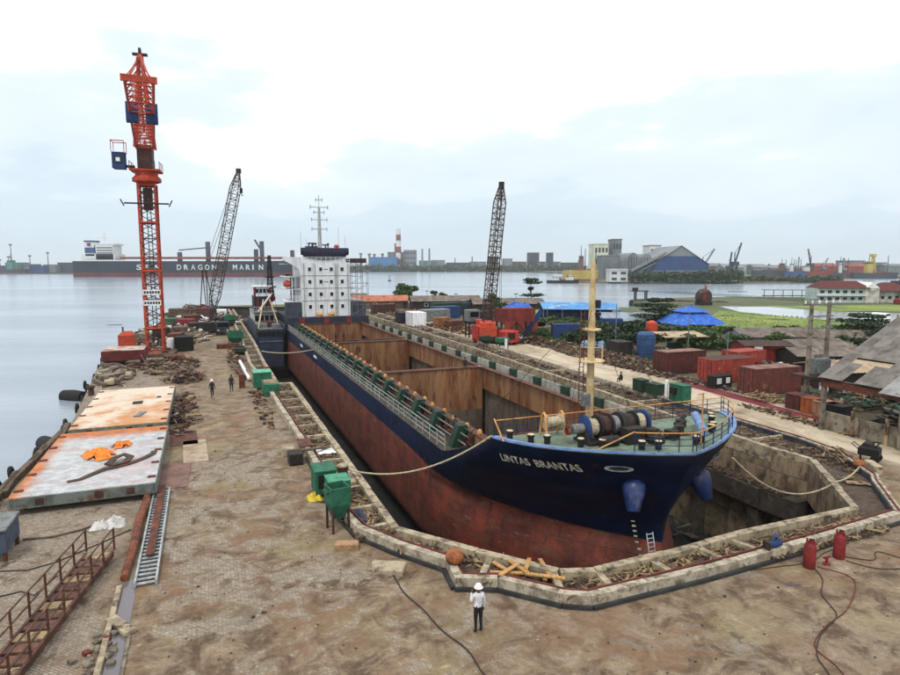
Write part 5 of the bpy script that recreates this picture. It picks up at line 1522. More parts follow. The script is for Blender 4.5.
# mooring posts on the edge
for i, (s, lb) in enumerate(((39.6, 'short rusty mooring post on the pier edge near the blue grey box'), (71.0, 'short rusty mooring post on the pier edge at the far hatch cover end'))):
    one(MB().lathe([(.35, 0), (.28, .1), (.25, .7), (.38, .8), (.38, .95), (.2, 1.02), (0, 1.03)], (0, 0, 0), 14), 'mooring_post', m_rustd, lb, 'bollard', D(s, edge_t(s) + .6), smooth=True)

# red deck tank, orange machine, boxes round the tower crane
tk = dock('steel_tank', 'low red steel tank with pale worn top before the tower crane', 'tank', 91.5, -10.0, 0)
MB().bb((0, 0, 1.5), (5.0, 4.6, 1.3), 0, .08).build('body', mat('tank_red', C(134, 44, 44), C(104, 40, 38), scale=.8, c3=C(88, 62, 54), s3=1), tk)
MB().box(-2.45, 2.45, -2.25, 2.25, 2.16, 2.2).build('top_plate', mat('tank_top', C(206, 196, 186), C(166, 128, 116), scale=.5, lo=.46, hi=.58), tk)
for (x, y) in ((-2.1, -2), (2.1, -2), (2.1, 2), (-2.1, 2)): MB().box(x - .2, x + .2, y - .2, y + .2, 0, .85).build('leg', m_rustd, tk)
MB().bar((2.7, -2.4, .2), (2.0, -2.4, 1.6), .12).build('brace', m_steel, tk)
om = dock('machine', 'orange red machine housing behind the tower crane foot at the water side', 'machine', 106, -11.2, .0)
MB().bb((0, 0, 1.9), (2.2, 2.6, 2.2), 0, .5).build('housing', m_orange, om); MB().bc((0, 0, .4), (1.9, 2.3, .8)).build('base', m_dark, om); MB().cyl((-.5, 0, 3.0), (-.5, 0, 3.7), .12, n=8).build('exhaust', m_dark, om)
MB().bc((-1.6, .4, 4.0), (2.0, .08, .08)).build('arm', m_dark, om)
one(MB().bb((0, 0, .1), (.8, .12, .2), 0, .02), 'kerb_piece', m_conc, 'short concrete beam lying before the red tank', 'concrete beam', D(84.5, -8.4), TH)
fr = dock('steel_rack', 'small upright rusty steel frame before the red tank', 'frame', 82.0, -8.4)
for x in (-.4, .4): MB().box(x - .05, x + .05, -.05, .05, 0, 1.3).build('post', m_rust, fr)
for z in (.05, 1.25): MB().box(-.35, .35, -.05, .05, z - .05, z + .05).build('rail', m_rust, fr)
def steelbox(label, s, t, w, l, h, m, rz=0, name='steel_box', cat='box', z=0):
    rt = dock(name, label, cat, s, t, z, rz)
    MB().bb((0, 0, h / 2 + .1), (w, l, h), 0, .04).build('body', m, rt)
    for sx in (-1, 1):
        MB().box(sx * w * .4 - .08, sx * w * .4 + .08, -l / 2, l / 2, 0, .1).build('skid', m_dark, rt)
    for k in range(max(2, int(w / .7))):
        x = -w / 2 + (k + .5) * w / max(2, int(w / .7)); MB().box(x - .04, x + .04, -l / 2 - .04, -l / 2 - .002, .15, h + .02).build('rib', m, rt)
    return rt
steelbox('black steel box beside the tower crane foot on the pier road', 103.5, -3.1, 2.6, 2.4, 2.1, m_black)
one(MB().lathe([(.5, 0), (.55, .1), (.55, 1.9), (.45, 2.05), (0, 2.1)], (0, 0, 0), 14), 'drum', m_white, 'white upright drum between the tower crane and the black box', 'drum', D(103.2, -5.0), smooth=True)
steelbox('flat rusty skip lying before the tower crane foot', 93.5, -4.2, 2.6, 2.2, .6, m_rust)
steelbox('long dark low container across the pier road before the far crawler crane', 128.5, -.4, 5.2, 2.4, 2.0, m_dark, name='low_container', cat='container')
tr_ = dock('truck', 'dark blue grey truck parked on the pier road beside the dock', 'truck', 123.5, 3.0, 0)
m_trk = mat('truck_paint', C(70, 88, 98), C(54, 68, 76), scale=1)
MB().bb((0, 0, 1.6), (2.3, 2.0, 1.9), 0, .15).build('cab', m_trk, tr_); MB().bc((0, -1.02, 2.0), (1.9, .03, .8)).build('windscreen', m_glass, tr_); MB().bb((0, 3.4, 1.5), (2.4, 4.6, 1.2), 0, .05).build('bed', m_dark, tr_)
for x in (-1.05, 1.05):
    for y in (-.3, 2.4, 4.4): MB().lathe([(.5, -.15), (.5, .15), (.2, .16), (0, .16)], (x, y, .5), 12, 'X').build('wheel', m_black, tr_, True)
for x in (-.8, .8): MB().bc((x, -1.03, 1.0), (.3, .05, .2)).build('headlight', m_white, tr_)
# green hopper bins along the dock side of the pier
def hopper(label, s, t, w, l, h, m, rz=0.0, legs=True, z=0.0):
    rt = dock('green_hopper', label, 'hopper', s, t, z, rz)
    zb = .7 if legs else 0.0
    prof = [(w * .25, zb), (w / 2, zb + h * .45), (w / 2, zb + h)]
    vs = []
    for (k, zz) in ((.55, zb), (1.0, zb + h * .45), (1.0, zb + h)):
        vs += [(-w / 2 * k, -l / 2 * k, zz), (w / 2 * k, -l / 2 * k, zz), (w / 2 * k, l / 2 * k, zz), (-w / 2 * k, l / 2 * k, zz)]
    k2 = .86
    vs += [(-w / 2 * k2, -l / 2 * k2, zb + h), (w / 2 * k2, -l / 2 * k2, zb + h), (w / 2 * k2, l / 2 * k2, zb + h), (-w / 2 * k2, l / 2 * k2, zb + h)]
    vs += [(-w / 2 * k2, -l / 2 * k2, zb + h * .75), (w / 2 * k2, -l / 2 * k2, zb + h * .75), (w / 2 * k2, l / 2 * k2, zb + h * .75), (-w / 2 * k2, l / 2 * k2, zb + h * .75)]
    fs = [(3, 2, 1, 0)]
    for r_ in (0, 4, 8, 12):
        for i in range(4):
            j = (i + 1) % 4; fs.append((r_ + i, r_ + j, r_ + 4 + j, r_ + 4 + i))
    MB().add(vs, fs).build('bin', m, rt)
    MB().bc((0, 0, zb + h * .76), (w * k2, l * k2, .03)).build('contents', m_rust, rt)
    if legs:
        for (x, y) in ((-.4, -.4), (.4, -.4), (.4, .4), (-.4, .4)): MB().box(x * w - .05, x * w + .05, y * l - .05, y * l + .05, 0, zb + h * .4).build('leg', m_rustd, rt)
    for sx in (-1, 1): MB().bc((sx * (w / 2 + .08), 0, zb + h * .85), (.14, l * .5, .1)).build('lifting_lug', m, rt)
    return rt
hopper('green hopper bin on a red frame beside the far pier road', 105.5, 4.4, 2.4, 2.4, 1.8, m_green)
hopper('green hopper bin farthest along the dock side near the far crane', 141, 5.0, 2.4, 2.4, 1.6, m_green)
hopper('small green bin with pale lid between the far hoppers', 96.5, 4.6, 1.6, 3.2, 1.0, m_dgreen, legs=False)
one(MB().bb((0, 0, .35), (3.4, 1.6, .7), 0, .05), 'steel_skid', m_rust, 'rusty red steel skid under the green hopper on the far pier', 'skid', D(104, 3.2), TH)
# scrap heaps on the pier (countless pieces) and a few larger loose items
def scrap_heap(label, s0, t0, ds, dt, n, h, mats, seed, big=1.0, name='scrap_heap', rz=TH):
    r_ = random.Random(seed); mb = MB()
    for i in range(n):
        a, q = r_.uniform(0, 2 * PI), math.sqrt(r_.random()); x, y = dt * q * math.cos(a), ds * q * math.sin(a)
        z = h * (1 - q * q) * r_.random()
        mb.m = r_.randrange(len(mats)); k = r_.random()
        if k < .4: mb.bc((x, y, z + .05), (r_.uniform(.04, .14) * big, r_.uniform(.5, 2.2) * big, r_.uniform(.04, .12) * big), r_.uniform(0, PI), r_.uniform(-.3, .3))
        elif k < .6: mb.cyl((x, y, z), (x + r_.uniform(-.9, .9) * big, y + r_.uniform(-.9, .9) * big, z + r_.uniform(0, .5) * big), r_.uniform(.03, .09) * big, n=5)
        else: mb.bc((x, y, z + .06), (r_.uniform(.15, .7) * big, r_.uniform(.15, .7) * big, r_.uniform(.04, .35) * big), r_.uniform(0, PI), r_.uniform(-.5, .5), r_.uniform(-.5, .5))
    o = mb.build(name, mats, None, False, D(s0, t0, .02), rz)
    return tag(o, label, 'scrap', kind='stuff')
sm = [m_rust, m_rustd, m_stick, m_dark, m_conc_d]
scrap_heap('heap of rusty scrap and rebar beside the far hatch cover end', 77, -2.4, 3.0, 2.0, 170, 1.1, sm, 1)
scrap_heap('strewn scrap and offcuts between hatch covers and pier road', 60, -2.2, 9.0, 1.0, 120, .35, sm, 2)
scrap_heap('clutter of steel and timber around the tower crane base', 88, -4.5, 7.5, 3.6, 260, .7, sm, 3)
scrap_heap('large clutter of scrap covering the far left part of the pier', 126, -6.0, 20, 6.5, 1100, 1.8, sm + [m_white, m_oldwood], 4, 1.7)
scrap_heap('clutter of scrap and gear around the far crawler crane', 152, 0, 15, 9, 800, 2.0, sm + [m_white, m_oldwood], 5, 1.8)
scrap_heap('clutter of scrap at the very end of the pier', 176, -2, 11, 7.5, 500, 2.4, sm + [m_oldwood], 6, 2.0)
scrap_heap('small scraps strewn over the pier road beside the kerb', 60, 4.6, 9, .7, 90, .25, sm, 7, .7)
scrap_heap('offcuts and rags below the kerb near the far green bins', 90, 3.6, 12, .9, 90, .4, sm, 8, .9)
for i, (s, t, w, l, h, m, lb) in enumerate(((112, -4.6, 2, 3, 1.8, m_rust, 'rusty box behind the black box on the pier'), (116, -7, 2.4, 2.6, 2.4, m_dark, 'dark cabinet behind the tower crane on the pier'),
        (121, -4.2, 2.2, 2.2, 2.0, m_oldwood, 'wooden crate in the clutter behind the tower crane'), (118, -9.6, 2.5, 4, 1.4, m_conc_d, 'grey block at the water side behind the orange machine'),
        (135, -3.5, 3, 2, 2.2, m_redp, 'red locker in the clutter before the far crawler crane'), (138, -6.8, 2.6, 2.6, 2.2, m_green, 'green locker in the clutter on the far pier'),
        (143, -2.8, 3.2, 2.4, 2.4, m_rust, 'brown container box left of the far crawler crane'), (133, 1.6, 2.2, 2.8, 1.6, m_blue, 'blue locker beside the far pier road'), (147, 4.6, 2, 3, 1.8, m_rust, 'rust brown box right of the far crawler crane'),
        (160, 3.6, 2.6, 3, 2.2, m_white, 'white cabin box at the far pier end beside the dock'), (165, -6, 4, 3, 2.4, m_oldwood, 'brown timber stack at the far pier end'), (170, 2, 3, 3, 2.4, m_green, 'green box at the far pier end'))):
    steelbox(lb, s, t, w, l, h, m, U(-.3, .3))
one(MB().tube([D(80.5, -3.2 + k * .01, .3) + Vector((-.35 * k, .0, 0)) for k in range(10)], .22, 8), 'steel_pipe', m_stick, 'pale steel pipe lying behind the scrap heap on the pier', 'pipe', smooth=True)
# ================================================================ gear along the dock kerb
def offset_path(path, d):
    out = []
    for i, p in enumerate(path):
        a = path[max(0, i - 1)]; b = path[min(len(path) - 1, i + 1)]
        dx, dy = b[0] - a[0], b[1] - a[1]; L = math.hypot(dx, dy)
        out.append((p[0] + dy / L * d, p[1] - dx / L * d))
    return out
def W3(pts, z): return [D(y, x, z) for x, y in pts]
po = offset_path(OUT_L[3:] + OUT_R[:3], -.56)
one(MB().tube(W3(po, .46), .055, 7), 'service_pipe', m_redpipe, 'long red brown service pipe running along the inside of the dock kerb', 'pipe')
po = offset_path(OUT_R[2:8], -.22)
one(MB().tube(W3(po, .63), .05, 6), 'service_pipe', m_redpipe, 'red pipe lying on top of the far side dock kerb', 'pipe')
def rope(a, b, sag, r_, n=16):
    a, b = Vector(a), Vector(b); pts = []
    for i in range(n + 1):
        k = i / n; p = a.lerp(b, k); p.z -= sag * 4 * k * (1 - k); pts.append(p)
    return MB().tube(pts, r_, 6)
def bollard(label, s, t, z, m, h=.75, r_=.32):
    rt = dock('bollard', label, 'bollard', s, t, z)
    MB().lathe([(r_ * 1.35, 0), (r_ * 1.3, .06), (r_ * .8, .1), (r_ * .72, h * .3), (r_ * .8, h * .42)], (0, 0, 0), 16).build('post', m_rustd, rt, True)
    MB().lathe([(r_ * .8, 0), (r_ * 1.05, h * .08), (r_ * 1.15, h * .25), (r_ * 1.0, h * .42), (r_ * .6, h * .54), (0, h * .58)], (0, 0, h * .42), 16).build('head', m, rt, True)
    return rt
m_bol = mat('bollard_orange', C(176, 116, 66), C(128, 80, 56), scale=1.5, c3=C(96, 66, 56), s3=1.5)
bollard('orange brown mushroom bollard in the kerb recess left of the person', 23.55, 9.5, .14, m_bol, .95, .36)
bollard('orange brown mushroom bollard in the recess at the right dock corner', 26.2, 38.3, .14, m_bol, .7, .36)
cb_ = dock('capstan', 'brown rusty capstan with pale cap beside the green bins on the left kerb', 'capstan', 36.4, 7.35, .3)
MB().lathe([(.42, 0), (.36, .1), (.3, .35), (.34, .75)], (0, 0, 0), 16).build('drum', m_rustd, cb_, True); MB().lathe([(.34, 0), (.36, .06), (.3, .14), (0, .16)], (0, 0, .75), 16).build('cap', m_conc, cb_, True)
one(rope(D(36.4, 7.7, .8), D(29.7, TC - 8.1, 4.0), 1.0, .055), 'mooring_rope', m_rope, 'pale mooring rope slung from the left kerb capstan to the forecastle break', 'rope')
one(rope(D(23.9, TC + 3.0, 3.2), D(24.6, 34.1, .53), 1.3, .05), 'mooring_rope', m_rope, 'pale mooring rope slung from the bow to the right dock corner', 'rope')
one(rope(D(24.6, 34.15, .53), D(26.0, 38.0, .5), .2, .05), 'mooring_rope', m_rope, 'short end of pale rope leading to the bollard at the right dock corner', 'rope')
one(rope(D(94.5, 7.5, .5), D(88.5, TC - 8.0, 1.2), .4, .08), 'mooring_rope', m_rope, 'thick pale mooring rope from the far left kerb to the ship side', 'rope')
# platform slab round the capstan
one(MB().bb((0, 0, .12), (2.0, 1.9, .22), 0, .03), 'concrete_slab', m_conc, 'flat concrete slab under the capstan on the left kerb', 'concrete slab', D(36.3, 7.1, .16), TH)
# three green bins by the near left kerb
g1 = dock('green_cabinet', 'green box with an open front nearest the capstan on the left kerb', 'cabinet', 35.2, 6.0, 0)
MB().bb((0, 0, .85), (1.2, 1.6, 1.3), 0, .04).build('body', m_green, g1); MB().bc((0, -.81, .95), (.9, .03, .8)).build('opening', m_black, g1); MB().bb((0, 0, 1.55), (1.3, 1.7, .08), 0, .02).build('lid', m_green, g1)
g2_ = dock('green_cabinet', 'green box with pale worn lid in the middle of the near green bins', 'cabinet', 33.4, 6.45, 0)
MB().bb((0, 0, .8), (1.2, 1.3, 1.2), 0, .04).build('body', m_green, g2_); MB().bb((0, 0, 1.44), (1.25, 1.35, .06), 0, .02).build('lid', mat('worn_green_lid', C(96, 168, 140), C(70, 140, 112), scale=2), g2_)
hopper('tall teal green hopper with rusty open top nearest the front of the left kerb', 29.9, 5.75, 1.0, 1.1, 1.6, m_green, .15)
one(crumple(.8, 1.0, .45, 31, 10, False), 'sack', m_yellow, 'bright yellow sack on the ground beside the near green bins', 'sack', D(34.5, 5.35), TH, smooth=True)
one(crumple(.9, 1.6, .3, 33, 12, False), 'cloth', mat('blue_cloth', C(70, 84, 112), C(54, 62, 86), scale=3), 'crumpled blue grey cloth beside the tall teal hopper', 'cloth', D(30.6, 6.9, .2), TH, smooth=True)
one(MB().bb((0, 0, .17), (1.1, .5, .34), 0, .05), 'stone_block', mat('tan_stone', C(186, 154, 124), C(150, 124, 100), scale=2), 'tan stone block lying before the tall teal hopper', 'stone', D(27.6, 5.7), TH - .3)
one(MB().bb((0, 0, .13), (1.5, .9, .26), 0, .05), 'stone_block', m_conc, 'flat pale concrete block lying before the kerb recess', 'stone', D(24.9, 6.9), TH - .5)
one(crumple(1.3, 1.6, .25, 35, 12, False), 'cloth', m_white, 'white cloth thrown over rubble in the left kerb trench', 'cloth', D(42.6, 7.4, .25), TH, smooth=True)
one(MB().bb((0, 0, .05), (.9, 2.0, .08), 0, .02), 'steel_plate', m_rust, 'small red brown plate leaning on the left kerb beside the white cloth', 'steel plate', D(44.0, 6.2, .55), TH)
one(MB().bb((0, 0, .3), (.9, 1.0, .6), 0, .05), 'stone_block', m_conc, 'pale cube of concrete beside the left kerb below the red brown plate', 'stone', D(43.4, 5.0), TH)
one(MB().box(-1.3, 1.3, -.18, .18, 0, .1), 'timber_beam', m_oldwood, 'grey timber beam laid across the left kerb trench', 'timber', D(42.2, 6.4, .55), TH + .1)
steelbox('dark purple machine box beside the left kerb', 41.3, 5.2, .9, 1.1, .7, m_dark)
# green box pair and rusty post farther up
gA_ = dock('green_cabinet', 'bright green box with pale top beside the kerb step', 'cabinet', 68.6, 5.4, 0)
MB().bb((0, 0, 1.0), (1.8, 2.0, 1.6), 0, .05).build('body', m_green, gA_); MB().bb((0, 0, 1.85), (1.9, 2.1, .1), 0, .02).build('lid', mat('mint_lid', C(130, 200, 172), C(100, 176, 146), scale=2), gA_)
gB_ = dock('green_cabinet', 'low green box with yellowish top in front of the bright green box', 'cabinet', 65.2, 5.9, 0)
MB().bb((0, 0, .65), (1.5, 3.0, 1.2), 0, .05).build('body', m_green, gB_); MB().bb((0, 0, 1.28), (1.2, 2.2, .06), 0, .02).build('lid', m_stick, gB_)
one(MB().bb((0, 0, .75), (.6, .6, 1.5), 0, .06), 'steel_post', m_rust, 'square red brown steel post beside the walking people', 'post', D(69.5, 3.4), TH)
for i, (s, t, L, rz) in enumerate(((80, 4.2, 14, .02), (74, 4.6, 9, .05), (77, 3.6, 6, .12))):
    one(MB().bb((0, 0, .25), (.35, L, .3), 0, .04), 'steel_beam', (m_white, m_stick, m_rust)[i], ('long white beam lying beside the left kerb before the hopper', 'pale shorter beam lying beside the long white beam', 'rusty short beam lying on the pier side of the white beam')[i], 'beam', D(s, t, .1), TH + rz)
one(MB().bb((0, 0, .6), (.7, .7, 1.2), 0, .05), 'steel_drum_box', m_redp, 'small red box on the kerb beam beside the bright green box', 'box', D(72.5, 6.2, .45), TH)
# timber offcuts in the front trench
for i in range(9):
    L = U(.8, 1.7); s, t = 22.1 + U(-.7, .8), 12.0 + U(-.9, 1.0)
    while s + t < 33.4 or s + t > 34.9: s, t = 22.1 + U(-.9, .9), 12.0 + U(-1.1, 1.2)
    one(MB().box(-.09, .09, -L / 2, L / 2, 0, .06), 'timber_offcut', m_wood, 'raw yellow timber offcut lying in the front trench near the person', 'timber', D(s, t, .28 + i * .03), U(0, 3), 'timber offcuts in the front trench')
for i in range(16):
    L = U(.8, 2.2); a = U(0, 2 * PI); q = U(0, .9)
    mb = MB(); mb.tube([(-L / 2, 0, .0), (0, U(-.1, .1), .15), (L / 2, 0, U(0, .4))], .045, 5)
    one(mb, 'driftwood_stick', m_stick, 'bent wooden stick in the bundle at the right dock corner', 'stick', D(28.2 + q * math.sin(a), 38.9 + q * math.cos(a), .35 + U(0, .4)), U(0, 3), 'sticks bundled at the right dock corner')
one(MB().bb((0, 0, .5), (.5, 1.4, .9), 0, .04), 'concrete_block', m_conc, 'upright pale concrete block set in the right corner kerb', 'concrete block', D(25.3, 38.2, 0), TH - .6)
for i, (s, t, rz, w, l) in enumerate(((24.0, 36.2, .3, .4, 1.3), (24.6, 35.6, .9, .5, .9), (25.4, 36.0, 1.6, .35, 1.1))):
    one(MB().box(-w / 2, w / 2, -l / 2, l / 2, 0, .06), 'timber_board', m_stick, ('long', 'short', 'narrow')[i] + ' pale board lying in the trench at the right dock corner', 'timber', D(s, t, .22), TH + rz)
# gas cylinders, valves, hoses
for (s, t, lb) in ((18.4, 24.15, 'red gas cylinder on the left of the pair before the dock'), (18.55, 26.2, 'red gas cylinder on the right of the pair before the dock')):
    rt = dock('gas_cylinder', lb, 'gas cylinder', s, t)
    MB().lathe([(.24, 0), (.25, .05), (.25, .98), (.2, 1.08), (.1, 1.14), (.1, 1.2), (0, 1.2)], (0, 0, 0), 16).build('body', m_redp, rt, True)
    MB().lathe([(.06, 0), (.06, .12), (0, .13)], (0, 0, 1.2), 8).build('valve', m_rustd, rt, True)
    for a0 in (0, PI / 2, PI, 1.5 * PI): MB().box(.17 * math.cos(a0) - .03, .17 * math.cos(a0) + .03, .17 * math.sin(a0) - .03, .17 * math.sin(a0) + .03, 1.05, 1.28).build('guard', m_redp, rt)
rt = dock('valve_unit', 'small red valve fitting between the two gas cylinders', 'valve', 18.3, 25.1)
MB().cyl((0, 0, 0), (0, 0, .35), .06, n=8).build('stem', m_redp, rt); MB().cyl((-.2, 0, .35), (.2, 0, .35), .05, n=8).build('handle', m_redp, rt); MB().lathe([(.16, 0), (.16, .05), (0, .06)], (0, 0, .02), 10).build('flange', m_redp, rt)
rt = dock('valve_unit', 'blue pump and valve on the front kerb left of the gas cylinders', 'valve', 19.6, 23.4, .5)
MB().cyl((-.35, 0, .2), (.35, 0, .2), .16, n=10).build('body', m_blue, rt); MB().cyl((.1, 0, .2), (.1, 0, .55), .05, n=8).build('stem', m_blue, rt); MB().lathe([(.15, -.02), (.17, 0), (.15, .02)], (.1, 0, .55), 10).build('handwheel', m_blue, rt); MB().bc((-.45, 0, .2), (.1, .36, .36)).build('flange', m_dark, rt)
def hose_path(pts, z=.03): return [D(s, t, z) for s, t in pts]
def smooth_pts(pts, n=5):
    out = []
    P = [pts[0]] + list(pts) + [pts[-1]]
    for i in range(1, len(P) - 2):
        for k in range(n):
            t = k / n
            out.append(tuple(.5 * ((2 * P[i][j]) + (-P[i - 1][j] + P[i + 1][j]) * t + (2 * P[i - 1][j] - 5 * P[i][j] + 4 * P[i + 1][j] - P[i + 2][j]) * t * t + (-P[i - 1][j] + 3 * P[i][j] - 3 * P[i + 1][j] + P[i + 2][j]) * t ** 3) for j in range(2)))
    out.append(pts[-1])
    return out
for (pts, m, lb, r_) in (([(25.5, 6.9), (24.2, 7.0), (22.8, 7.0), (21.4, 7.3), (19.8, 7.5), (18.4, 7.9), (17.0, 7.9), (15.5, 8.3)], m_hose, 'dark hose snaking over the ground in front of the person', .03),
                         ([(18.3, 24.3), (17.4, 23.7), (16.6, 22.6), (15.8, 22.1), (15.2, 21.6), (14.6, 20.0), (13.8, 18.8), (13.0, 18.3), (12.2, 17.6)], m_hose, 'dark hose winding from the left gas cylinder to the lower edge', .022),
                         ([(18.3, 24.5), (17.2, 25.0), (16.4, 24.3), (15.4, 22.4), (14.9, 20.6), (14.2, 19.2), (13.2, 18.9), (12.2, 18.4)], m_redpipe, 'reddish hose winding beside the dark one from the gas cylinders', .022),
                         ([(18.6, 26.4), (17.8, 27.4), (18.3, 28.4), (17.2, 29.0), (17.6, 30.6), (16.8, 32.4), (17.3, 36), (17, 40)], m_hose, 'dark hose looping right from the right gas cylinder to the edge', .022),
                         ([(18.2, 26.2), (17.2, 26.8), (16.8, 28.2), (17.6, 29.6), (16.6, 31.4), (15.8, 34), (15.6, 38)], m_hose, 'lower dark hose looping right from the right gas cylinder', .022),
                         ([(19.1, 21.5), (18.9, 23.0), (18.7, 24.6), (19.1, 26.0), (19.4, 28.0)], m_hose, 'dark cable lying along the foot of the front kerb by the cylinders', .02)):
    one(MB().tube(hose_path(smooth_pts(pts), r_ + .005), r_, 5), 'hose', m, lb, 'hose')
# black engine set on wheels at the corner
mc = dock('welding_set', 'small black engine set on wheels beside the right dock corner', 'machine', 27.6, 41.2, 0, .4)
MB().bb((0, 0, .75), (.9, 1.2, .6), 0, .12).build('engine', m_black, mc); MB().bb((.05, .1, 1.15), (.6, .6, .3), 0, .1).build('tank', m_dark, mc)
for (x, y) in ((-.45, -.4), (.45, -.4)): MB().lathe([(.28, -.06), (.28, .06), (.1, .07), (0, .07)], (x, y, .28), 12, 'X').build('wheel', m_black, mc, True)
MB().box(-.05, .05, .45, .55, 0, .5).build('leg', m_dark, mc); MB().tube([(-.3, .6, .8), (-.3, 1.0, 1.1), (.3, 1.0, 1.1), (.3, .6, .8)], .03, 6).build('handle', m_dark, mc)
MB().tube([(-.2, -.3, 1.0), (-.45, -.5, 1.3), (-.1, -.6, 1.42), (.3, -.3, 1.3), (.4, .2, 1.2)], .05, 6).build('cable', m_black, mc)
# leaning ladder against the bow
ld = dock('ladder', 'short aluminium ladder leaning between dock edge and the bow', 'ladder', 22.05, 18.9, -1.0)
ld.scale = (.8, .6, .6)
for sx in (-.22, .22): MB().bar((sx, 0, 0), (sx, .8, 2.9), .06).build('side_rail', m_alu, ld)
for k in range(9): MB().bar((-.2, .1 + k * .085, .3 + k * .31), (.2, .1 + k * .085, .3 + k * .31), .045).build('rung', m_alu, ld)
# green boxes on the far kerb beyond the bow
for i, (s, t, m, lb, w, h) in enumerate(((50.2, 40.3, m_dgreen, 'dark green box farthest of three on the far kerb behind the winch', 1.3, 1.1), (48.3, 40.5, m_dgreen, 'dark green box in the middle of three on the far kerb', 1.6, 1.0), (45.0, 40.6, m_green, 'bright green box with a black motor nearest of three on the far kerb', 1.8, 1.5))):
    rt = dock('green_cabinet', lb, 'cabinet', s, t, .58)
    MB().bb((0, 0, h / 2 + .05), (1.0, w, h), 0, .04).build('body', m, rt); MB().box(-.55, .55, -w / 2 - .05, w / 2 + .05, h + .05, h + .1).build('lid', m, rt)
    for y in (-w * .4, w * .4): MB().box(-.4, .4, y - .08, y + .08, 0, .05).build('foot', m_dark, rt)
    if i == 2: MB().bc((-.62, .2, 1.0), (.3, .7, .6)).build('motor', m_black, rt)
one(MB().cyl((0, 0, 0), (0, 0, 1.7), .16, n=10), 'white_post', m_white, 'white post between the green boxes on the far kerb', 'post', D(46.6, 40.4, .58), smooth=True)
# far side kerb odds: stand, post, small scrap
rt = dock('green_stand', 'green tool stand on the far kerb before the orange crane', 'stand', 86.5, 42.8, 0)
MB().bb((0, 0, 1.5), (1.8, 1.4, .7), 0, .05).build('cabinet', m_green, rt)
for (x, y) in ((-.7, -.5), (.7, -.5), (.7, .5), (-.7, .5)): MB().box(x - .07, x + .07, y - .07, y + .07, 0, 1.15).build('leg', m_dgreen, rt)
hopper('green hopper beside the tool stand on the far side of the dock', 90.0, 41.6, 1.8, 1.8, 1.0, m_dgreen)
one(MB().cyl((0, 0, 0), (0, 0, 1.9), .2, n=10), 'white_post', m_white, 'white post standing on the far kerb beside the green tool stand', 'post', D(83.6, 42.0, .1), smooth=True)
scrap_heap('scrap and gear strewn along the far side trench of the dock', 70, 39.6, 28, 1.3, 260, .4, sm, 21, .8)
scrap_heap('small scrap strewn along the far trench beyond the orange crane', 125, 40.2, 30, 1.4, 200, .5, sm, 22, 1.0)
# ================================================================ repair yard on the right
def container(label, s, t, rz, m, L=6.06, W=2.44, H=2.59, top=None):
    rt = dock('shipping_container', label, 'container', s, t, .12, rz)
    def side(y, ny):
        mb = MB(); n = 40; vs, fs = [], []
        for i in range(n + 1):
            x = -L / 2 + .08 + (L - .16) * i / n; d = (0, 0, .045, .045)[i % 4]
            vs += [(x, y - ny * d, .14), (x, y - ny * d, H - .12)]
        for i in range(n): fs.append((2 * i, 2 * i + 2, 2 * i + 3, 2 * i + 1))
        mb.add(vs, fs); return mb.build('side_panel', m, rt)
    side(-W / 2, -1); side(W / 2, 1)
    MB().box(-L / 2 + .06, L / 2 - .06, -W / 2 + .06, W / 2 - .06, H - .06, H - .02).build('roof_panel', top or m, rt)
    for x in (-L / 2, L / 2 - .1):
        for y in (-W / 2, W / 2 - .1): MB().box(x, x + .1, y, y + .1, 0, H).build('corner_post', m, rt)
    for y in (-W / 2, W / 2 - .08):
        for z in (0, H - .12): MB().box(-L / 2 + .1, L / 2 - .1, y, y + .08, z, z + .13).build('side_rail', m, rt)
    for x in (-L / 2, L / 2 - .08):
        for z in (0, H - .12): MB().box(x, x + .08, -W / 2 + .1, W / 2 - .1, z, z + .13).build('end_rail', m, rt)
    MB().box(L / 2 - .07, L / 2 - .05, -W / 2 + .1, W / 2 - .1, .13, H - .12).build('end_panel', m, rt)
    for k, y0 in enumerate((-W / 2 + .11, .01)):
        dr = MB().box(-L / 2 + .02, -L / 2 + .06, y0, y0 + W / 2 - .13, .14, H - .13).build('door', m, rt)
        for q in (.3, .8): MB().cyl((-L / 2 - .01, y0 + q, .1), (-L / 2 - .01, y0 + q, H - .1), .025, n=6).build('lock_bar', m_rustd, dr)
        for z in (.5, 1.3, 2.1): MB().box(-L / 2 - .0, -L / 2 + .02, y0 + .04, y0 + W / 2 - .18, z, z + .06).build('door_rib', m, dr)
    MB().box(-L / 2, L / 2, -W / 2, W / 2, -.12, -.005).build('bearer', m_dark, rt)
    return rt
m_maroon = mat('container_maroon', C(112, 60, 56), C(90, 50, 48), scale=1, c3=C(130, 84, 66), s3=.9, lo3=.56, hi3=.68)
m_redor = mat('container_red_orange', C(178, 86, 70), C(154, 70, 58), scale=1, c3=C(212, 170, 150), s3=1.6, lo3=.6, hi3=.68)
m_brownred = mat('container_brown_red', C(138, 82, 72), C(114, 68, 60), scale=1, c3=C(160, 116, 98), s3=.9, lo3=.56, hi3=.68)
m_rooftan = mat('container_roof_tan', C(168, 134, 118), C(140, 104, 90), scale=.8, c3=C(110, 78, 66), s3=.9)
container('dark maroon shipping container farthest along the yard road', 60.2, 54.0, 0, m_maroon, top=m_rooftan)
container('bright red orange shipping container in the middle of the yard row', 53.6, 54.8, .02, m_redor, top=m_rustd)
container('brown red shipping container with dusty roof nearest in the yard row', 47.2, 54.2, -.04, m_brownred, top=m_rooftan)
container('pale red container standing on the grass behind the orange crane', 108, 57.5, -.9, m_redor, L=6.0)
container('dark red container beyond the middle one in the yard clutter', 57.5, 61.5, .1, m_redor, L=5)
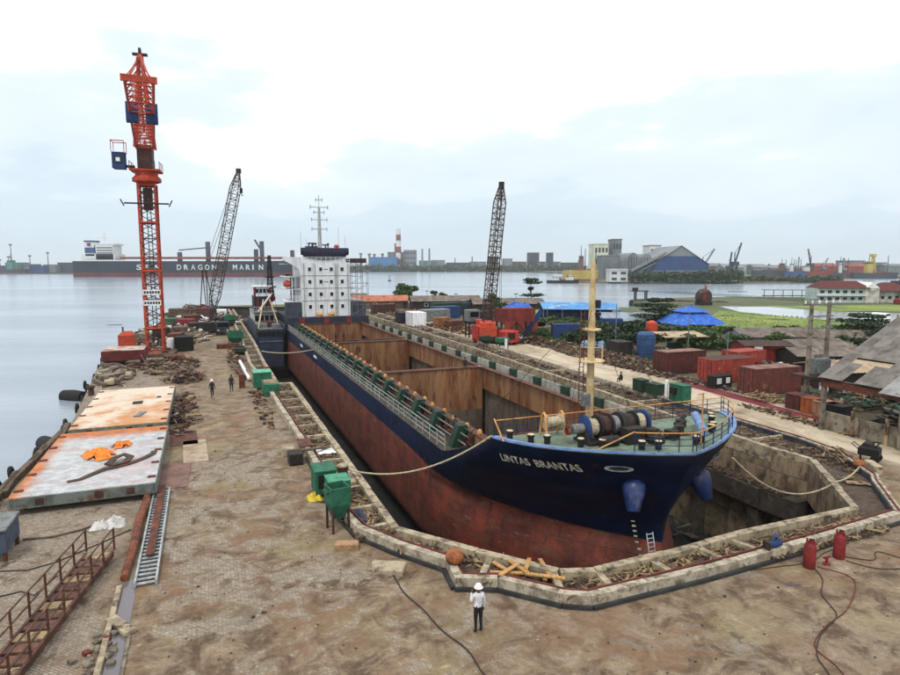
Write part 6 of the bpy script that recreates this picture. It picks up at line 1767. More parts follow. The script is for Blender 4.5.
# marks: pale print on the containers
# red mat along the road
m_mat = mat('red_matting', C(142, 54, 66), C(120, 46, 56), scale=.8, c3=C(168, 120, 116), s3=.7, lo3=.6, hi3=.7)
def quad_sheet(name, pts, z, m, label, cat, th=.03):
    return one(MB().prism(pts, z, z + th), name, m, label, cat, rz=TH)
quad_sheet('ground_mat', [(48.6, 54.2), (50.4, 54.6), (49.9, 43.3), (48.0, 43.0)], .004, m_mat, 'dull red matting strip before the containers, upper length', 'mat')
quad_sheet('ground_mat', [(48.0, 42.9), (49.4, 43.1), (48.6, 34.6), (47.4, 34.4)], .006, m_mat, 'dull red matting strip before the shed, lower length', 'mat')
# generator and tin boxes between containers
gn = dock('generator', 'black and white generator standing before the red orange container', 'generator', 51.0, 51.3, 0, .1)
MB().bb((0, 0, .75), (2.6, 1.1, 1.2), 0, .06).build('body', m_black, gn)
for (x, w_) in ((-.7, .7), (.65, .6)): MB().bc((x, -.57, .8), (w_, .03, .6)).build('panel', m_white, gn)
MB().box(-1.3, 1.3, -.5, .5, 0, .14).build('skid', m_dark, gn)
for k, (s, m, lb) in enumerate(((40.4, m_maroon, 'maroon steel bin at the foot of the power poles'), (38.6, mat('bin_orange', C(176, 110, 62), C(140, 82, 52), scale=1), 'orange brown steel bin next to the maroon one before the power poles'), (37.2, mat('bin_pale', C(176, 140, 120), C(140, 100, 84), scale=1), 'pale patched steel bin at the shed end of the bin row'), (36.1, m_black, 'black bin at the end of the bin row beside the shed'))):
    rt = dock('steel_bin', lb, 'bin', s, 50.2 - k * .25, 0, .05)
    MB().box(-.7, .7, -.85, .85, .05, 1.35).build('body', m, rt); MB().box(-.75, .75, -.9, .9, 1.35, 1.42).build('rim', m, rt)
    for y in (-.5, 0, .5): MB().box(-.74, -.702, y - .04, y + .04, .1, 1.33).build('rib', m, rt)
# power poles with transformer
pp = dock('power_pole_frame', 'pair of concrete power poles carrying a grey transformer beside the shed', 'power pole', 41.4, 53.4)
for (x, y) in ((-1.6, -.4), (1.6, .3)):
    MB().cyl((x, y, 0), (x, y, 9.6), .26, .17, 10).build('pole', m_conc_d, pp, True)
for z in (9.4, 8.3, 7.2):
    MB().box(-2.3 if z > 9 else -1.6, 2.6 if z > 9 else 1.6, -.2, -.06, z, z + .14).build('cross_arm', m_steel, pp)
MB().box(-2.0, 2.0, -1.2, 1.0, 2.75, 2.95).build('platform', m_rustd, pp)
tfm = MB().bb((0, -.2, 3.75), (1.7, 1.0, 1.5), 0, .06).build('transformer', m_steel, pp)
for k in range(9): MB().box(-.76 + k * .18, -.72 + k * .18, -.92, -.705, 3.1, 4.35).build('cooling_fin', m_steel, tfm)
for k in range(5): MB().lathe([(.07, 0), (.1, .08), (.06, .14), (.1, .2), (.05, .34), (0, .36)], (-.5 + k * .25, -.2, 4.5), 8).build('bushing', m_conc_d, tfm, True)
for x in (-2.1, -1.2, -.3, .6, 1.5, 2.4): MB().lathe([(.06, 0), (.11, .1), (.06, .16), (.1, .24), (0, .34)], (x, -.13, 9.54), 8).build('insulator', m_white, pp, True)
MB().bc((.2, -.75, 1.9), (1.1, .12, .7)).build('notice_board', m_white, pp)
MB().bc((1.9, -.4, 1.6), (.5, .4, 1.4)).build('switch_box', m_dark, pp)
for k in range(4):
    MB().cyl((-2.1 + k * 1.3, -.13, 9.8), (-2.4 + k * 1.3 + 3, 25, 9.6), .015, n=4).build('overhead_wire', m_dark, pp)
# big open shed with corrugated roof
sh = dock('open_shed', 'large open shed with patched grey corrugated roof at the right edge', 'shed', 27, 47)
m_sheet = mat('corrugated_grey', C(150, 146, 140), C(122, 116, 112), scale=.7, c3=C(116, 98, 84), s3=.9, lo3=.54, hi3=.68, jit=.14)
m_sheet2 = mat('corrugated_pale', C(176, 178, 176), C(150, 150, 148), scale=.9, c3=C(120, 110, 100), s3=.9, jit=.08)
ang_r = math.atan2(4.3, 13.0)
ux_s = Vector((0, -1.02, 0)); 
rows_ = [(-1.6, 4.15), (1.4, 5.68), (4.4, 7.21), (7.4, 8.74), (10.4, 10.27)]
for r_i in range(4):
    (xa, za), (xb, zb) = rows_[r_i], rows_[r_i + 1]
    d = Vector((xb - xa, 0, zb - za)); d2 = d * 1.06; nrm = Vector((-d.z, 0, d.x)).normalized()
    for k in range(18):
        y = 8.0 - k * 1.0
        if r_i == 0 and k in (1, 2, 3) : 
            if k == 2: continue
        p0 = Vector((xa, y, za)) + nrm * (.03 * (3 - r_i) + U(0, .02)) + Vector((0, U(-.03, .03), 0))
        mb = MB(); mb.corr(p0, Vector((0, -1.06, 0)), d2 * (1 if not (r_i == 0 and k in (1, 3)) else .72), nrm, 12, .045)
        mb.build('roof_sheet', m_sheet, sh)
for k in range(5):     # a newer patch over the eaves nearest the road
    (xa, za), (xb, zb) = (-2.2, 3.84), (1.7, 5.83)
    d = Vector((xb - xa, 0, zb - za)); nrm = Vector((-d.z, 0, d.x)).normalized()
    MB().corr(Vector((xa, 2.7 - k * 1.0, za)) + nrm * .17, Vector((0, -1.04, 0)), d, nrm, 12, .045).build('roof_sheet', m_sheet2, sh)
for y in (7.6, 1.5, -4.5, -10):
    MB().box(-1.45, -1.15, y - .15, y + .15, 0, 4.1).build('post', m_conc_d, sh)
    MB().box(10.1, 10.4, y - .15, y + .15, 0, 9.9).build('post', m_conc_d, sh)
    d = Vector((13.2, 0, 4.38)); MB().bar((-1.6, y, 4.0), (10.3, y, 10.07), .2).build('rafter', m_rustd, sh)
for r_i in range(5):
    MB().bar((rows_[r_i][0] + .3, 8.2, rows_[r_i][1] - .02), (rows_[r_i][0] + .3, -10.2, rows_[r_i][1] - .02), .12).build('purlin', m_oldwood, sh)
MB().box(-1.5, -1.4, -10, 7.8, 3.55, 4.05).build('eaves_beam', m_rust, sh)
for k in range(6): MB().bb((-1.0, 6.2 - k * 3.0, .75), (.18, 2.9, 1.5), 0, .02).build('low_wall', m_conc_d, sh)
for y in (5.2, 2.6): MB().box(-1.2, -1.1, y - .12, y + .12, 0, 2.0).build('wall_post', m_stick, sh)
scrap_heap('dark clutter of gear stored inside the open shed', 27, 52, 8, 4, 120, 1.6, [m_dark, m_rustd, m_black], 41, 1.6)
# firewood and cut timber stacks
def wood_stack(label, s0, t0, ds, dt, n, h, seed, group, cnt=90):
    r_ = random.Random(seed)
    lm = [MB().cyl((-L / 2, 0, 0), (L / 2, 0, 0), .07, n=6).mesh('log', m_stick) for L in (.9, 1.3, 1.8)]
    for i in range(n):
        q = r_.random(); x, y = r_.uniform(-dt, dt), r_.uniform(-ds, ds)
        o = bpy.data.objects.new('log', lm[i % 3]); col.objects.link(o)
        o.location = D(s0 + y, t0 + x, .08 + h * r_.random() * (1 - abs(x) / dt * .7)); o.rotation_euler = (0, r_.uniform(-.25, .25), TH + r_.uniform(-.9, .9))
        tag(o, label, 'log', group)
wood_stack('thin pale log in the heap beside the nearest red container', 44.2, 50.6, 1.4, 1.3, 46, .7, 51, 'logs heaped beside the container')
wood_stack('thin pale log in the long heap along the shed front', 31.0, 47.2, 4.4, .9, 90, .45, 52, 'logs along the shed front')
# scrap field beside the road
scrap_heap('wide heap of brown scrap wood and rubble beside the yard road', 73, 52.5, 13, 4.0, 1500, .9, [m_rust, m_stick, m_dirt, m_oldwood, m_conc_d], 61, .75)
scrap_heap('brown rubble heap behind the blue container near the road', 88, 53, 7, 3.5, 420, .8, [m_rustd, m_stick, m_dirt], 62, .8)
scrap_heap('dark rusty scrap pile right of the orange crane', 92, 51.5, 2.2, 2.2, 160, 1.3, [m_rustd, m_rust, m_dark], 63, 1.0)
scrap_heap('clutter of tins and boards between the red containers', 55.5, 63, 5, 4, 260, 1.4, [m_rustd, m_stick, m_steel, m_dark, m_white], 64, 1.0)
scrap_heap('clutter of boards and sheets behind the nearest container', 48, 66, 6, 6, 320, 1.0, [m_rustd, m_stick, m_steel, m_dark, m_conc_d], 65, 1.2)
scrap_heap('clutter of scrap along the yard road beyond the orange crane', 118, 47, 12, 4, 420, 1.1, [m_rustd, m_stick, m_rust, m_dark], 66, 1.1)
scrap_heap('clutter of scrap around the far sheds of the yard', 150, 48, 16, 6, 420, 1.6, [m_rustd, m_stick, m_rust, m_dark, m_steel], 67, 1.6)
scrap_heap('line of scrap and boards along the outer side of the yard road', 66, 50.2, 14, 1.2, 420, .6, [m_rustd, m_stick, m_rust, m_dark, m_conc_d], 68, .7)
scrap_heap('rusty oddments before the row of red containers', 54, 50.9, 7, .7, 150, .5, [m_rustd, m_stick, m_dark, m_steel], 69, .6)
scrap_heap('brown clutter between the blue drums and the canopy', 76, 61, 7, 5, 420, 1.0, [m_rustd, m_stick, m_dirt, m_dark, m_steel], 70, 1.0)
scrap_heap('mixed clutter before the low huts of the yard', 52, 70, 6, 8, 420, 1.1, [m_rustd, m_stick, m_steel, m_dark, m_white, m_blue], 72, 1.1)
scrap_heap('timber and scrap lying along the road edge before the shed', 38, 46.6, 6, .8, 160, .3, [m_stick, m_rustd, m_dirt], 73, .6)
scrap_heap('rubbish strewn behind the open shed and poles', 40, 58, 5, 4, 260, 1.0, [m_rustd, m_stick, m_steel, m_dark, m_green], 74, 1.0)
# buildings of the yard ------------------------------------------------
def gable_house(label, loc, rz, L, W, H, RH, m_wall, m_roof, name='house', cat='house', doors=1, windows=2, over=.4, sheets=0, amp=.0):
    rt = thing(name, label, cat, loc, rz)
    MB().box(-L / 2, L / 2, -W / 2, -W / 2 + .15, 0, H).build('wall', m_wall, rt); MB().box(-L / 2, L / 2, W / 2 - .15, W / 2, 0, H).build('wall', m_wall, rt)
    for x in (-L / 2, L / 2 - .15):
        mb = MB(); pr = [(-W / 2 + .15, 0), (W / 2 - .15, 0), (W / 2 - .15, H), (0, H + RH * (1 - .3 / W)), (-W / 2 + .15, H)]; n = 5
        mb.add([(x, y, z) for y, z in pr] + [(x + .15, y, z) for y, z in pr], [tuple(range(n - 1, -1, -1)), tuple(range(n, 2 * n))] + [(i, (i + 1) % n, n + (i + 1) % n, n + i) for i in range(n)])
        mb.build('gable_wall', m_wall, rt)
    for sy in (-1, 1):
        e_ = Vector((0, sy * (W / 2 + over), H - over * RH / (W / 2))); r_ = Vector((0, 0, H + RH))
        d = e_ - r_; nrm = Vector((0, -d.z * sy, abs(d.y))).normalized() if False else Vector((0, sy * RH, W / 2)).normalized()
        n = max(2, int((L + 2 * over) / 1.6))
        rf = None
        for k in range(n):
            w_ = (L + 2 * over) / n
            mb = MB(); mb.corr(r_ + Vector((-L / 2 - over + k * w_, 0, 0)) + nrm * (.06 + U(0, .03)), Vector((w_ * 1.03, 0, 0)), d, nrm, 8, .05)
            mb.build('roof_sheet', m_roof, rt)
    for k in range(windows):
        x = -L / 2 + L * (k + 1) / (windows + 1)
        wdw = MB().box(x - .55, x + .55, -W / 2 - .05, -W / 2 - .002, H * .42, H * .8).build('window', m_white, rt); MB().box(x - .45, x + .45, -W / 2 - .06, -W / 2 - .052, H * .45, H * .77).build('pane', m_glass, wdw)
    if doors: MB().box(L / 2 - 1.6, L / 2 - .7, -W / 2 - .05, -W / 2 - .002, 0, min(2.0, H * .8)).build('door', m_dark, rt)
    return rt
m_bluet = mat('blue_tarp', C(74, 134, 216), C(58, 110, 192), scale=.8, bmp=.5, bscale=2.5, bdist=.2, c3=C(120, 170, 230), s3=1.2)
m_plaster = mat('white_plaster', C(212, 210, 202), C(184, 180, 170), scale=.6, c3=C(140, 130, 116), s3=.6, lo3=.55, hi3=.7)
m_plasterb = mat('blue_plaster', C(150, 178, 198), C(178, 150, 140), scale=.5, c3=C(140, 96, 84), s3=.5, lo3=.52, hi3=.62)
m_tin = mat('old_tin_roof', C(142, 134, 126), C(112, 102, 94), scale=.6, c3=C(122, 84, 66), s3=.5, lo3=.52, hi3=.66, jit=.16)
m_tanroof = mat('tan_tin_roof', C(196, 178, 154), C(166, 146, 124), scale=.6, jit=.1)
m_redtile = mat('red_tile_roof', C(122, 50, 48), C(100, 42, 42), scale=.8, bmp=.6, bscale=3, bdist=.1)
m_bluer = mat('blue_metal_roof', C(112, 172, 222), C(96, 150, 200), scale=.3, c3=C(180, 200, 214), s3=.2, lo3=.55, hi3=.66)
# hut with two tiered blue tarp roof
ht = thing('blue_hut', 'hut with two tiered bright blue tarpaulin roof beside the dark tree', 'hut', (45.4, 117.5, 0), R(12))
ht.scale = (.92, .92, .80)
MB().box(-3.6, 3.6, -3.4, 3.4, 0, 3.0).build('wall', m_plaster, ht)
for k in range(3):
    wdw = MB().box(-2.6 + k * 2.1, -1.5 + k * 2.1, -3.46, -3.402, 1.0, 2.4).build('window', m_dark, ht)
MB().box(2.6, 3.62, -3.47, -3.41, .1, 2.2).build('door', m_white, ht)
def pyr(z0, z1, a, b, nm, kk=.25):
    vs = [(-a, -b, z0), (a, -b, z0), (a, b, z0), (-a, b, z0), (-a * kk, -b * kk, z1), (a * kk, -b * kk, z1), (a * kk, b * kk, z1), (-a * kk, b * kk, z1)]
    return MB().add(vs, [(0, 1, 5, 4), (1, 2, 6, 5), (2, 3, 7, 6), (3, 0, 4, 7), (4, 5, 6, 7)]).build(nm, m_bluet, ht)
pyr(2.7, 5.2, 5.2, 4.8, 'lower_roof', .45); MB().box(-1.9, 1.9, -1.75, 1.75, 5.0, 5.5).build('roof_neck', m_bluet, ht); pyr(5.4, 6.7, 2.9, 2.7, 'upper_roof', .12)
MB().cyl((0, 0, 6.6), (0, 0, 7.2), .1, n=6).build('finial', m_bluet, ht)
# white house behind the yard
gable_house('low white house with grey tin roof and blue stained gable wall', (50.5, 98.5, 0), R(4), 11, 6, 2.1, 1.0, m_plasterb, m_tin)
gable_house('small white house with tin roof right of the blue gabled house', (61.5, 98.0, 0), R(-6), 8, 5, 1.9, .9, m_plaster, m_tin)
gable_house('weathered tin roofed hut right of the bush in the yard', (51.5, 88.5, 0), R(8), 8, 5, 1.8, .7, m_oldwood, m_tin, 'hut', 'hut')
gable_house('dark low hut with rusty tin roof before the power poles', (49.0, 79, 0), R(2), 12, 5, 1.9, .7, m_dark, m_tin, 'hut', 'hut')
gable_house('tan roofed low hut beside the transformer poles', (43.0, 66.0, 0), R(14), 8, 6, 2.3, .7, m_dark, m_tanroof, 'hut', 'hut', windows=1)
gable_house('red walled hut with a white door behind the red orange container', (42.0, 83.5, 0), R(0), 6, 4.5, 2.5, .4, m_redp, m_rustd, 'hut', 'hut', windows=0)
one(MB().bb((0, 0, 1.25), (1.1, .1, 2.5), 0, .02), 'door_board', m_white, 'white door board leaning on the red walled hut', 'board', (40.4, 81.0, 0))
# tan canopy on posts
cn = thing('canopy', 'flat tan roofed canopy on thin posts below the blue hut', 'canopy', (36.0, 97, 0), R(10))
cn.scale = (.75, .75, .68)
MB().corr((-5, -3, 3.1), (10, 0, .0), (0, 6, .6), (0, 0, 1), 40, .05).build('roof', m_tanroof, cn); MB().box(-5, 5, -3.04, -2.98, 2.95, 3.12).build('fascia', m_stick, cn)
for (x, y) in ((-4.6, -2.7), (0, -2.7), (4.6, -2.7), (-4.6, 2.7), (4.6, 2.7)): MB().cyl((x, y, 0), (x, y, 3.0 + (.6 if y > 0 else 0)), .07, n=6).build('post', m_steel, cn)
MB().bc((0, -1.0, .9), (7, .1, 1.4)).build('green_screen', m_dgreen, cn)
# tanks and drums
bt = thing('water_tank', 'tall blue cylindrical water tank beside the scrap heap', 'tank', (27.6, 87.2, 0))
MB().lathe([(1.2, 0), (1.25, .1), (1.25, 3.4), (1.0, 3.7), (0, 3.8)], (0, 0, .0), 18).build('body', mat('tank_blue', C(74, 112, 156), C(60, 94, 134), scale=1), bt, True)
for z in (.8, 1.8, 2.8): MB().lathe([(1.25, 0), (1.3, .05), (1.25, .1)], (0, 0, z), 18).build('rib', m_blue, bt, True)
m_dblue = mat('drum_blue', C(96, 140, 176), C(150, 176, 190), scale=1.5)
for i in range(6):
    rt = thing('plastic_drum', ('leftmost', 'second', 'third', 'fourth', 'fifth', 'rightmost')[i] + ' pale blue plastic drum in the row left of the water tank', 'drum', (20.4 + i * 1.15, 93.5 - i * .25, 0))
    MB().lathe([(.48, 0), (.52, .05), (.52, .55), (.54, .6), (.52, .65), (.52, 1.5), (.4, 1.65), (0, 1.68)], (0, 0, 0), 12).build('body', m_dblue, rt, True); MB().cyl((.2, 0, 1.66), (.2, 0, 1.76), .08, n=8).build('cap', m_white, rt)
steelbox('dark shed box between blue drums and water tank', 73.5, 55.0, 2.4, 3, 2.2, m_dark, 0)
one(MB().lathe([(0, 0), (.9, .2), (1.0, .9), (.9, 1.6), (.3, 1.95), (0, 2.0)], (0, 0, 0), 14), 'water_tank', m_orange, 'small round orange tank behind the tan canopy', 'tank', (33.6, 103.5, 1.9), smooth=True)
stt = thing('tank_stand', 'slim steel stand under the small orange tank', 'stand', (33.6, 103.5, 0))
for (x, y) in ((-.7, -.7), (.7, -.7), (.7, .7), (-.7, .7)): MB().box(x - .08, x + .08, y - .08, y + .08, 0, 1.75).build('leg', m_dark, stt)
MB().box(-.9, .9, -.9, .9, 1.76, 1.89).build('top', m_dark, stt)
# blue roofed sheds
def mono_shed(label, loc, rz, L, W, H, m_r, m_w, drop=.8):
    rt = thing('shed', label, 'shed', loc, rz)
    n = int(L / 1.4)
    for k in range(n):
        MB().corr((-L / 2 + k * L / n, -W / 2 - .4, H - drop + U(0, .03)), (L / n * 1.04, 0, 0), (0, W + .8, drop), (0, 0, 1), 8, .05).build('roof_sheet', m_r, rt)
    MB().box(-L / 2 + .2, L / 2 - .2, W / 2 - .2, W / 2 - .05, 0, H - .1).build('back_wall', m_w, rt)
    m2 = int(L / 4)
    for k in range(m2 + 1): MB().box(-L / 2 + .2 + k * (L - .4) / m2 - .1, -L / 2 + .4 + k * (L - .4) / m2 - .1, -W / 2, -W / 2 + .2, 0, H - drop - .05).build('post', m_steel, rt)
    MB().box(-L / 2 + .3, L / 2 - .3, -W / 2 + .8, -W / 2 + 1.0, 0, H - drop - .7).build('front_wall', m_w, rt)
    return rt
m_navyw = mat('navy_sheeting', C(40, 56, 104), C(32, 44, 80), scale=.8)
mono_shed('long shed with light blue metal roof and navy sides near the water', (31, 150, 0), R(-3), 18, 8, 3.8, m_bluer, m_navyw, 1.2)
mono_shed('shed with pale grey blue roof left of the dark tree', (37.5, 128, 0), R(-8), 13, 7, 3.0, mat('pale_blue_roof', C(166, 178, 190), C(140, 150, 164), scale=.3, c3=C(130, 110, 96), s3=.3, lo3=.56, hi3=.68), m_navyw, 1.2)
container('blue container with white end lying by the road grass', 96.4, 60.5, -.35, m_blue, L=5.2, H=2.4, W=2.2)
steelbox('bright blue panel hut below the pale grey blue roof', 103, 75, 4.0, 2.2, 2.4, m_blue, -.4)
# platform and frame right of the crane
rf = dock('raised_cabin', 'dull red cabin on dark legs with a blue tarp behind the orange crane', 'cabin', 98.5, 51.0, 0, -.1)
MB().bb((0, 0, 4.3), (6.5, 3, 2.4), 0, .06).build('cabin', mat('dull_red_cabin', C(158, 66, 62), C(128, 54, 52), scale=.8), rf)
for (x, y) in ((-2.8, -1.2), (2.8, -1.2), (2.8, 1.2), (-2.8, 1.2), (0, -1.2)): MB().box(x - .15, x + .15, y - .15, y + .15, 0, 3.1).build('leg', m_dark, rf)
MB().bar((-2.8, -1.2, .4), (0, -1.2, 3), .15).build('brace', m_dark, rf); MB().bar((2.8, -1.2, .4), (0, -1.2, 3), .15).build('brace', m_dark, rf)
mb = crumple(5, 4.5, 2.0, 77, 14, False); o = mb.build('tarpaulin', m_bluet, rf, True, (1.6, 2.6, 4.9))
MB().bc((4.2, 1.0, 2.8), (.9, .2, 5.2), 0, 0, .65).build('stair', m_blue, rf)
# machine units round the crane foot
m_crred = mat('crane_unit_red', C(206, 74, 58), C(176, 60, 50), scale=1.2, c3=C(90, 60, 54), s3=1.4)
def unit(label, s, t, w, l, h, m, z=.5):
    rt = dock('engine_unit', label, 'machine', s, t)
    MB().bb((0, 0, z + h / 2), (w, l, h), 0, .15).build('housing', m, rt)
    MB().bc((0, -l / 2 - .02, z + h * .55), (w * .5, .05, h * .55)).build('grille', m_black, rt)
    for sx in (-1, 1): MB().lathe([(.45, -.2), (.45, .2), (.2, .22), (0, .22)], (sx * w * .45, 0, .45), 12, 'X').build('wheel', m_black, rt, True)
    MB().cyl((w * .25, 0, z + h), (w * .25, 0, z + h + .6), .08, n=8).build('exhaust', m_dark, rt)
    return rt
unit('red engine unit with grille left of the orange crane foot', 94.5, 42.9, 2.4, 2.4, 2.6, m_crred)
unit('lower red engine unit right of the orange crane foot', 91.2, 46.2, 2.6, 2.4, 1.9, m_crred)
unit('dark purple engine unit between the red ones under the orange crane', 93.8, 44.9, 2.0, 2.2, 2.3, m_rustd)
scrap_heap('black and white engine parts right of the red engine units', 94, 48.8, 2.6, 2.2, 120, 2.2, [m_black, m_dark, m_white, m_dark], 71, 1.3)
cs2 = dock('control_cabin', 'pale grey cabin raised behind the orange crane', 'cabin', 101, 44.0, 0)
MB().bb((0, 0, 4.2), (2.2, 2.0, 2.0), 0, .1).build('cabin', m_steel, cs2); MB().bc((0, -1.02, 4.4), (1.6, .03, .9)).build('window', m_glass, cs2)
for (x, y) in ((-.9, -.8), (.9, -.8), (.9, .8), (-.9, .8)): MB().box(x - .1, x + .1, y - .1, y + .1, 0, 3.2).build('leg', m_dark, cs2)
# far part of the yard: crates, vans, sheds
for i, (s, t, w, l, h, m, lb, rz) in enumerate(((120, 45.5, 3.0, 2.2, 2.2, mat('crate_tan', C(176, 132, 96), C(140, 100, 72), scale=1), 'tan crate on the yard road beyond the crane', .1), (116.5, 46.8, 3.2, 2.2, 1.8, m_rust, 'red brown crate beside the tan crate on the yard road', .1),
        (126, 41.8, 3.0, 5.0, 3.0, m_white, 'white van like cabin on the far yard road', 0), (131, 40.6, 2.6, 4, 2.6, m_ovnavy, 'navy cabin behind the white cabin on the far yard road', 0), (137, 50, 7, 3, 2.6, m_steel, 'grey blue tank box in the far yard', .2), (143, 55, 7, 3, 2.8, m_blue, 'blue grey container box in the far yard', .15), (150, 58, 8, 3, 3.2, m_dgreen, 'dark green container box in the far yard', .1), (141, 44.5, 4, 3, 2.2, m_rust, 'rust red box at the far yard road', 0), (160, 44, 6, 3, 2.6, m_rustd, 'dark rusty box at the far end of the yard road', 0), (152, 64.5, 9, 3, 3.0, m_trk, 'teal grey container box near the water in the far yard', 0), (128, 57, 6, 2.6, 2.6, m_dark, 'dark container box behind the crates in the far yard', .2))):
    steelbox(lb, s, t, w, l, h, m, rz, 'cabin_box', 'box')
gable_house('long shed with pinkish tiled roof at the far end of the yard', D(182, 47), TH + R(-6), 20, 7, 2.4, 1.4, m_oldwood, mat('pink_tile', C(196, 136, 104), C(168, 112, 86), scale=.5), 'shed', 'shed', windows=3)
gable_house('pale shed with dark eaves beyond the ship house', D(190, 37), TH + R(-4), 18, 7, 3.4, .8, m_plaster, m_tin, 'shed', 'shed', windows=3)
gable_house('open sided hall with pale layered roof near the water', D(172, 66), TH + R(-12), 20, 9, 2.6, 1.3, m_dark, m_tin, 'hall', 'hall', windows=4)
gable_house('second hall with low grey roof right of the pale roofed hall', D(166, 86), TH + R(-16), 16, 8, 2.0, 1.0, m_dark, m_tin, 'hall', 'hall', windows=3)
gable_house('low grey roofed shed beside the green container boxes', D(148, 73), TH + R(-14), 16, 8, 3.0, 1.2, m_dark, m_tin, 'shed', 'shed', windows=2)
# lamp posts along the far shore of the yard
for i, (px, py, Y) in enumerate(((406, 287, 205), (427, 291, 200), (456, 294, 198), (388, 297, 205), (516, 294, 165), (446, 297, 200))):
    p = at(px, py, Y)
    rt = thing('lamp_post', ('tallest lamp post by the water left of the far halls', 'lamp post left of the pale layered roof hall', 'lamp post above the low grey hall', 'lamp post near the small round tree by the water', 'lamp post right of the orange crane boom', 'thin lamp post between the far halls')[i], 'lamp post', (p.x, p.y, 0))
    MB().cyl((0, 0, 0), (0, 0, p.z), .09, .06, 6).build('pole', m_dark, rt); MB().bc((0, 0, p.z), (1.1, .3, .2)).build('lamp_head', m_dark, rt)
# thin poles in the yard
for i, (x, y, h) in enumerate(((35.4, 92, 6.2), (26.2, 98, 7.0), (18.6, 119, 5.0))):
    one(MB().cyl((0, 0, 0), (0, 0, h), .07, n=6), 'thin_pole', m_steel, ('thin grey pole beside the dark maroon container', 'thin grey pole before the pale grey blue shed roof', 'thin pole before the pale red container')[i], 'pole', (x, y, 0))
one(MB().cyl((0, 0, 0), (0, 0, 5.2), .07, n=6), 'thin_pole', m_steel, 'thin pole standing behind the red orange container', 'pole', (33.2, 74, 0))
# ================================================================ vegetation
def leaf_material(name, a, b_, c_):
    m, t, b = nodes_of(name)
    g_ = mk(t, 'ShaderNodeNewGeometry'); oi = mk(t, 'ShaderNodeObjectInfo')
    c = mix(t, ramp(t, nz(t, g_.outputs['Position'], 1.1, 4, .6), .36, .64), a, b_)
    c = mix(t, ramp(t, g_.outputs['Random Per Island'], .55, 1.0, 0, .7), c, c_)
    t.links.new(c, b.inputs['Base Color']); b.inputs['Roughness'].default_value = .6
    return m
m_leafd = leaf_material('leaf_dark', C(44, 70, 42), C(58, 86, 48), C(78, 104, 56))
m_leafm = leaf_material('leaf_mid', C(66, 94, 46), C(84, 112, 54), C(108, 130, 68))
m_leafl = leaf_material('leaf_light', C(108, 132, 64), C(124, 146, 72), C(142, 156, 84))
m_bark = mat('bark', C(96, 82, 68), C(70, 60, 52), scale=3)
def crown(clumps, n, size, seed, m, flat=1.0):
    r_ = random.Random(seed); mb = MB()
    for i in range(n):
        (cx, cy, cz, rx, ry, rz_) = clumps[r_.randrange(len(clumps))]
        a, b = r_.uniform(0, 2 * PI), math.acos(r_.uniform(-1, 1)); q = r_.random() ** .45
        q *= 1 + .25 * noise.noise(Vector((math.cos(a) * 2, math.sin(a) * 2, b + seed)))
        p = Vector((cx + rx * q * math.sin(b) * math.cos(a), cy + ry * q * math.sin(b) * math.sin(a), cz + rz_ * q * math.cos(b)))
        s = size * r_.uniform(.6, 1.4)
        u = Vector((r_.gauss(0, 1), r_.gauss(0, 1), r_.gauss(0, .6) * flat)).normalized(); v = u.cross(Vector((r_.gauss(0, 1), r_.gauss(0, 1), r_.gauss(0, 1)))).normalized()
        mb.add([p - u * s, p + v * s * .55, p + u * s, p - v * s * .55], [(0, 1, 2, 3)])
    return mb
def tree(label, x, y, h, clumps, n, leaf, m, seed, trunk_r=.18, name='tree', cat='tree', z=0.0, limbs=True):
    rt = thing(name, label, cat, (x, y, z))
    crown(clumps, n, leaf, seed, m).build('crown', m, rt)
    mb = MB(); zt = min(c[2] for c in clumps) if name == 'tree' else h * .3
    mb.tube([(0, 0, 0), (.05 * h * .2, 0, h * .3), (0, .03 * h, h * .75)], [trunk_r, trunk_r * .75, trunk_r * .4], 7)
    if limbs:
        for (cx, cy, cz, *_r) in clumps[:9]:
            mb.tube([(0, 0, h * .3), (cx * .5, cy * .5, (h * .3 + cz) * .55), (cx, cy, cz)], [trunk_r * .5, trunk_r * .35, trunk_r * .15], 5)
    mb.build('trunk', m_bark, rt, True)
    return rt
def lumpy(seed, w, h, k, base=.45):
    r_ = random.Random(seed); out = []
    for i in range(k):
        a = r_.uniform(0, 2 * PI); q = math.sqrt(r_.random()) * w * .36
        out.append((q * math.cos(a), q * math.sin(a), h * r_.uniform(base, .82), w * r_.uniform(.16, .26), w * r_.uniform(.16, .26), h * r_.uniform(.12, .2)))
    return out
def layered(seed, w, h, layers):
    r_ = random.Random(seed); out = []
    for (f, wf) in layers:
        for i in range(5):
            a = r_.uniform(0, 2 * PI); q = w * .5 * wf * r_.uniform(.3, .75)
            out.append((q * math.cos(a), q * math.sin(a), h * f, w * wf * .26, w * wf * .26, h * .055))
    return out
tree('dark spreading tree with layered branches left of the blue hut', 42.0, 124.5, 6.8, layered(3, 11, 6.6, ((.3, .7), (.45, .95), (.6, 1.0), (.75, .8), (.92, .5))), 6000, .27, m_leafd, 3, .3)
tree('flat topped pine like tree by the water right of the crane boom', 26.5, 205, 9.5, layered(5, 9, 9, ((.35, 1.0), (.58, .2), (.80, .8), (.9, .5))), 1500, .38, m_leafd, 5, .25)
tree('round green tree by the water beyond the far sheds', -14.5, 208, 7.5, lumpy(6, 8.5, 7, 9, .3), 2200, .42, m_leafm, 6, .3)
tree('green bush like tree behind the orange crane', 12.5, 162, 6.0, lumpy(7, 8, 6, 8, .3), 1900, .36, m_leafm, 7, .3)
tree('small green tree left of the far halls by the water', -3.5, 205, 5.0, lumpy(8, 6, 5, 6, .3), 900, .36, m_leafd, 8, .2)
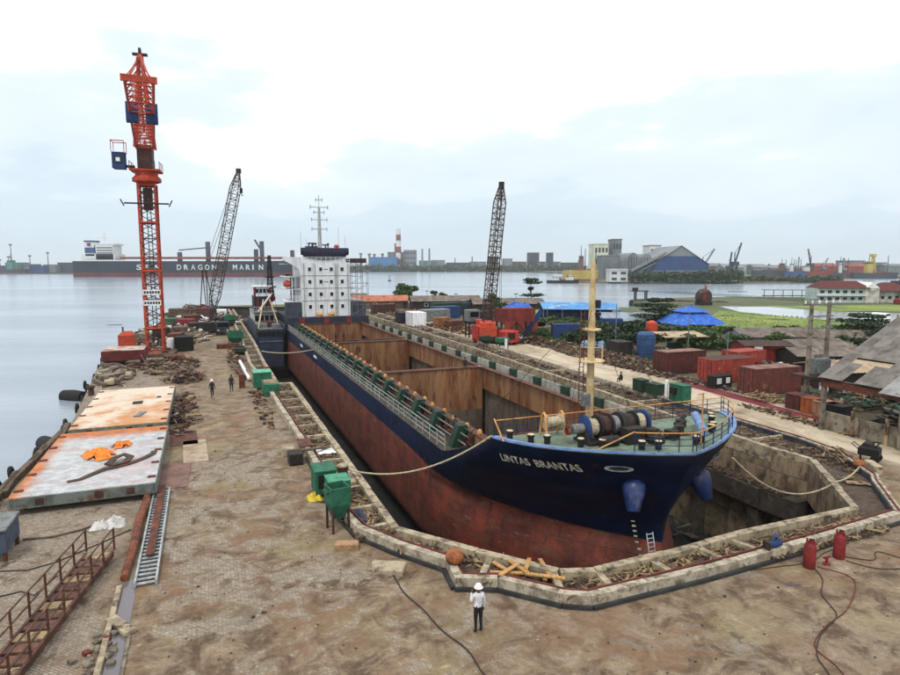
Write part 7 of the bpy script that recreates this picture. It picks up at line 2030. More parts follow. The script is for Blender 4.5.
tree('dark green tree standing in the field right of the power poles', 68.0, 101, 5.4, layered(9, 12, 5.2, ((.35, .9), (.55, 1.0), (.75, .8), (.92, .5))), 4600, .26, m_leafd, 9, .25)
tree('round light green bush before the blue stained gable', 48.6, 92.5, 3.0, lumpy(10, 5.0, 3.6, 8, .25), 2000, .2, m_leafm, 10, .15, 'bush', 'bush')
def bushes(label, spots, group, m, seed, hh=2.4):
    base = None
    for i, (x, y, k) in enumerate(spots):
        if i % 3 == 0:
            o = tree(label, x, y, hh, lumpy(seed + i, 5.0, hh, 8, .2), 1500, .22, m, seed + i, .1, 'shrub', 'shrub', limbs=False); base = o
        else:
            o = copy_tree(base); o.location = (x, y, 0); o.rotation_euler = (0, 0, i * 1.3)
        o.scale = (k, k, k); tag(o, label, 'shrub', group)
bushes('dark green shrub in the thicket behind the scrap heap and blue drums', [(23.5, 100, 1.2), (27.5, 98.5, 1.1), (31.0, 96.5, 1.2), (29.5, 104, 1.5), (25, 107, 1.3), (33.5, 108, 1.5), (20.6, 103, 1.0), (36.5, 111, 1.3)], 'thicket behind the drums', m_leafd, 100)
bushes('green shrub in the hedge between the tan canopy and the houses', [(37.5, 95.5, 1.1), (41.0, 97.5, 1.2), (43.8, 95.0, 1.1), (46.0, 98.5, 1.0), (40.0, 104.5, 1.3), (44.5, 107, 1.2), (48, 110, 1.2)], 'hedge behind the canopy', m_leafm, 120)
bushes('dark shrub in the row below the field tree beside the tin roofs', [(59.5, 97, 1.1), (63.0, 96.0, 1.3), (67, 95.5, 1.2), (71.0, 97.5, 1.3), (61, 112, 1.0), (75.5, 100, 1.4), (66.5, 91, 1.2)], 'shrubs below the field tree', m_leafd, 140)
bushes('light green shrub growing round the pale red and blue containers', [(21.5, 122.5, 1.0), (19.0, 127.0, 1.2), (25, 118.5, 1.0), (24, 126, 1.2), (28.5, 121.0, 1.0), (16.8, 113.5, .7), (23.6, 112.0, .7), (13.2, 128, 1.0)], 'shrubs round the grass containers', m_leafm, 160)
# rough grass of the field
mb = MB()
for i in range(1800):
    y = 96 + 72 * U(0, 1); x = U(50, 108)
    if x < 46 + (y - 96) * .35 or x > 112 - (y - 96) * .38: continue
    h = U(.15, .45); a = U(0, PI); w_ = U(.05, .15)
    dx, dy = w_ * math.cos(a), w_ * math.sin(a)
    mb.add([(x - dx, y - dy, .05), (x + dx, y + dy, .05), (x + dx * .6 + U(-.2, .2), y + dy * .6, h), (x - dx * .7, y - dy * .7 + U(-.2, .2), h * .8)], [(0, 1, 2, 3)])
tag(mb.build('field_grass', m_leafl), 'rough tufted grass covering the green field on the right', 'grass', kind='stuff')
mb = MB()
for i in range(2600):
    s, t = 62 + 50 * U(0, 1), 53 + 9 * U(0, 1); p = D(s, t)
    h = U(.15, .6); a = U(0, PI); w_ = U(.1, .3); dx, dy = w_ * math.cos(a), w_ * math.sin(a)
    if noise.noise(Vector((p.x * .12, p.y * .12, 3))) < .02: continue
    mb.add([(p.x - dx, p.y - dy, 0.01), (p.x + dx, p.y + dy, 0.01), (p.x + dx * .6, p.y + dy * .6, h), (p.x - dx * .7, p.y - dy * .7, h * .8)], [(0, 1, 2, 3)])
tag(mb.build('yard_weeds', m_leafm), 'weeds growing between the scrap of the yard', 'weeds', kind='stuff')

# ================================================================ middle distance on the right
rr_ = thing('red_roofed_building', 'long white two storey building with dark red tiled roof across the pond', 'building', (135, 218, 0), R(-3))
rr_.scale = (.88, 1, .95)
def hip(rt, L, W, z0, h, m, x=0, y=0, hipk=.35, nm='roof', ov=.8):
    a, b = L / 2 + ov, W / 2 + ov
    return MB().add([(x - a, y - b, z0), (x + a, y - b, z0), (x + a, y + b, z0), (x - a, y + b, z0), (x - a + hipk * W, y, z0 + h), (x + a - hipk * W, y, z0 + h)], [(0, 1, 5, 4), (1, 2, 5), (2, 3, 4, 5), (3, 0, 4), (3, 2, 1, 0)]).build(nm, m, rt)
MB().box(-10, 8, -4, 4, 0, 5.2).build('wall', mat('pale_mint_wall', C(206, 218, 216), C(186, 198, 196), scale=.4), rr_); hip(rr_, 18, 8, 5.2, 2.6, m_redtile)
for z in (.9, 3.3):
    for k in range(6):
        w_ = MB().box(-9 + k * 2.9, -7.2 + k * 2.9, -4.06, -4.005, z, z + 1.3).build('window', m_white, rr_); MB().box(-8.9 + k * 2.9, -7.3 + k * 2.9, -4.09, -4.062, z + .1, z + 1.2).build('pane', m_glass, w_)
MB().box(-10.3, 8.3, -4.9, -4.1, 2.55, 2.75).build('balcony', m_white, rr_)
mb = MB(); mb.add([(7.9, -4.2, 5.2), (13.5, -4.2, 5.2), (10.7, -4.2, 7.4), (7.9, 4, 5.2), (13.5, 4, 5.2), (10.7, 4, 7.4)], [(0, 1, 2), (5, 4, 3), (0, 2, 5, 3), (1, 4, 5, 2)]); mb.build('gable', m_white, rr_)
MB().box(8.05, 13.4, -4.1, 4, 0, 5.2).build('wing_wall', m_plaster, rr_)
hip(rr_, 12, 9, 4.2, 3.0, m_redtile, 20, 1.5, .5); MB().box(14.2, 26, -2.5, 5.5, 0, 4.2).build('wing_wall', m_plaster, rr_)
for k in range(4):
    w_ = MB().box(15 + k * 2.7, 16.6 + k * 2.7, -2.56, -2.505, 1.2, 2.6).build('window', m_white, rr_); MB().box(15.1 + k * 2.7, 16.5 + k * 2.7, -2.59, -2.562, 1.3, 2.5).build('pane', m_glass, rr_)
gable_house('low grey roofed annexe right of the red roofed building', (171, 214, 0), R(-3), 34, 9, 2.8, 1.4, m_plaster, m_tin, 'annexe', 'building', windows=7)
one(MB().bb((0, 0, 1.0), (4.2, 2.2, 1.8), 0, .4), 'red_machine', m_redp, 'small red machine standing before the grey annexe', 'machine', (149, 206, 0), .3)
# rusty hull section on the bank
hu = thing('hull_section', 'big rusty rounded hull section standing upright on the bank', 'hull section', (82.5, 203, 0), R(10))
hu.scale = (.85, .85, .85)
MB().lathe([(0, -2.2), (2.2, -2.0), (3.2, -.6), (3.2, .8), (2.4, 2.2), (0, 2.3)], (0, 0, 3.0), 16, 'Y').build('shell', mat('hull_section_rust', C(96, 72, 70), C(70, 52, 54), scale=.5, c3=C(140, 116, 106), s3=.6), hu, True)
MB().box(-2.2, 2.2, -2.4, 2.4, 0, 1.2).build('cradle', m_dark, hu); MB().cyl((.6, 0, 6.0), (.6, 0, 7.6), .5, n=8).build('pipe', m_stick, hu)
MB().bc((-1.2, -2.3, 3.2), (1.0, .3, 2.6)).build('rib', m_redp, hu)
# causeway with jetty
bwk = thing('breakwater', 'long low dark stone breakwater reaching into the far water', 'breakwater', (66, 226, WZ), R(-20))
for k in range(26): MB().bb((k * 1.25, U(-.5, .5), 1.2), (1.7, U(2.2, 3.4), 2.6 + U(-.4, .4)), U(-.3, .3), .5).build('boulder', m_kerbdark, bwk)
cw = fill_poly('causeway', [(66, 214), (68, 226), (84, 224), (130, 216), (130, 208), (84, 205)], .03, m_mudbank)
jt = thing('jetty_hut', 'dark skeletal jetty hut at the tip of the causeway', 'jetty', (72, 236, -.05))
for (x, y) in ((-2, -1), (2, -1), (2, 1), (-2, 1)): MB().box(x - .2, x + .2, y - .2, y + .2, 0, 3.0).build('leg', m_dark, jt)
MB().box(-3.5, 2.6, -1.6, 1.6, 3.0, 3.3).build('deck', m_dark, jt); MB().box(-3.0, -1.2, -.8, .8, 3.3, 4.4).build('hut', m_dark, jt)
bo = thing('moored_boat', 'turquoise roofed boat moored beyond the causeway', 'boat', (121, 262, WZ), R(-4))
MB().prism([(-5, -1.3), (4, -1.3), (5.4, 0), (4, 1.3), (-5, 1.3)], 0, 1.6).build('hull', mat('turquoise', C(92, 184, 186), C(74, 160, 166), scale=.5), bo)
MB().box(-4, 3, -1.2, 1.2, 3.6, 3.8).build('roof', mat('boat_roof', C(122, 140, 142), scale=.5), bo)
for x in (-3.8, -.5, 2.7): MB().box(x, x + .12, -1.1, -1.0, 1.6, 3.6).build('post', m_white, bo)
pj_ = thing('pier_shelter', 'low pale roofed pier shelter left of the red roofed building', 'shelter', (140, 259, WZ), R(-3))
MB().box(-10, 10, -1.5, 1.5, 4.4, 4.7).build('roof', m_steel, pj_)
for k in range(6): MB().box(-9.6 + k * 3.8, -9.4 + k * 3.8, -.1, .1, 0, 4.4).build('post', m_dark, pj_)
MB().box(-10, 10, -1.2, 1.2, 2.0, 2.25).build('deck', m_dark, pj_)
for i in range(12):
    one(MB().cyl((0, 0, 0), (0, 0, U(1.0, 1.5)), .12, n=6), 'fence_post', m_dark, 'short dark post in the row along the pond road', 'post', (96 + i * 3.4, 141 + i * 2.2, .05), group='posts along the pond')
vn = thing('small_truck', 'small white truck parked on the pond road', 'truck', (101, 146, .07), R(20))
MB().bb((0, 0, 1.1), (1.7, 3.6, 1.3), 0, .2).build('body', m_white, vn)
for x in (-.75, .75):
    for y in (-1.1, 1.1): MB().lathe([(.35, -.1), (.35, .1), (0, .12)], (x, y, .35), 10, 'X').build('wheel', m_black, vn, True)
MB().bc((0, -1.82, 1.4), (1.4, .03, .5)).build('windscreen', m_glass, vn)

# ================================================================ far shore
def far_thing(name, label, cat, px, Y, z=None, rz=0.0):
    p = at(px, 300, Y); return thing(name, label, cat, (p.x, Y, WZ + 1.4 if z is None else z), rz)
def pxw(n, Y): return n * Y / 628.0
def ztop_(py, Y, base=WZ + 1.4): return 13.2 + (264 - py) * Y / 628.0 - base
m_fgrey = mat('far_grey', C(150, 156, 160), C(130, 136, 142), scale=.05); m_fblue = mat('far_blue', C(96, 150, 196), C(84, 134, 180), scale=.05); m_fwhite = mat('far_white', C(226, 228, 226), C(206, 208, 206), scale=.05)
m_fdark = mat('far_dark', C(84, 94, 104), C(70, 80, 90), scale=.05); m_fbrown = mat('far_brown', C(140, 116, 104), C(118, 98, 90), scale=.05); m_fteal = mat('far_teal', C(110, 160, 150), C(96, 140, 134), scale=.05)
m_fdkblue = mat('far_royal_blue', C(78, 108, 154), C(66, 94, 138), scale=.05); m_ftree = leaf_material('far_leaf', C(70, 94, 66), C(84, 106, 74), C(96, 116, 82)); m_fred = mat('far_red', C(164, 92, 82), C(142, 78, 72), scale=.05); m_fyel = mat('far_yellow', C(208, 190, 118), C(188, 170, 106), scale=.05)
def fbuild(label, px0, px1, pyt, Y, m, depth=20, win=0, name='building', cat='building', roof=0, m2=None):
    cxp = (px0 + px1) / 2; rt = far_thing(name, label, cat, cxp, Y); W_ = pxw(px1 - px0, Y); H_ = ztop_(pyt, Y)
    MB().box(-W_ / 2, W_ / 2, 0, depth, 0, H_).build('wall', m, rt)
    if roof:
        a = W_ / 2 + .5
        MB().add([(-a, -.5, H_), (a, -.5, H_), (a, depth + .5, H_), (-a, depth + .5, H_), (-a, depth / 2, H_ + roof), (a, depth / 2, H_ + roof)], [(0, 1, 5, 4), (1, 2, 5), (2, 3, 4, 5), (3, 0, 4)]).build('roof', m2 or m_fgrey, rt)
    else:
        MB().box(-W_ / 2 - .4, W_ / 2 + .4, -.4, depth + .4, H_, H_ + .8).build('parapet', m2 or m, rt)
    if win:
        rows, cols = win if isinstance(win, tuple) else (win, 5)
        for r_ in range(rows):
            for c in range(cols):
                x = -W_ / 2 + W_ * (c + .5) / cols; z = H_ * (r_ + .5) / rows
                MB().box(x - W_ / cols * .28, x + W_ / cols * .28, -.25, -.02, z - H_ / rows * .2, z + H_ / rows * .2).build('window', m_fdark, rt)
    return rt
def chimney(label, px, pyt, Y, r0, r1, bands=0, m=None):
    rt = far_thing('chimney', label, 'chimney', px, Y); H_ = ztop_(pyt, Y); n = max(1, bands)
    for k in range(n):
        a, b = k / n, (k + 1) / n
        MB().cyl((0, 0, H_ * a), (0, 0, H_ * b), r0 + (r1 - r0) * a, r0 + (r1 - r0) * b, 10).build('band', (m_fred if k % 2 else m_fwhite) if bands else (m or m_fgrey), rt, True)
    return rt
def far_crane(label, px, pyt, Y, lean, m, scale=1.0):
    rt = far_thing('harbour_crane', label, 'crane', px, Y); H_ = ztop_(pyt, Y)
    for (x, y) in ((-2.5, -2.5), (2.5, -2.5), (2.5, 2.5), (-2.5, 2.5)): MB().bar((x * 1.3, y, 0), (x * .6, y * .5, H_ * .35), .9).build('leg', m, rt)
    MB().bc((0, 0, H_ * .4), (6, 6, H_ * .12)).build('cab', m, rt)
    MB().bar((0, 0, H_ * .42), (lean * H_, 0, H_), 1.3).build('jib', m, rt)
    MB().bar((-lean * 3, 0, H_ * .45), (-lean * H_ * .1, 0, H_ * .72), .8).build('frame', m, rt); MB().bar((-lean * H_ * .1, 0, H_ * .72), (lean * H_, 0, H_ * .98), .35).build('tie', m, rt)
    return rt
Y1 = 1235
fbuild('long pale blue shed on the far shore right of the ship house', 370, 397, 257.5, Y1, m_fblue, 40)
chimney('tall red and white banded chimney on the far shore', 399.0, 229, Y1 + 40, 6.5, 4.5, 7)
rt = fbuild('narrow tower block beside the banded chimney', 395, 399, 244, Y1 + 60, m_fbrown, 20)
fbuild('grey power station block right of the banded chimney', 404, 416, 250.5, Y1 + 30, m_fgrey, 40, (4, 4))
fbuild('lower grey block between banded chimney and power station', 388, 404, 252.5, Y1 + 70, m_fgrey, 30)
chimney('left of two thin dark topped chimneys on the far shore', 422.5, 249, Y1, 2.2, 1.6, 0); chimney('right of two thin dark topped chimneys on the far shore', 429.5, 248.5, Y1, 2.2, 1.6, 0)
for i, (px, pyt) in enumerate(((361.5, 253), (370, 253.5), (375, 254), (383, 253.5))):
    rt = far_thing('water_tower', ('leftmost', 'second', 'third', 'rightmost')[i] + ' of four small stacks above the pale blue shed', 'tower', px, Y1 + 90); H_ = ztop_(pyt, Y1 + 90)
    MB().cyl((0, 0, 0), (0, 0, H_), 2.0, n=8).build('shaft', m_fgrey, rt); MB().cyl((0, 0, H_ - 4), (0, 0, H_), 3.4, n=8).build('head', m_fgrey, rt)
for i, (a, b, t_, m, lb) in enumerate(((419, 432, 261, m_fteal, 'teal shed below the thin chimneys on the far shore'), (432, 445, 260.5, m_fgrey, 'grey shed right of the thin chimneys'), (446, 470, 263, m_fdark, 'long dark shed on the far shore left of the crane boom'), (470, 486, 262, m_fgrey, 'pale grey shed left behind the crane boom'), (488, 498, 257, m_fdark, 'dark block just behind the crane boom'), (503, 512, 259, m_fgrey, 'grey building right behind the crane boom'), (512, 526, 262, m_fbrown, 'brownish low shed left of the dark tower block'),
        (528, 538.5, 253, m_fdark, 'dark square tower block on the far shore'), (547.5, 552.5, 253, m_fdark, 'narrow dark tower block on the far shore'), (538, 560, 262, m_fgrey, 'low grey sheds between the tower blocks'), (560, 580, 263, m_fdark, 'dark low sheds behind the moored tugs'))):
    fbuild(lb, a, b, t_, Y1 + 20 + 13 * (i % 4), m, 30, (5, 3) if 'tower' in lb else 0)
chimney('thin stack above the long dark shed on the far shore', 472, 256.5, Y1 + 60, 1.8, 1.2); chimney('thin stack near the crane boom on the far shore', 455, 258, Y1 + 60, 1.5, 1.0)
# treeline on the middle far shore: reads as one mass
def treeline(label, px0, px1, Y, h, n, size, seed, jitter=18, pb=None):
    mb = MB(); r_ = random.Random(seed)
    for i in range(n):
        px = r_.uniform(px0, px1); p = at(px, 300, Y + r_.uniform(-jitter, jitter))
        hh = h * (.55 + .5 * noise.noise(Vector((px * .23, seed, 0))) + .25)
        z = WZ + 1.4 + r_.random() ** .7 * max(.3 * h, hh)
        s = size * r_.uniform(.6, 1.4); u = Vector((r_.gauss(0, 1), r_.gauss(0, 1), r_.gauss(0, .8))).normalized(); v = u.cross(Vector((r_.gauss(0, 1), r_.gauss(0, 1), r_.gauss(0, 1)))).normalized()
        q = Vector((p.x, p.y, z)); mb.add([q - u * s, q + v * s * .6, q + u * s, q - v * s * .6], [(0, 1, 2, 3)])
    return tag(mb.build('far_trees', m_ftree), label, 'trees', kind='stuff')
treeline('band of trees along the far shore behind the ship house', 350, 585, 1205, 13, 5200, 2.4, 1)
treeline('trees along the quay before the big blue warehouse', 628, 706, 486, 9, 3600, 1.1, 2, 6)
treeline('dark round trees right of the big blue warehouse', 700, 742, 486, 11, 2200, 1.1, 3, 8)
treeline('green scrub on the low spit at the right far shore', 742, 842, 512, 4.5, 3000, 1.0, 4, 10)
treeline('distant trees behind the port at the right', 700, 905, 900, 12, 3200, 2.0, 5, 40)
fill_poly('grass_spit', [(190, 500), (262, 506), (322, 532), (330, 570), (220, 560)], WZ + 1.5, m_grass)
fill_poly('port_quay', [(108, 506), (130, 490), (155, 482), (262, 498), (326, 528), (330, 700), (120, 700), (100, 560)], WZ + 1.3, m_farland)
mb = MB()
for (x0, y0), (x1, y1) in zip([(100, 560), (108, 506), (130, 490), (155, 482), (262, 498), (326, 528)][:-1], [(108, 506), (130, 490), (155, 482), (262, 498), (326, 528)]):
    mb.add([(x0, y0, -5), (x1, y1, -5), (x1, y1, WZ + 1.296), (x0, y0, WZ + 1.296)], [(0, 1, 2, 3)])
mb.build('port_quay_wall', m_conc_d)['kind'] = 'structure'
# big blue gabled warehouse
Yw = 520; wh = far_thing('warehouse', 'big warehouse with grey roof and royal blue gable on the port quay', 'warehouse', 679, Yw, WZ + 1.3)
Wd = pxw(56, Yw); He, Hr = ztop_(264, Yw), ztop_(246, Yw)
MB().box(-Wd / 2, Wd / 2, 0, 60, 0, He - .1).build('wall', m_fdkblue, wh)
zq = He + (Hr - He) * .33
MB().add([(-Wd / 2, 0, He - .1), (Wd / 2, 0, He - .1), (Wd / 2 * .60, 0, zq + 1.6), (-Wd / 2 * .60, 0, zq + 1.6)], [(0, 1, 2, 3)]).build('gable_band', m_fdkblue, wh)
MB().add([(-Wd / 2 * .6, -.1, zq + 1.6), (Wd / 2 * .6, -.1, zq + 1.6), (0, -.1, Hr)], [(0, 1, 2)]).build('gable', m_fgrey, wh)
for sx in (-1, 1): MB().add([(sx * (Wd / 2 + 1), -1, He - .5), (0, -1, Hr + .4), (0, 61, Hr + .4), (sx * (Wd / 2 + 1), 61, He - .5)], [(0, 1, 2, 3)]).build('roof', m_fgrey, wh)
MB().box(-Wd / 2, Wd / 2, -3, -.2, He * .55, He * .62).build('canopy', m_fgrey, wh)
for k in range(9): MB().box(-Wd * .45 + k * Wd * .11, -Wd * .45 + k * Wd * .11 + 2.6, -.3, -.05, 0, He * .5).build('bay', m_fdark, wh)
# silos and barrel roofed stores
for i, (px, w_, pyt) in enumerate(((632, 12, 252.5), (645, 13, 253.5))):
    rt = far_thing('storage_hall', ('left', 'right')[i] + ' grey barrel roofed store left of the blue warehouse', 'storage hall', px, 545, WZ + 1.3); W_ = pxw(w_, 545); H_ = ztop_(pyt, 545)
    pr = [(-W_ / 2, 0), (W_ / 2, 0)] + [(W_ / 2 * math.cos(a), H_ * .6 + H_ * .4 * math.sin(a)) for a in [PI * k / 10 for k in range(11)]]
    n = len(pr); MB().add([(x, 0, z) for x, z in pr] + [(x, 40, z) for x, z in pr], [tuple(range(n - 1, -1, -1)), tuple(range(n, 2 * n))] + [(k, (k + 1) % n, n + (k + 1) % n, n + k) for k in range(n)]).build('shell', m_fgrey, rt)
    for k in range(4): MB().box(-W_ * .4 + k * W_ * .22, -W_ * .4 + k * W_ * .22 + W_ * .04, -.4, -.02, 0, H_ * .85).build('rib', m_fdark, rt)
fbuild('tall cream silo building with grey tower at the port', 593, 607, 244.5, 600, mat('far_cream', C(224, 226, 204), C(204, 206, 188), scale=.05), 25, (3, 4))
fbuild('narrow pale tower with red brown top at the port', 611, 620, 240, 610, m_fgrey, 18, (3, 3), m2=m_fbrown)
fbuild('white mill block between silo tower and stores', 602, 626, 256, 575, m_fgrey, 25)
fbuild('pale tower with blue panel behind the conveyor', 648, 659, 246, 600, m_fwhite, 22, (3, 2), m2=m_fgrey)
fbuild('blue panelled tower beside the pale tower', 659.5, 669, 248, 610, m_fblue, 22)
fbuild('small white quay house with dark windows', 609, 627, 270, 488, m_fwhite, 12, (2, 2))
fbuild('low white tank shed on the quay before the trees', 668, 684, 279.5, 484, m_fwhite, 8); fbuild('low pale shed left of the low white shed', 670, 678, 281, 482.5, m_fgrey, 1.2)
cvr = thing('conveyor', 'inclined enclosed conveyor rising to the port towers', 'conveyor', (0, 0, 0))
p0, p1 = at(621, 278, 500), at(668, 254, 530)
mb = MB(); ch = mb.lattice(p0, p1, 3.0, 3.0, 16, .5, (0, 0, 1)); mb.build('truss', m_fdark, cvr)
for a, b in ch: MB().bar(a, b, .8).build('chord', m_fgrey, cvr)
MB().bar(p0, p1, 1.8).build('belt_housing', m_fgrey, cvr)
for f in (.35, .75):
    q = p0.lerp(p1, f); MB().bar((q.x, q.y, WZ + 1.3), (q.x, q.y, q.z - 1.5), 1.4).build('support', m_fgrey, cvr)
for i, (px, pyt, Y, lean, m) in enumerate(((702, 249, 620, .35, m_fgrey), (728, 252, 640, .05, m_fdark), (733, 243, 640, .16, m_fdark), (597, 244, 640, -.05, m_fdark), (808, 249, 760, -.12, m_fdark), (796, 257, 760, .02, m_fgrey), (821, 258, 800, .25, m_fgrey), (841, 258, 700, 0.02, m_fgrey))):
    far_crane(('pale slewing crane right of the blue warehouse', 'dark vertical crane left of the leaning one', 'dark crane leaning right of the pair in the port', 'dark mast crane beside the cream silo', 'dark crane leaning left above the right ships', 'slim crane left of the leaning one over the right ships', 'small pale crane right of the leaning one', 'slim mast crane by the white right ship')[i], px, pyt, Y, lean, m)
for i, (a, b, t_, m, r_) in enumerate(((722, 742, 267.5, m_fgrey, 5), (744, 752, 265, m_fwhite, 0), (706, 722, 266, m_fbrown, 4), (752, 766, 267, m_fgrey, 4), (768, 786, 268, m_fgrey, 4), (812, 836, 266, m_fred, 4), (846, 866, 266.5, m_fred, 4), (870, 884, 263, m_fgrey, 0), (844, 862, 261, m_fgrey, 0), (884, 905, 266, m_fgrey, 3), (786, 800, 269, m_fbrown, 4))):
    fbuild(('grey roofed sheds behind the port trees', 'white control tower of the port', 'brown roofed shed beside the blue warehouse', 'grey shed right of the control tower', 'pale grey shed behind the red hulled ship', 'long red roofed shed behind the right ships', 'second red roofed shed behind the right ships', 'grey block at the far right port', 'broad pale grey block behind the red sheds', 'grey shed at the right frame edge', 'brown shed left of the long red roofed one')[i], a, b, t_, 820 + 20 * (i % 3), m, 25, 0, roof=r_, m2=m if m is m_fred else None)
# far left shore
for i, (a, b, t_, m) in enumerate(((-10, 12, 266, m_fdkblue), (8, 20, 263, m_fteal), (18, 32, 264.5, m_fgrey), (32, 46, 266, m_fdkblue), (46, 58, 265, m_fgrey), (60, 75, 263, m_fdark), (-30, -10, 265, m_fgrey))):
    fbuild(('dark blue stacked store on the far left shore', 'teal fronted hall on the far left shore', 'grey hall right of the teal one on the far left shore', 'dark blue sheds on the far left shore', 'grey sheds just left of the bulk carrier stern', 'dark shed behind the bulk carrier stern', 'grey hall outside on the far left shore')[i], a, b, t_, 1010 + 12 * (i % 3), m, 30)
for i, (px, pyt) in enumerate(((14.8, 245), (3, 260), (33, 256), (51, 253), (12, 257))):
    rt = far_thing('light_mast', ('tall light mast', 'first short light mast', 'second short light mast', 'third light mast', 'thin short light mast')[i] + ' on the far left shore', 'light mast', px, 1005); H_ = ztop_(pyt, 1005)
    MB().cyl((0, 0, 0), (0, 0, H_), .8, .5, 6).build('pole', m_fdark, rt); MB().bc((0, 0, H_), (4, 2, 2)).build('lamp_head', m_fdark, rt)
# thin far horizon of hazy hills and city
for k, (px0, px1, t_, lb) in enumerate(((300, 420, 259, 'low hazy city blocks on the horizon behind the chimney'), )):
    pass
# ================================================================ other vessels
def simple_hull(rt, L, W, H, m_top, m_boot, zb=0.0, boot=0.0, bow=.18, stern=.06, sheer=1.0, nm='hull'):
    """hull along +x (bow at +x) with flare, sheer and a boot-topping band"""
    mb = MB(); n = 22; levels = [0.0, boot, boot + .001, H * .6, H]
    rows = []
    for z in levels:
        ring = []
        for i in range(n + 1):
            u = i / n; x = -L / 2 + L * u
            k = 1.0
            if u > 1 - bow: k = math.sqrt(max(0.0, 1 - ((u - 1 + bow) / bow) ** 2)) ** (1.3 - .5 * z / H)
            if u < stern: k = .8 + .2 * u / stern
            xx = x + (L * .025 * (z / H) if u > .5 else 0)
            zz = zb + z + (sheer * max(0, u - .75) ** 2 * 16 * (z / H) if z > boot else 0)
            ring.append((xx, W / 2 * k, zz))
        rows.append(ring)
    for j in range(len(rows) - 1):
        mb.m = 1 if j < 1 else 0
        for i in range(n):
            a, b, c, d = rows[j][i], rows[j][i + 1], rows[j + 1][i + 1], rows[j + 1][i]
            for s in (-1, 1):
                q = [(p[0], s * p[1], p[2]) for p in (a, b, c, d)]
                mb.add(q, [(0, 1, 2, 3) if s < 0 else (3, 2, 1, 0)])
    mb.m = 0
    for j in range(len(rows) - 1):
        a, d = rows[j][0], rows[j + 1][0]; mb.add([(a[0], -a[1], a[2]), (a[0], a[1], a[2]), (d[0], d[1], d[2]), (d[0], -d[1], d[2])], [(3, 2, 1, 0)])
    top = rows[-1]
    for i in range(n):
        a, b = top[i], top[i + 1]; mb.add([(a[0], -a[1], a[2] - .3), (b[0], -b[1], b[2] - .3), (b[0], b[1], b[2] - .3), (a[0], a[1], a[2] - .3)], [(0, 1, 2, 3)])
    return mb.build(nm, [m_top, m_boot], rt, True)
# ---- the long bulk carrier across the water
Yb = 738
xa, xb = at(71, 270, Yb).x, at(298, 270, Yb).x
bk = thing('bulk_carrier', 'long dark green bulk carrier with white lettering moored across the water', 'ship', ((xa + xb) / 2, Yb + 18, WZ))
LB = xb - xa; HB = 18.6
m_bkg = mat('carrier_green', C(38, 64, 76), C(32, 54, 66), scale=.05); m_bkr = mat('carrier_boot', C(126, 70, 74), C(108, 60, 66), scale=.05)
simple_hull(bk, LB, 36, HB, m_bkg, m_bkr, 0, 5.0, .10, .04, .8)
def bx_(px): return (at(px, 270, Yb).x - (xa + xb) / 2)
for (txt, p0_, p1_) in (('SEA', 136.5, 162), ('DRAGON', 177, 219), ('MARIN', 233, 265.5)):
    n = len(txt)
    for i, chh in enumerate(txt):
        me = text_mesh(chh, 8.4, .2)
        xs = [v.co.x for v in me.vertices]; w_ = max(xs) - min(xs)
        x_left = bx_(p0_) + (bx_(p1_) - bx_(p0_)) * i / n; cw_ = (bx_(p1_) - bx_(p0_)) / n * .66
        for v in me.vertices:
            v.co = (x_left + (v.co.x - min(xs)) / w_ * (cw_ if chh != 'I' else cw_ * .3), -18.15, 8.6 + v.co.y)
        me.materials.clear(); me.materials.append(m_fwhite)
        o = bpy.data.objects.new('hull_letter', me); col.objects.link(o); o.parent = bk
def bkbox(nm, p0_, p1_, yt, yb, m, d=20, par=None, y0=-10):
    z0, z1 = 13.2 + (264 - yb) * Yb / 628 - WZ, 13.2 + (264 - yt) * Yb / 628 - WZ
    return MB().box(bx_(p0_), bx_(p1_), y0, y0 + d, z0, z1).build(nm, m, par or bk)
ac = bkbox('accommodation', 93, 110.5, 245, 259.6, m_fwhite)
bkbox('accommodation_base', 78, 112, 254, 260, m_fwhite, 24); bkbox('bridge', 91.5, 111.5, 243.5, 245.2, m_fwhite, 24)
for r_ in range(4): bkbox('window_band', 94, 110, 247.3 + r_ * 2.6, 248.1 + r_ * 2.6, m_fdark, .3, ac, -10.35)
fn = bkbox('funnel', 82.5, 91.5, 241.5, 256, m_fwhite, 12); bkbox('funnel_band', 82.2, 91.8, 247.5, 253, m_fdkblue, 12.6, fn, -10.3); bkbox('funnel_top', 81.8, 92, 240.5, 242, m_fdkblue, 13, fn, -10.4); bkbox('funnel_mark', 85, 88.5, 243, 246, m_fred, .3, fn, -10.6)
MB().cyl((bx_(98), 0, 40), (bx_(98), 0, 13.2 + (264 - 231) * Yb / 628 - WZ), .8, .3, 6).build('radar_mast', m_fwhite, bk); MB().bc((bx_(98), 0, 46), (7, .5, .6)).build('yard_arm', m_fwhite, bk)
for k in range(7): bkbox('hatch_cover', 117 + k * 24, 137 + k * 24, 256.8, 259, m_fred, 20)
for (px, t_, l) in ((203, 241.5, -1), (174, 252, 0), (252, 249, 0), (258, 241, 0), (289, 250, 0)):
    z1 = 13.2 + (264 - t_) * Yb / 628 - WZ
    cr = MB().bc((bx_(px), 0, (z1 + 18) / 2), (4.2, 4.2, z1 - 18)).build('deck_crane', m_fdark, bk)
    if l: MB().bar((bx_(px), -2, z1 - 7), (bx_(174), -2, z1 - 10), 1.0).build('crane_jib', m_fdark, cr)
MB().bar((bx_(258), 0, 30), (bx_(251), 0, 44), 1.6).build('crane_jib', m_fdark, bk)
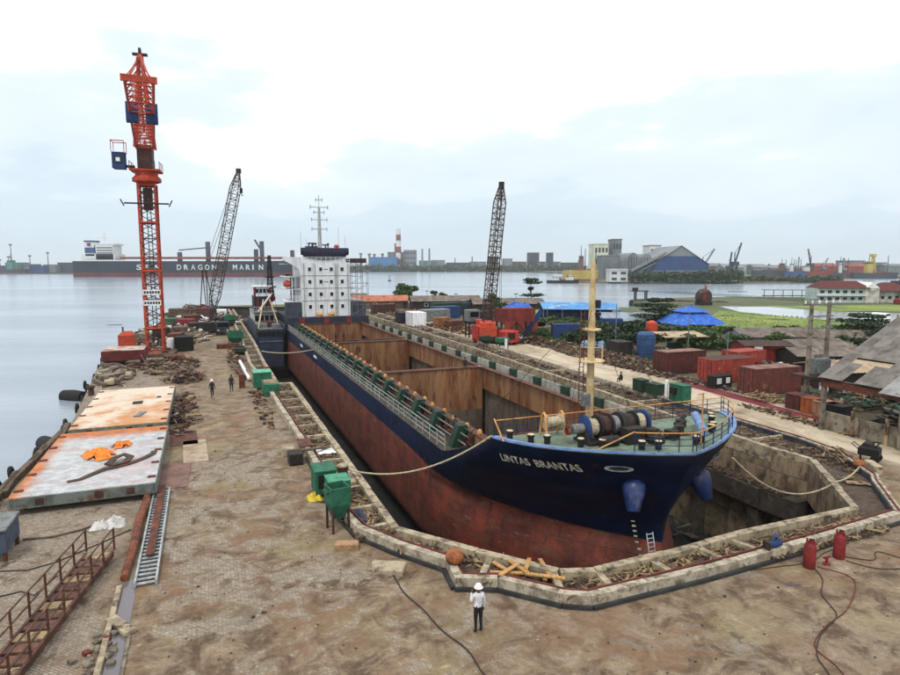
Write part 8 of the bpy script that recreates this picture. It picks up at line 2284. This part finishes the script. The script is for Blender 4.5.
# ---- second ship in the dock behind the cargo ship
s2 = dock('second_ship', 'dark blue grey workboat with black mast in the dock beyond the cargo ship', 'ship', 133, 11.1, -5.5, R(90))
m_s2 = mat('workboat_blue', C(74, 90, 116), C(58, 72, 96), scale=.6, c3=C(84, 76, 76), s3=.5); m_s2b = mat('workboat_black', C(44, 40, 42), C(60, 52, 50), scale=.6)
simple_hull(s2, 32, 5.2, 7.0, m_s2, m_s2b, 0, 3.4, .25, .02, .6)
# local x = along the dock (away); local y = to the left
MB().box(-15.7, 12, -2.3, 2.3, 6.6, 6.75).build('deck', m_steel, s2)
for y in (-2.45, 2.45): MB().box(-15.8, 6, y - .08, y + .08, 6.9, 7.7).build('bulwark', m_s2, s2)
MB().box(-4, 8, -2.0, 2.0, 6.75, 9.2).build('deckhouse', m_fwhite, s2)
whs = MB().box(-2, 5, -1.7, 1.7, 9.2, 12.2).build('wheelhouse', mat('wheelhouse_navy', C(44, 48, 78), C(34, 38, 60), scale=.6), s2)
for y in (-1.2, .9): MB().box(-2.08, -2.01, y, y + .35, 9.3, 12.1).build('red_stripe', m_redp, whs)
for k in range(4): MB().box(-4.06, -4.01, -1.7 + k * .95, -1.0 + k * .95, 7.4, 8.5).build('window', m_glass, s2)
MB().box(-5.5, 6, -2.3, 2.3, 9.2, 9.32).build('boat_deck', m_steel, s2)
mb = MB()
for k in range(9):
    y = -2.2 + k * .55; mb.cyl((-5.4, y, 9.32), (-5.4, y, 10.3), .04, n=5)
mb.bar((-5.4, -2.2, 10.3), (-5.4, 2.2, 10.3), .07); mb.bar((-5.4, -2.2, 9.8), (-5.4, 2.2, 9.8), .05); mb.build('railing', m_rail, s2)
mb = MB(); ch = mb.lattice((1, -1.7, 12.2), (1, -1.7, 20.5), 1.2, .4, 10, .12, (1, 0, 0)); mb.build('mast_lacing', m_black, s2)
for a, b in ch: MB().bar(a, b, .16).build('mast_leg', m_black, s2)
for z in (14, 16, 18): MB().bc((1, -1.7, z), (.3, 2.4 - (z - 14) * .3, .25)).build('mast_arm', m_black, s2)
for y in (-1.5, 1.5): MB().cyl((-1, y, 12.2), (-1, y, 14.0), .28, n=8).build('red_vent', m_redp, s2)
MB().bar((-3.5, 1.9, 8.2), (-2.0, -1.6, 12.6), .35).build('white_derrick', m_fwhite, s2)
MB().lathe([(0, -1.2), (.6, -.9), (.75, 0), (.6, .9), (0, 1.2)], (2, -2.1, 11.6), 10, 'X').build('orange_raft', m_orange, s2, True)
for (x, y) in ((-8, -1), (-11, 1), (-13, -1.2)): MB().bb((x, y, 7.2), (1.4, 1.2, .9), .3, .1).build('deck_gear', m_steel, s2)
for k in range(6): MB().lathe([(.42, -.14), (.45, 0), (.42, .14), (.25, .14), (.25, -.14)], (-16.1, -2.1 + k * .84, 6.2), 12, 'X').build('stern_fender', m_black, s2, True)
for z in (4.6, 6.85): MB().box(-16.12, -15.98, -2.15, 2.15, z, z + .16).build('rubbing_strake', m_steel, s2)
br2 = MB().box(-1.2, 4.0, -1.5, 1.5, 12.2, 14.1).build('bridge', m_white, s2)
for k in range(4): MB().box(-1.27, -1.21, -1.35 + k * .72, -.8 + k * .72, 12.9, 13.7).build('bridge_window', m_glass, br2)
MB().box(-1.6, 4.3, -1.8, 1.8, 14.1, 14.25).build('bridge_roof', m_white, s2)
for y in (-1.9, 1.9): MB().bar((-12, y, 6.7), (-9, y * .3, 12), .16).build('derrick_leg', m_cream, s2)
for (x, y, z) in ((-9, 0, 12), (-6, 2.2, 9.4), (-6, -2.2, 9.4)): MB().cyl((1, -1.7, 19.5), (x, y, z), .03, n=4).build('rigging_wire', m_black, s2)
MB().bb((-9.5, 0, 7.3), (2.2, 2.6, 1.1), 0, .15).build('towing_winch', m_rustd, s2)
# ---- tugs and ships at the port
def tug(label, px, Y, L, m_h, m_s, rz=0.0, z=WZ):
    p = at(px, 300, Y); rt = thing('tug_boat', label, 'tug', (p.x, Y, z), rz)
    simple_hull(rt, L, L * .32, L * .17, m_h, m_h, 0, .2, .3, .1, .8)
    MB().box(-L * .2, L * .2, -L * .1, L * .1, L * .17 - .2, L * .3).build('deckhouse', m_s, rt); w_ = MB().box(-L * .02, L * .16, -L * .08, L * .08, L * .3, L * .42).build('wheelhouse', m_s, rt); MB().box(-.01 * L, L * .165, -L * .083, L * .083, L * .35, L * .39).build('window_band', m_fdark, w_)
    MB().cyl((L * .06, 0, L * .42), (L * .06, 0, L * .72), L * .012, n=6).build('mast', m_s, rt); MB().cyl((-L * .1, 0, L * .3), (-L * .1, 0, L * .42), L * .035, n=8).build('funnel', m_fred, rt)
    for k in range(5): MB().lathe([(L * .03, -.1), (L * .03, .1)], (-L * .4 + k * L * .2, -L * .165, L * .09), 8, 'Y').build('fender', m_black, rt)
    return rt
m_tugh = mat('tug_black', C(48, 50, 62), C(40, 42, 52), scale=.2)
tug('left of two black hulled tugs moored at the port', 554.5, 500, 13, m_tugh, m_fwhite, R(-8)); tug('right of two black hulled tugs moored at the port', 569, 497, 15, m_tugh, m_fwhite, R(5))
def coaster(label, px0, px1, Y, hh, m_h, m_boot, m_s, bridge=.15, name='coaster', masts=2, h_s=10, rz=0.0):
    a, b = at(px0, 280, Y).x, at(px1, 280, Y).x; L = b - a
    rt = thing(name, label, 'ship', ((a + b) / 2, Y, WZ), rz)
    simple_hull(rt, L, max(6, L * .18), hh, m_h, m_boot, 0, hh * .25, .16, .06, .5)
    bxp = -L / 2 + L * bridge
    MB().box(bxp - L * .07, bxp + L * .07, -L * .06, L * .06, hh - .3, hh + h_s * .7).build('house', m_s, rt); wv = MB().box(bxp - L * .05, bxp + L * .06, -L * .06, L * .06, hh + h_s * .7, hh + h_s).build('bridge', m_s, rt)
    MB().box(bxp - L * .052, bxp + L * .062, -L * .063, L * .063, hh + h_s * .8, hh + h_s * .9).build('window_band', m_fdark, wv)
    for k in range(masts): MB().cyl((bxp + L * .12 + k * L * .3, 0, hh - .2), (bxp + L * .12 + k * L * .3, 0, hh + h_s * 1.5), .5, .3, 6).build('mast', m_fdark, rt)
    for k in range(3): MB().box(-L * .2 + k * L * .2, -L * .06 + k * L * .2, -L * .05, L * .05, hh - .3, hh + 1.2).build('hatch', m_fred, rt)
    MB().cyl((bxp, 0, hh + h_s), (bxp, 0, hh + h_s * 1.7), .4, .2, 6).build('radar_mast', m_fdark, rt)
    return rt
coaster('yellow and red ship with dark masts moored behind the tugs', 563, 598, 530, 10, m_fyel, m_fred, m_fbrown, .5, masts=2, h_s=12)
coaster('dark hulled ship at the left of the right hand port', 752, 786, 700, 8, m_fdark, m_fred, m_fbrown, .85, h_s=8)
coaster('navy ship with white house in the right hand port', 784, 806, 690, 7, m_fdkblue, m_fred, m_fwhite, .3, h_s=9)
coaster('long red topped barge ship in the right hand port', 802, 838, 720, 7, m_fred, m_fdark, m_fwhite, .1, h_s=6, masts=3)
coaster('small ship with white house left of the yellow dredger', 834, 852, 660, 6, m_fdark, m_fred, m_fwhite, .3, h_s=10)
dr = coaster('dark hulled dredger with yellow superstructure at the far right', 852, 897, 655, 6, m_fdark, m_fdark, m_fyel, .35, name='dredger', h_s=12)
MB().bar((-6, 0, 6), (-3, 0, 24), 2.0).build('gantry', m_fyel, dr); MB().bar((0, 0, 6), (-3, 0, 24), 2.0).build('gantry', m_fyel, dr); MB().bc((-3, 0, 24), (4, 4, 3)).build('gantry_head', m_fyel, dr)
coaster('dark boat cut by the right frame edge', 893, 915, 420, 4, m_tugh, m_tugh, m_fgrey, .6, h_s=4, masts=1)
coaster('dark low barge on the far left shore', -14, 30, 960, 7, m_fdark, m_fbrown, m_fteal, .6, name='barge', h_s=14, masts=0)
p = at(389.5, 281, 560); by = thing('buoy', 'small dark buoy floating on the far water', 'buoy', (p.x, 560, WZ))
MB().lathe([(1.3, 0), (1.5, .6), (.8, 1.2), (.25, 1.4), (.2, 4.2), (0, 4.3)], (0, 0, 0), 12).build('float', m_fdark, by, True); MB().lathe([(0, 0), (.5, .2), (.5, .8), (0, 1)], (0, 0, 4.2), 8).build('light', m_fred, by, True)
# ================================================================ harbour haze
mb = MB(); mb.box(-4600, 4600, -250, 5400, -9.5, 130)
m, t, b = nodes_of('haze_air')
t.nodes.remove(b)
pv = mk(t, 'ShaderNodeVolumePrincipled')
pv.inputs['Color'].default_value = (0.94, 0.97, 0.995, 1)
pv.inputs['Density'].default_value = 0.00012
pv.inputs['Anisotropy'].default_value = 0.2
t.links.new(pv.outputs[0], [n for n in t.nodes if n.type == 'OUTPUT_MATERIAL'][0].inputs['Volume'])
hz = mb.build('haze', m)
hz['kind'] = 'stuff'
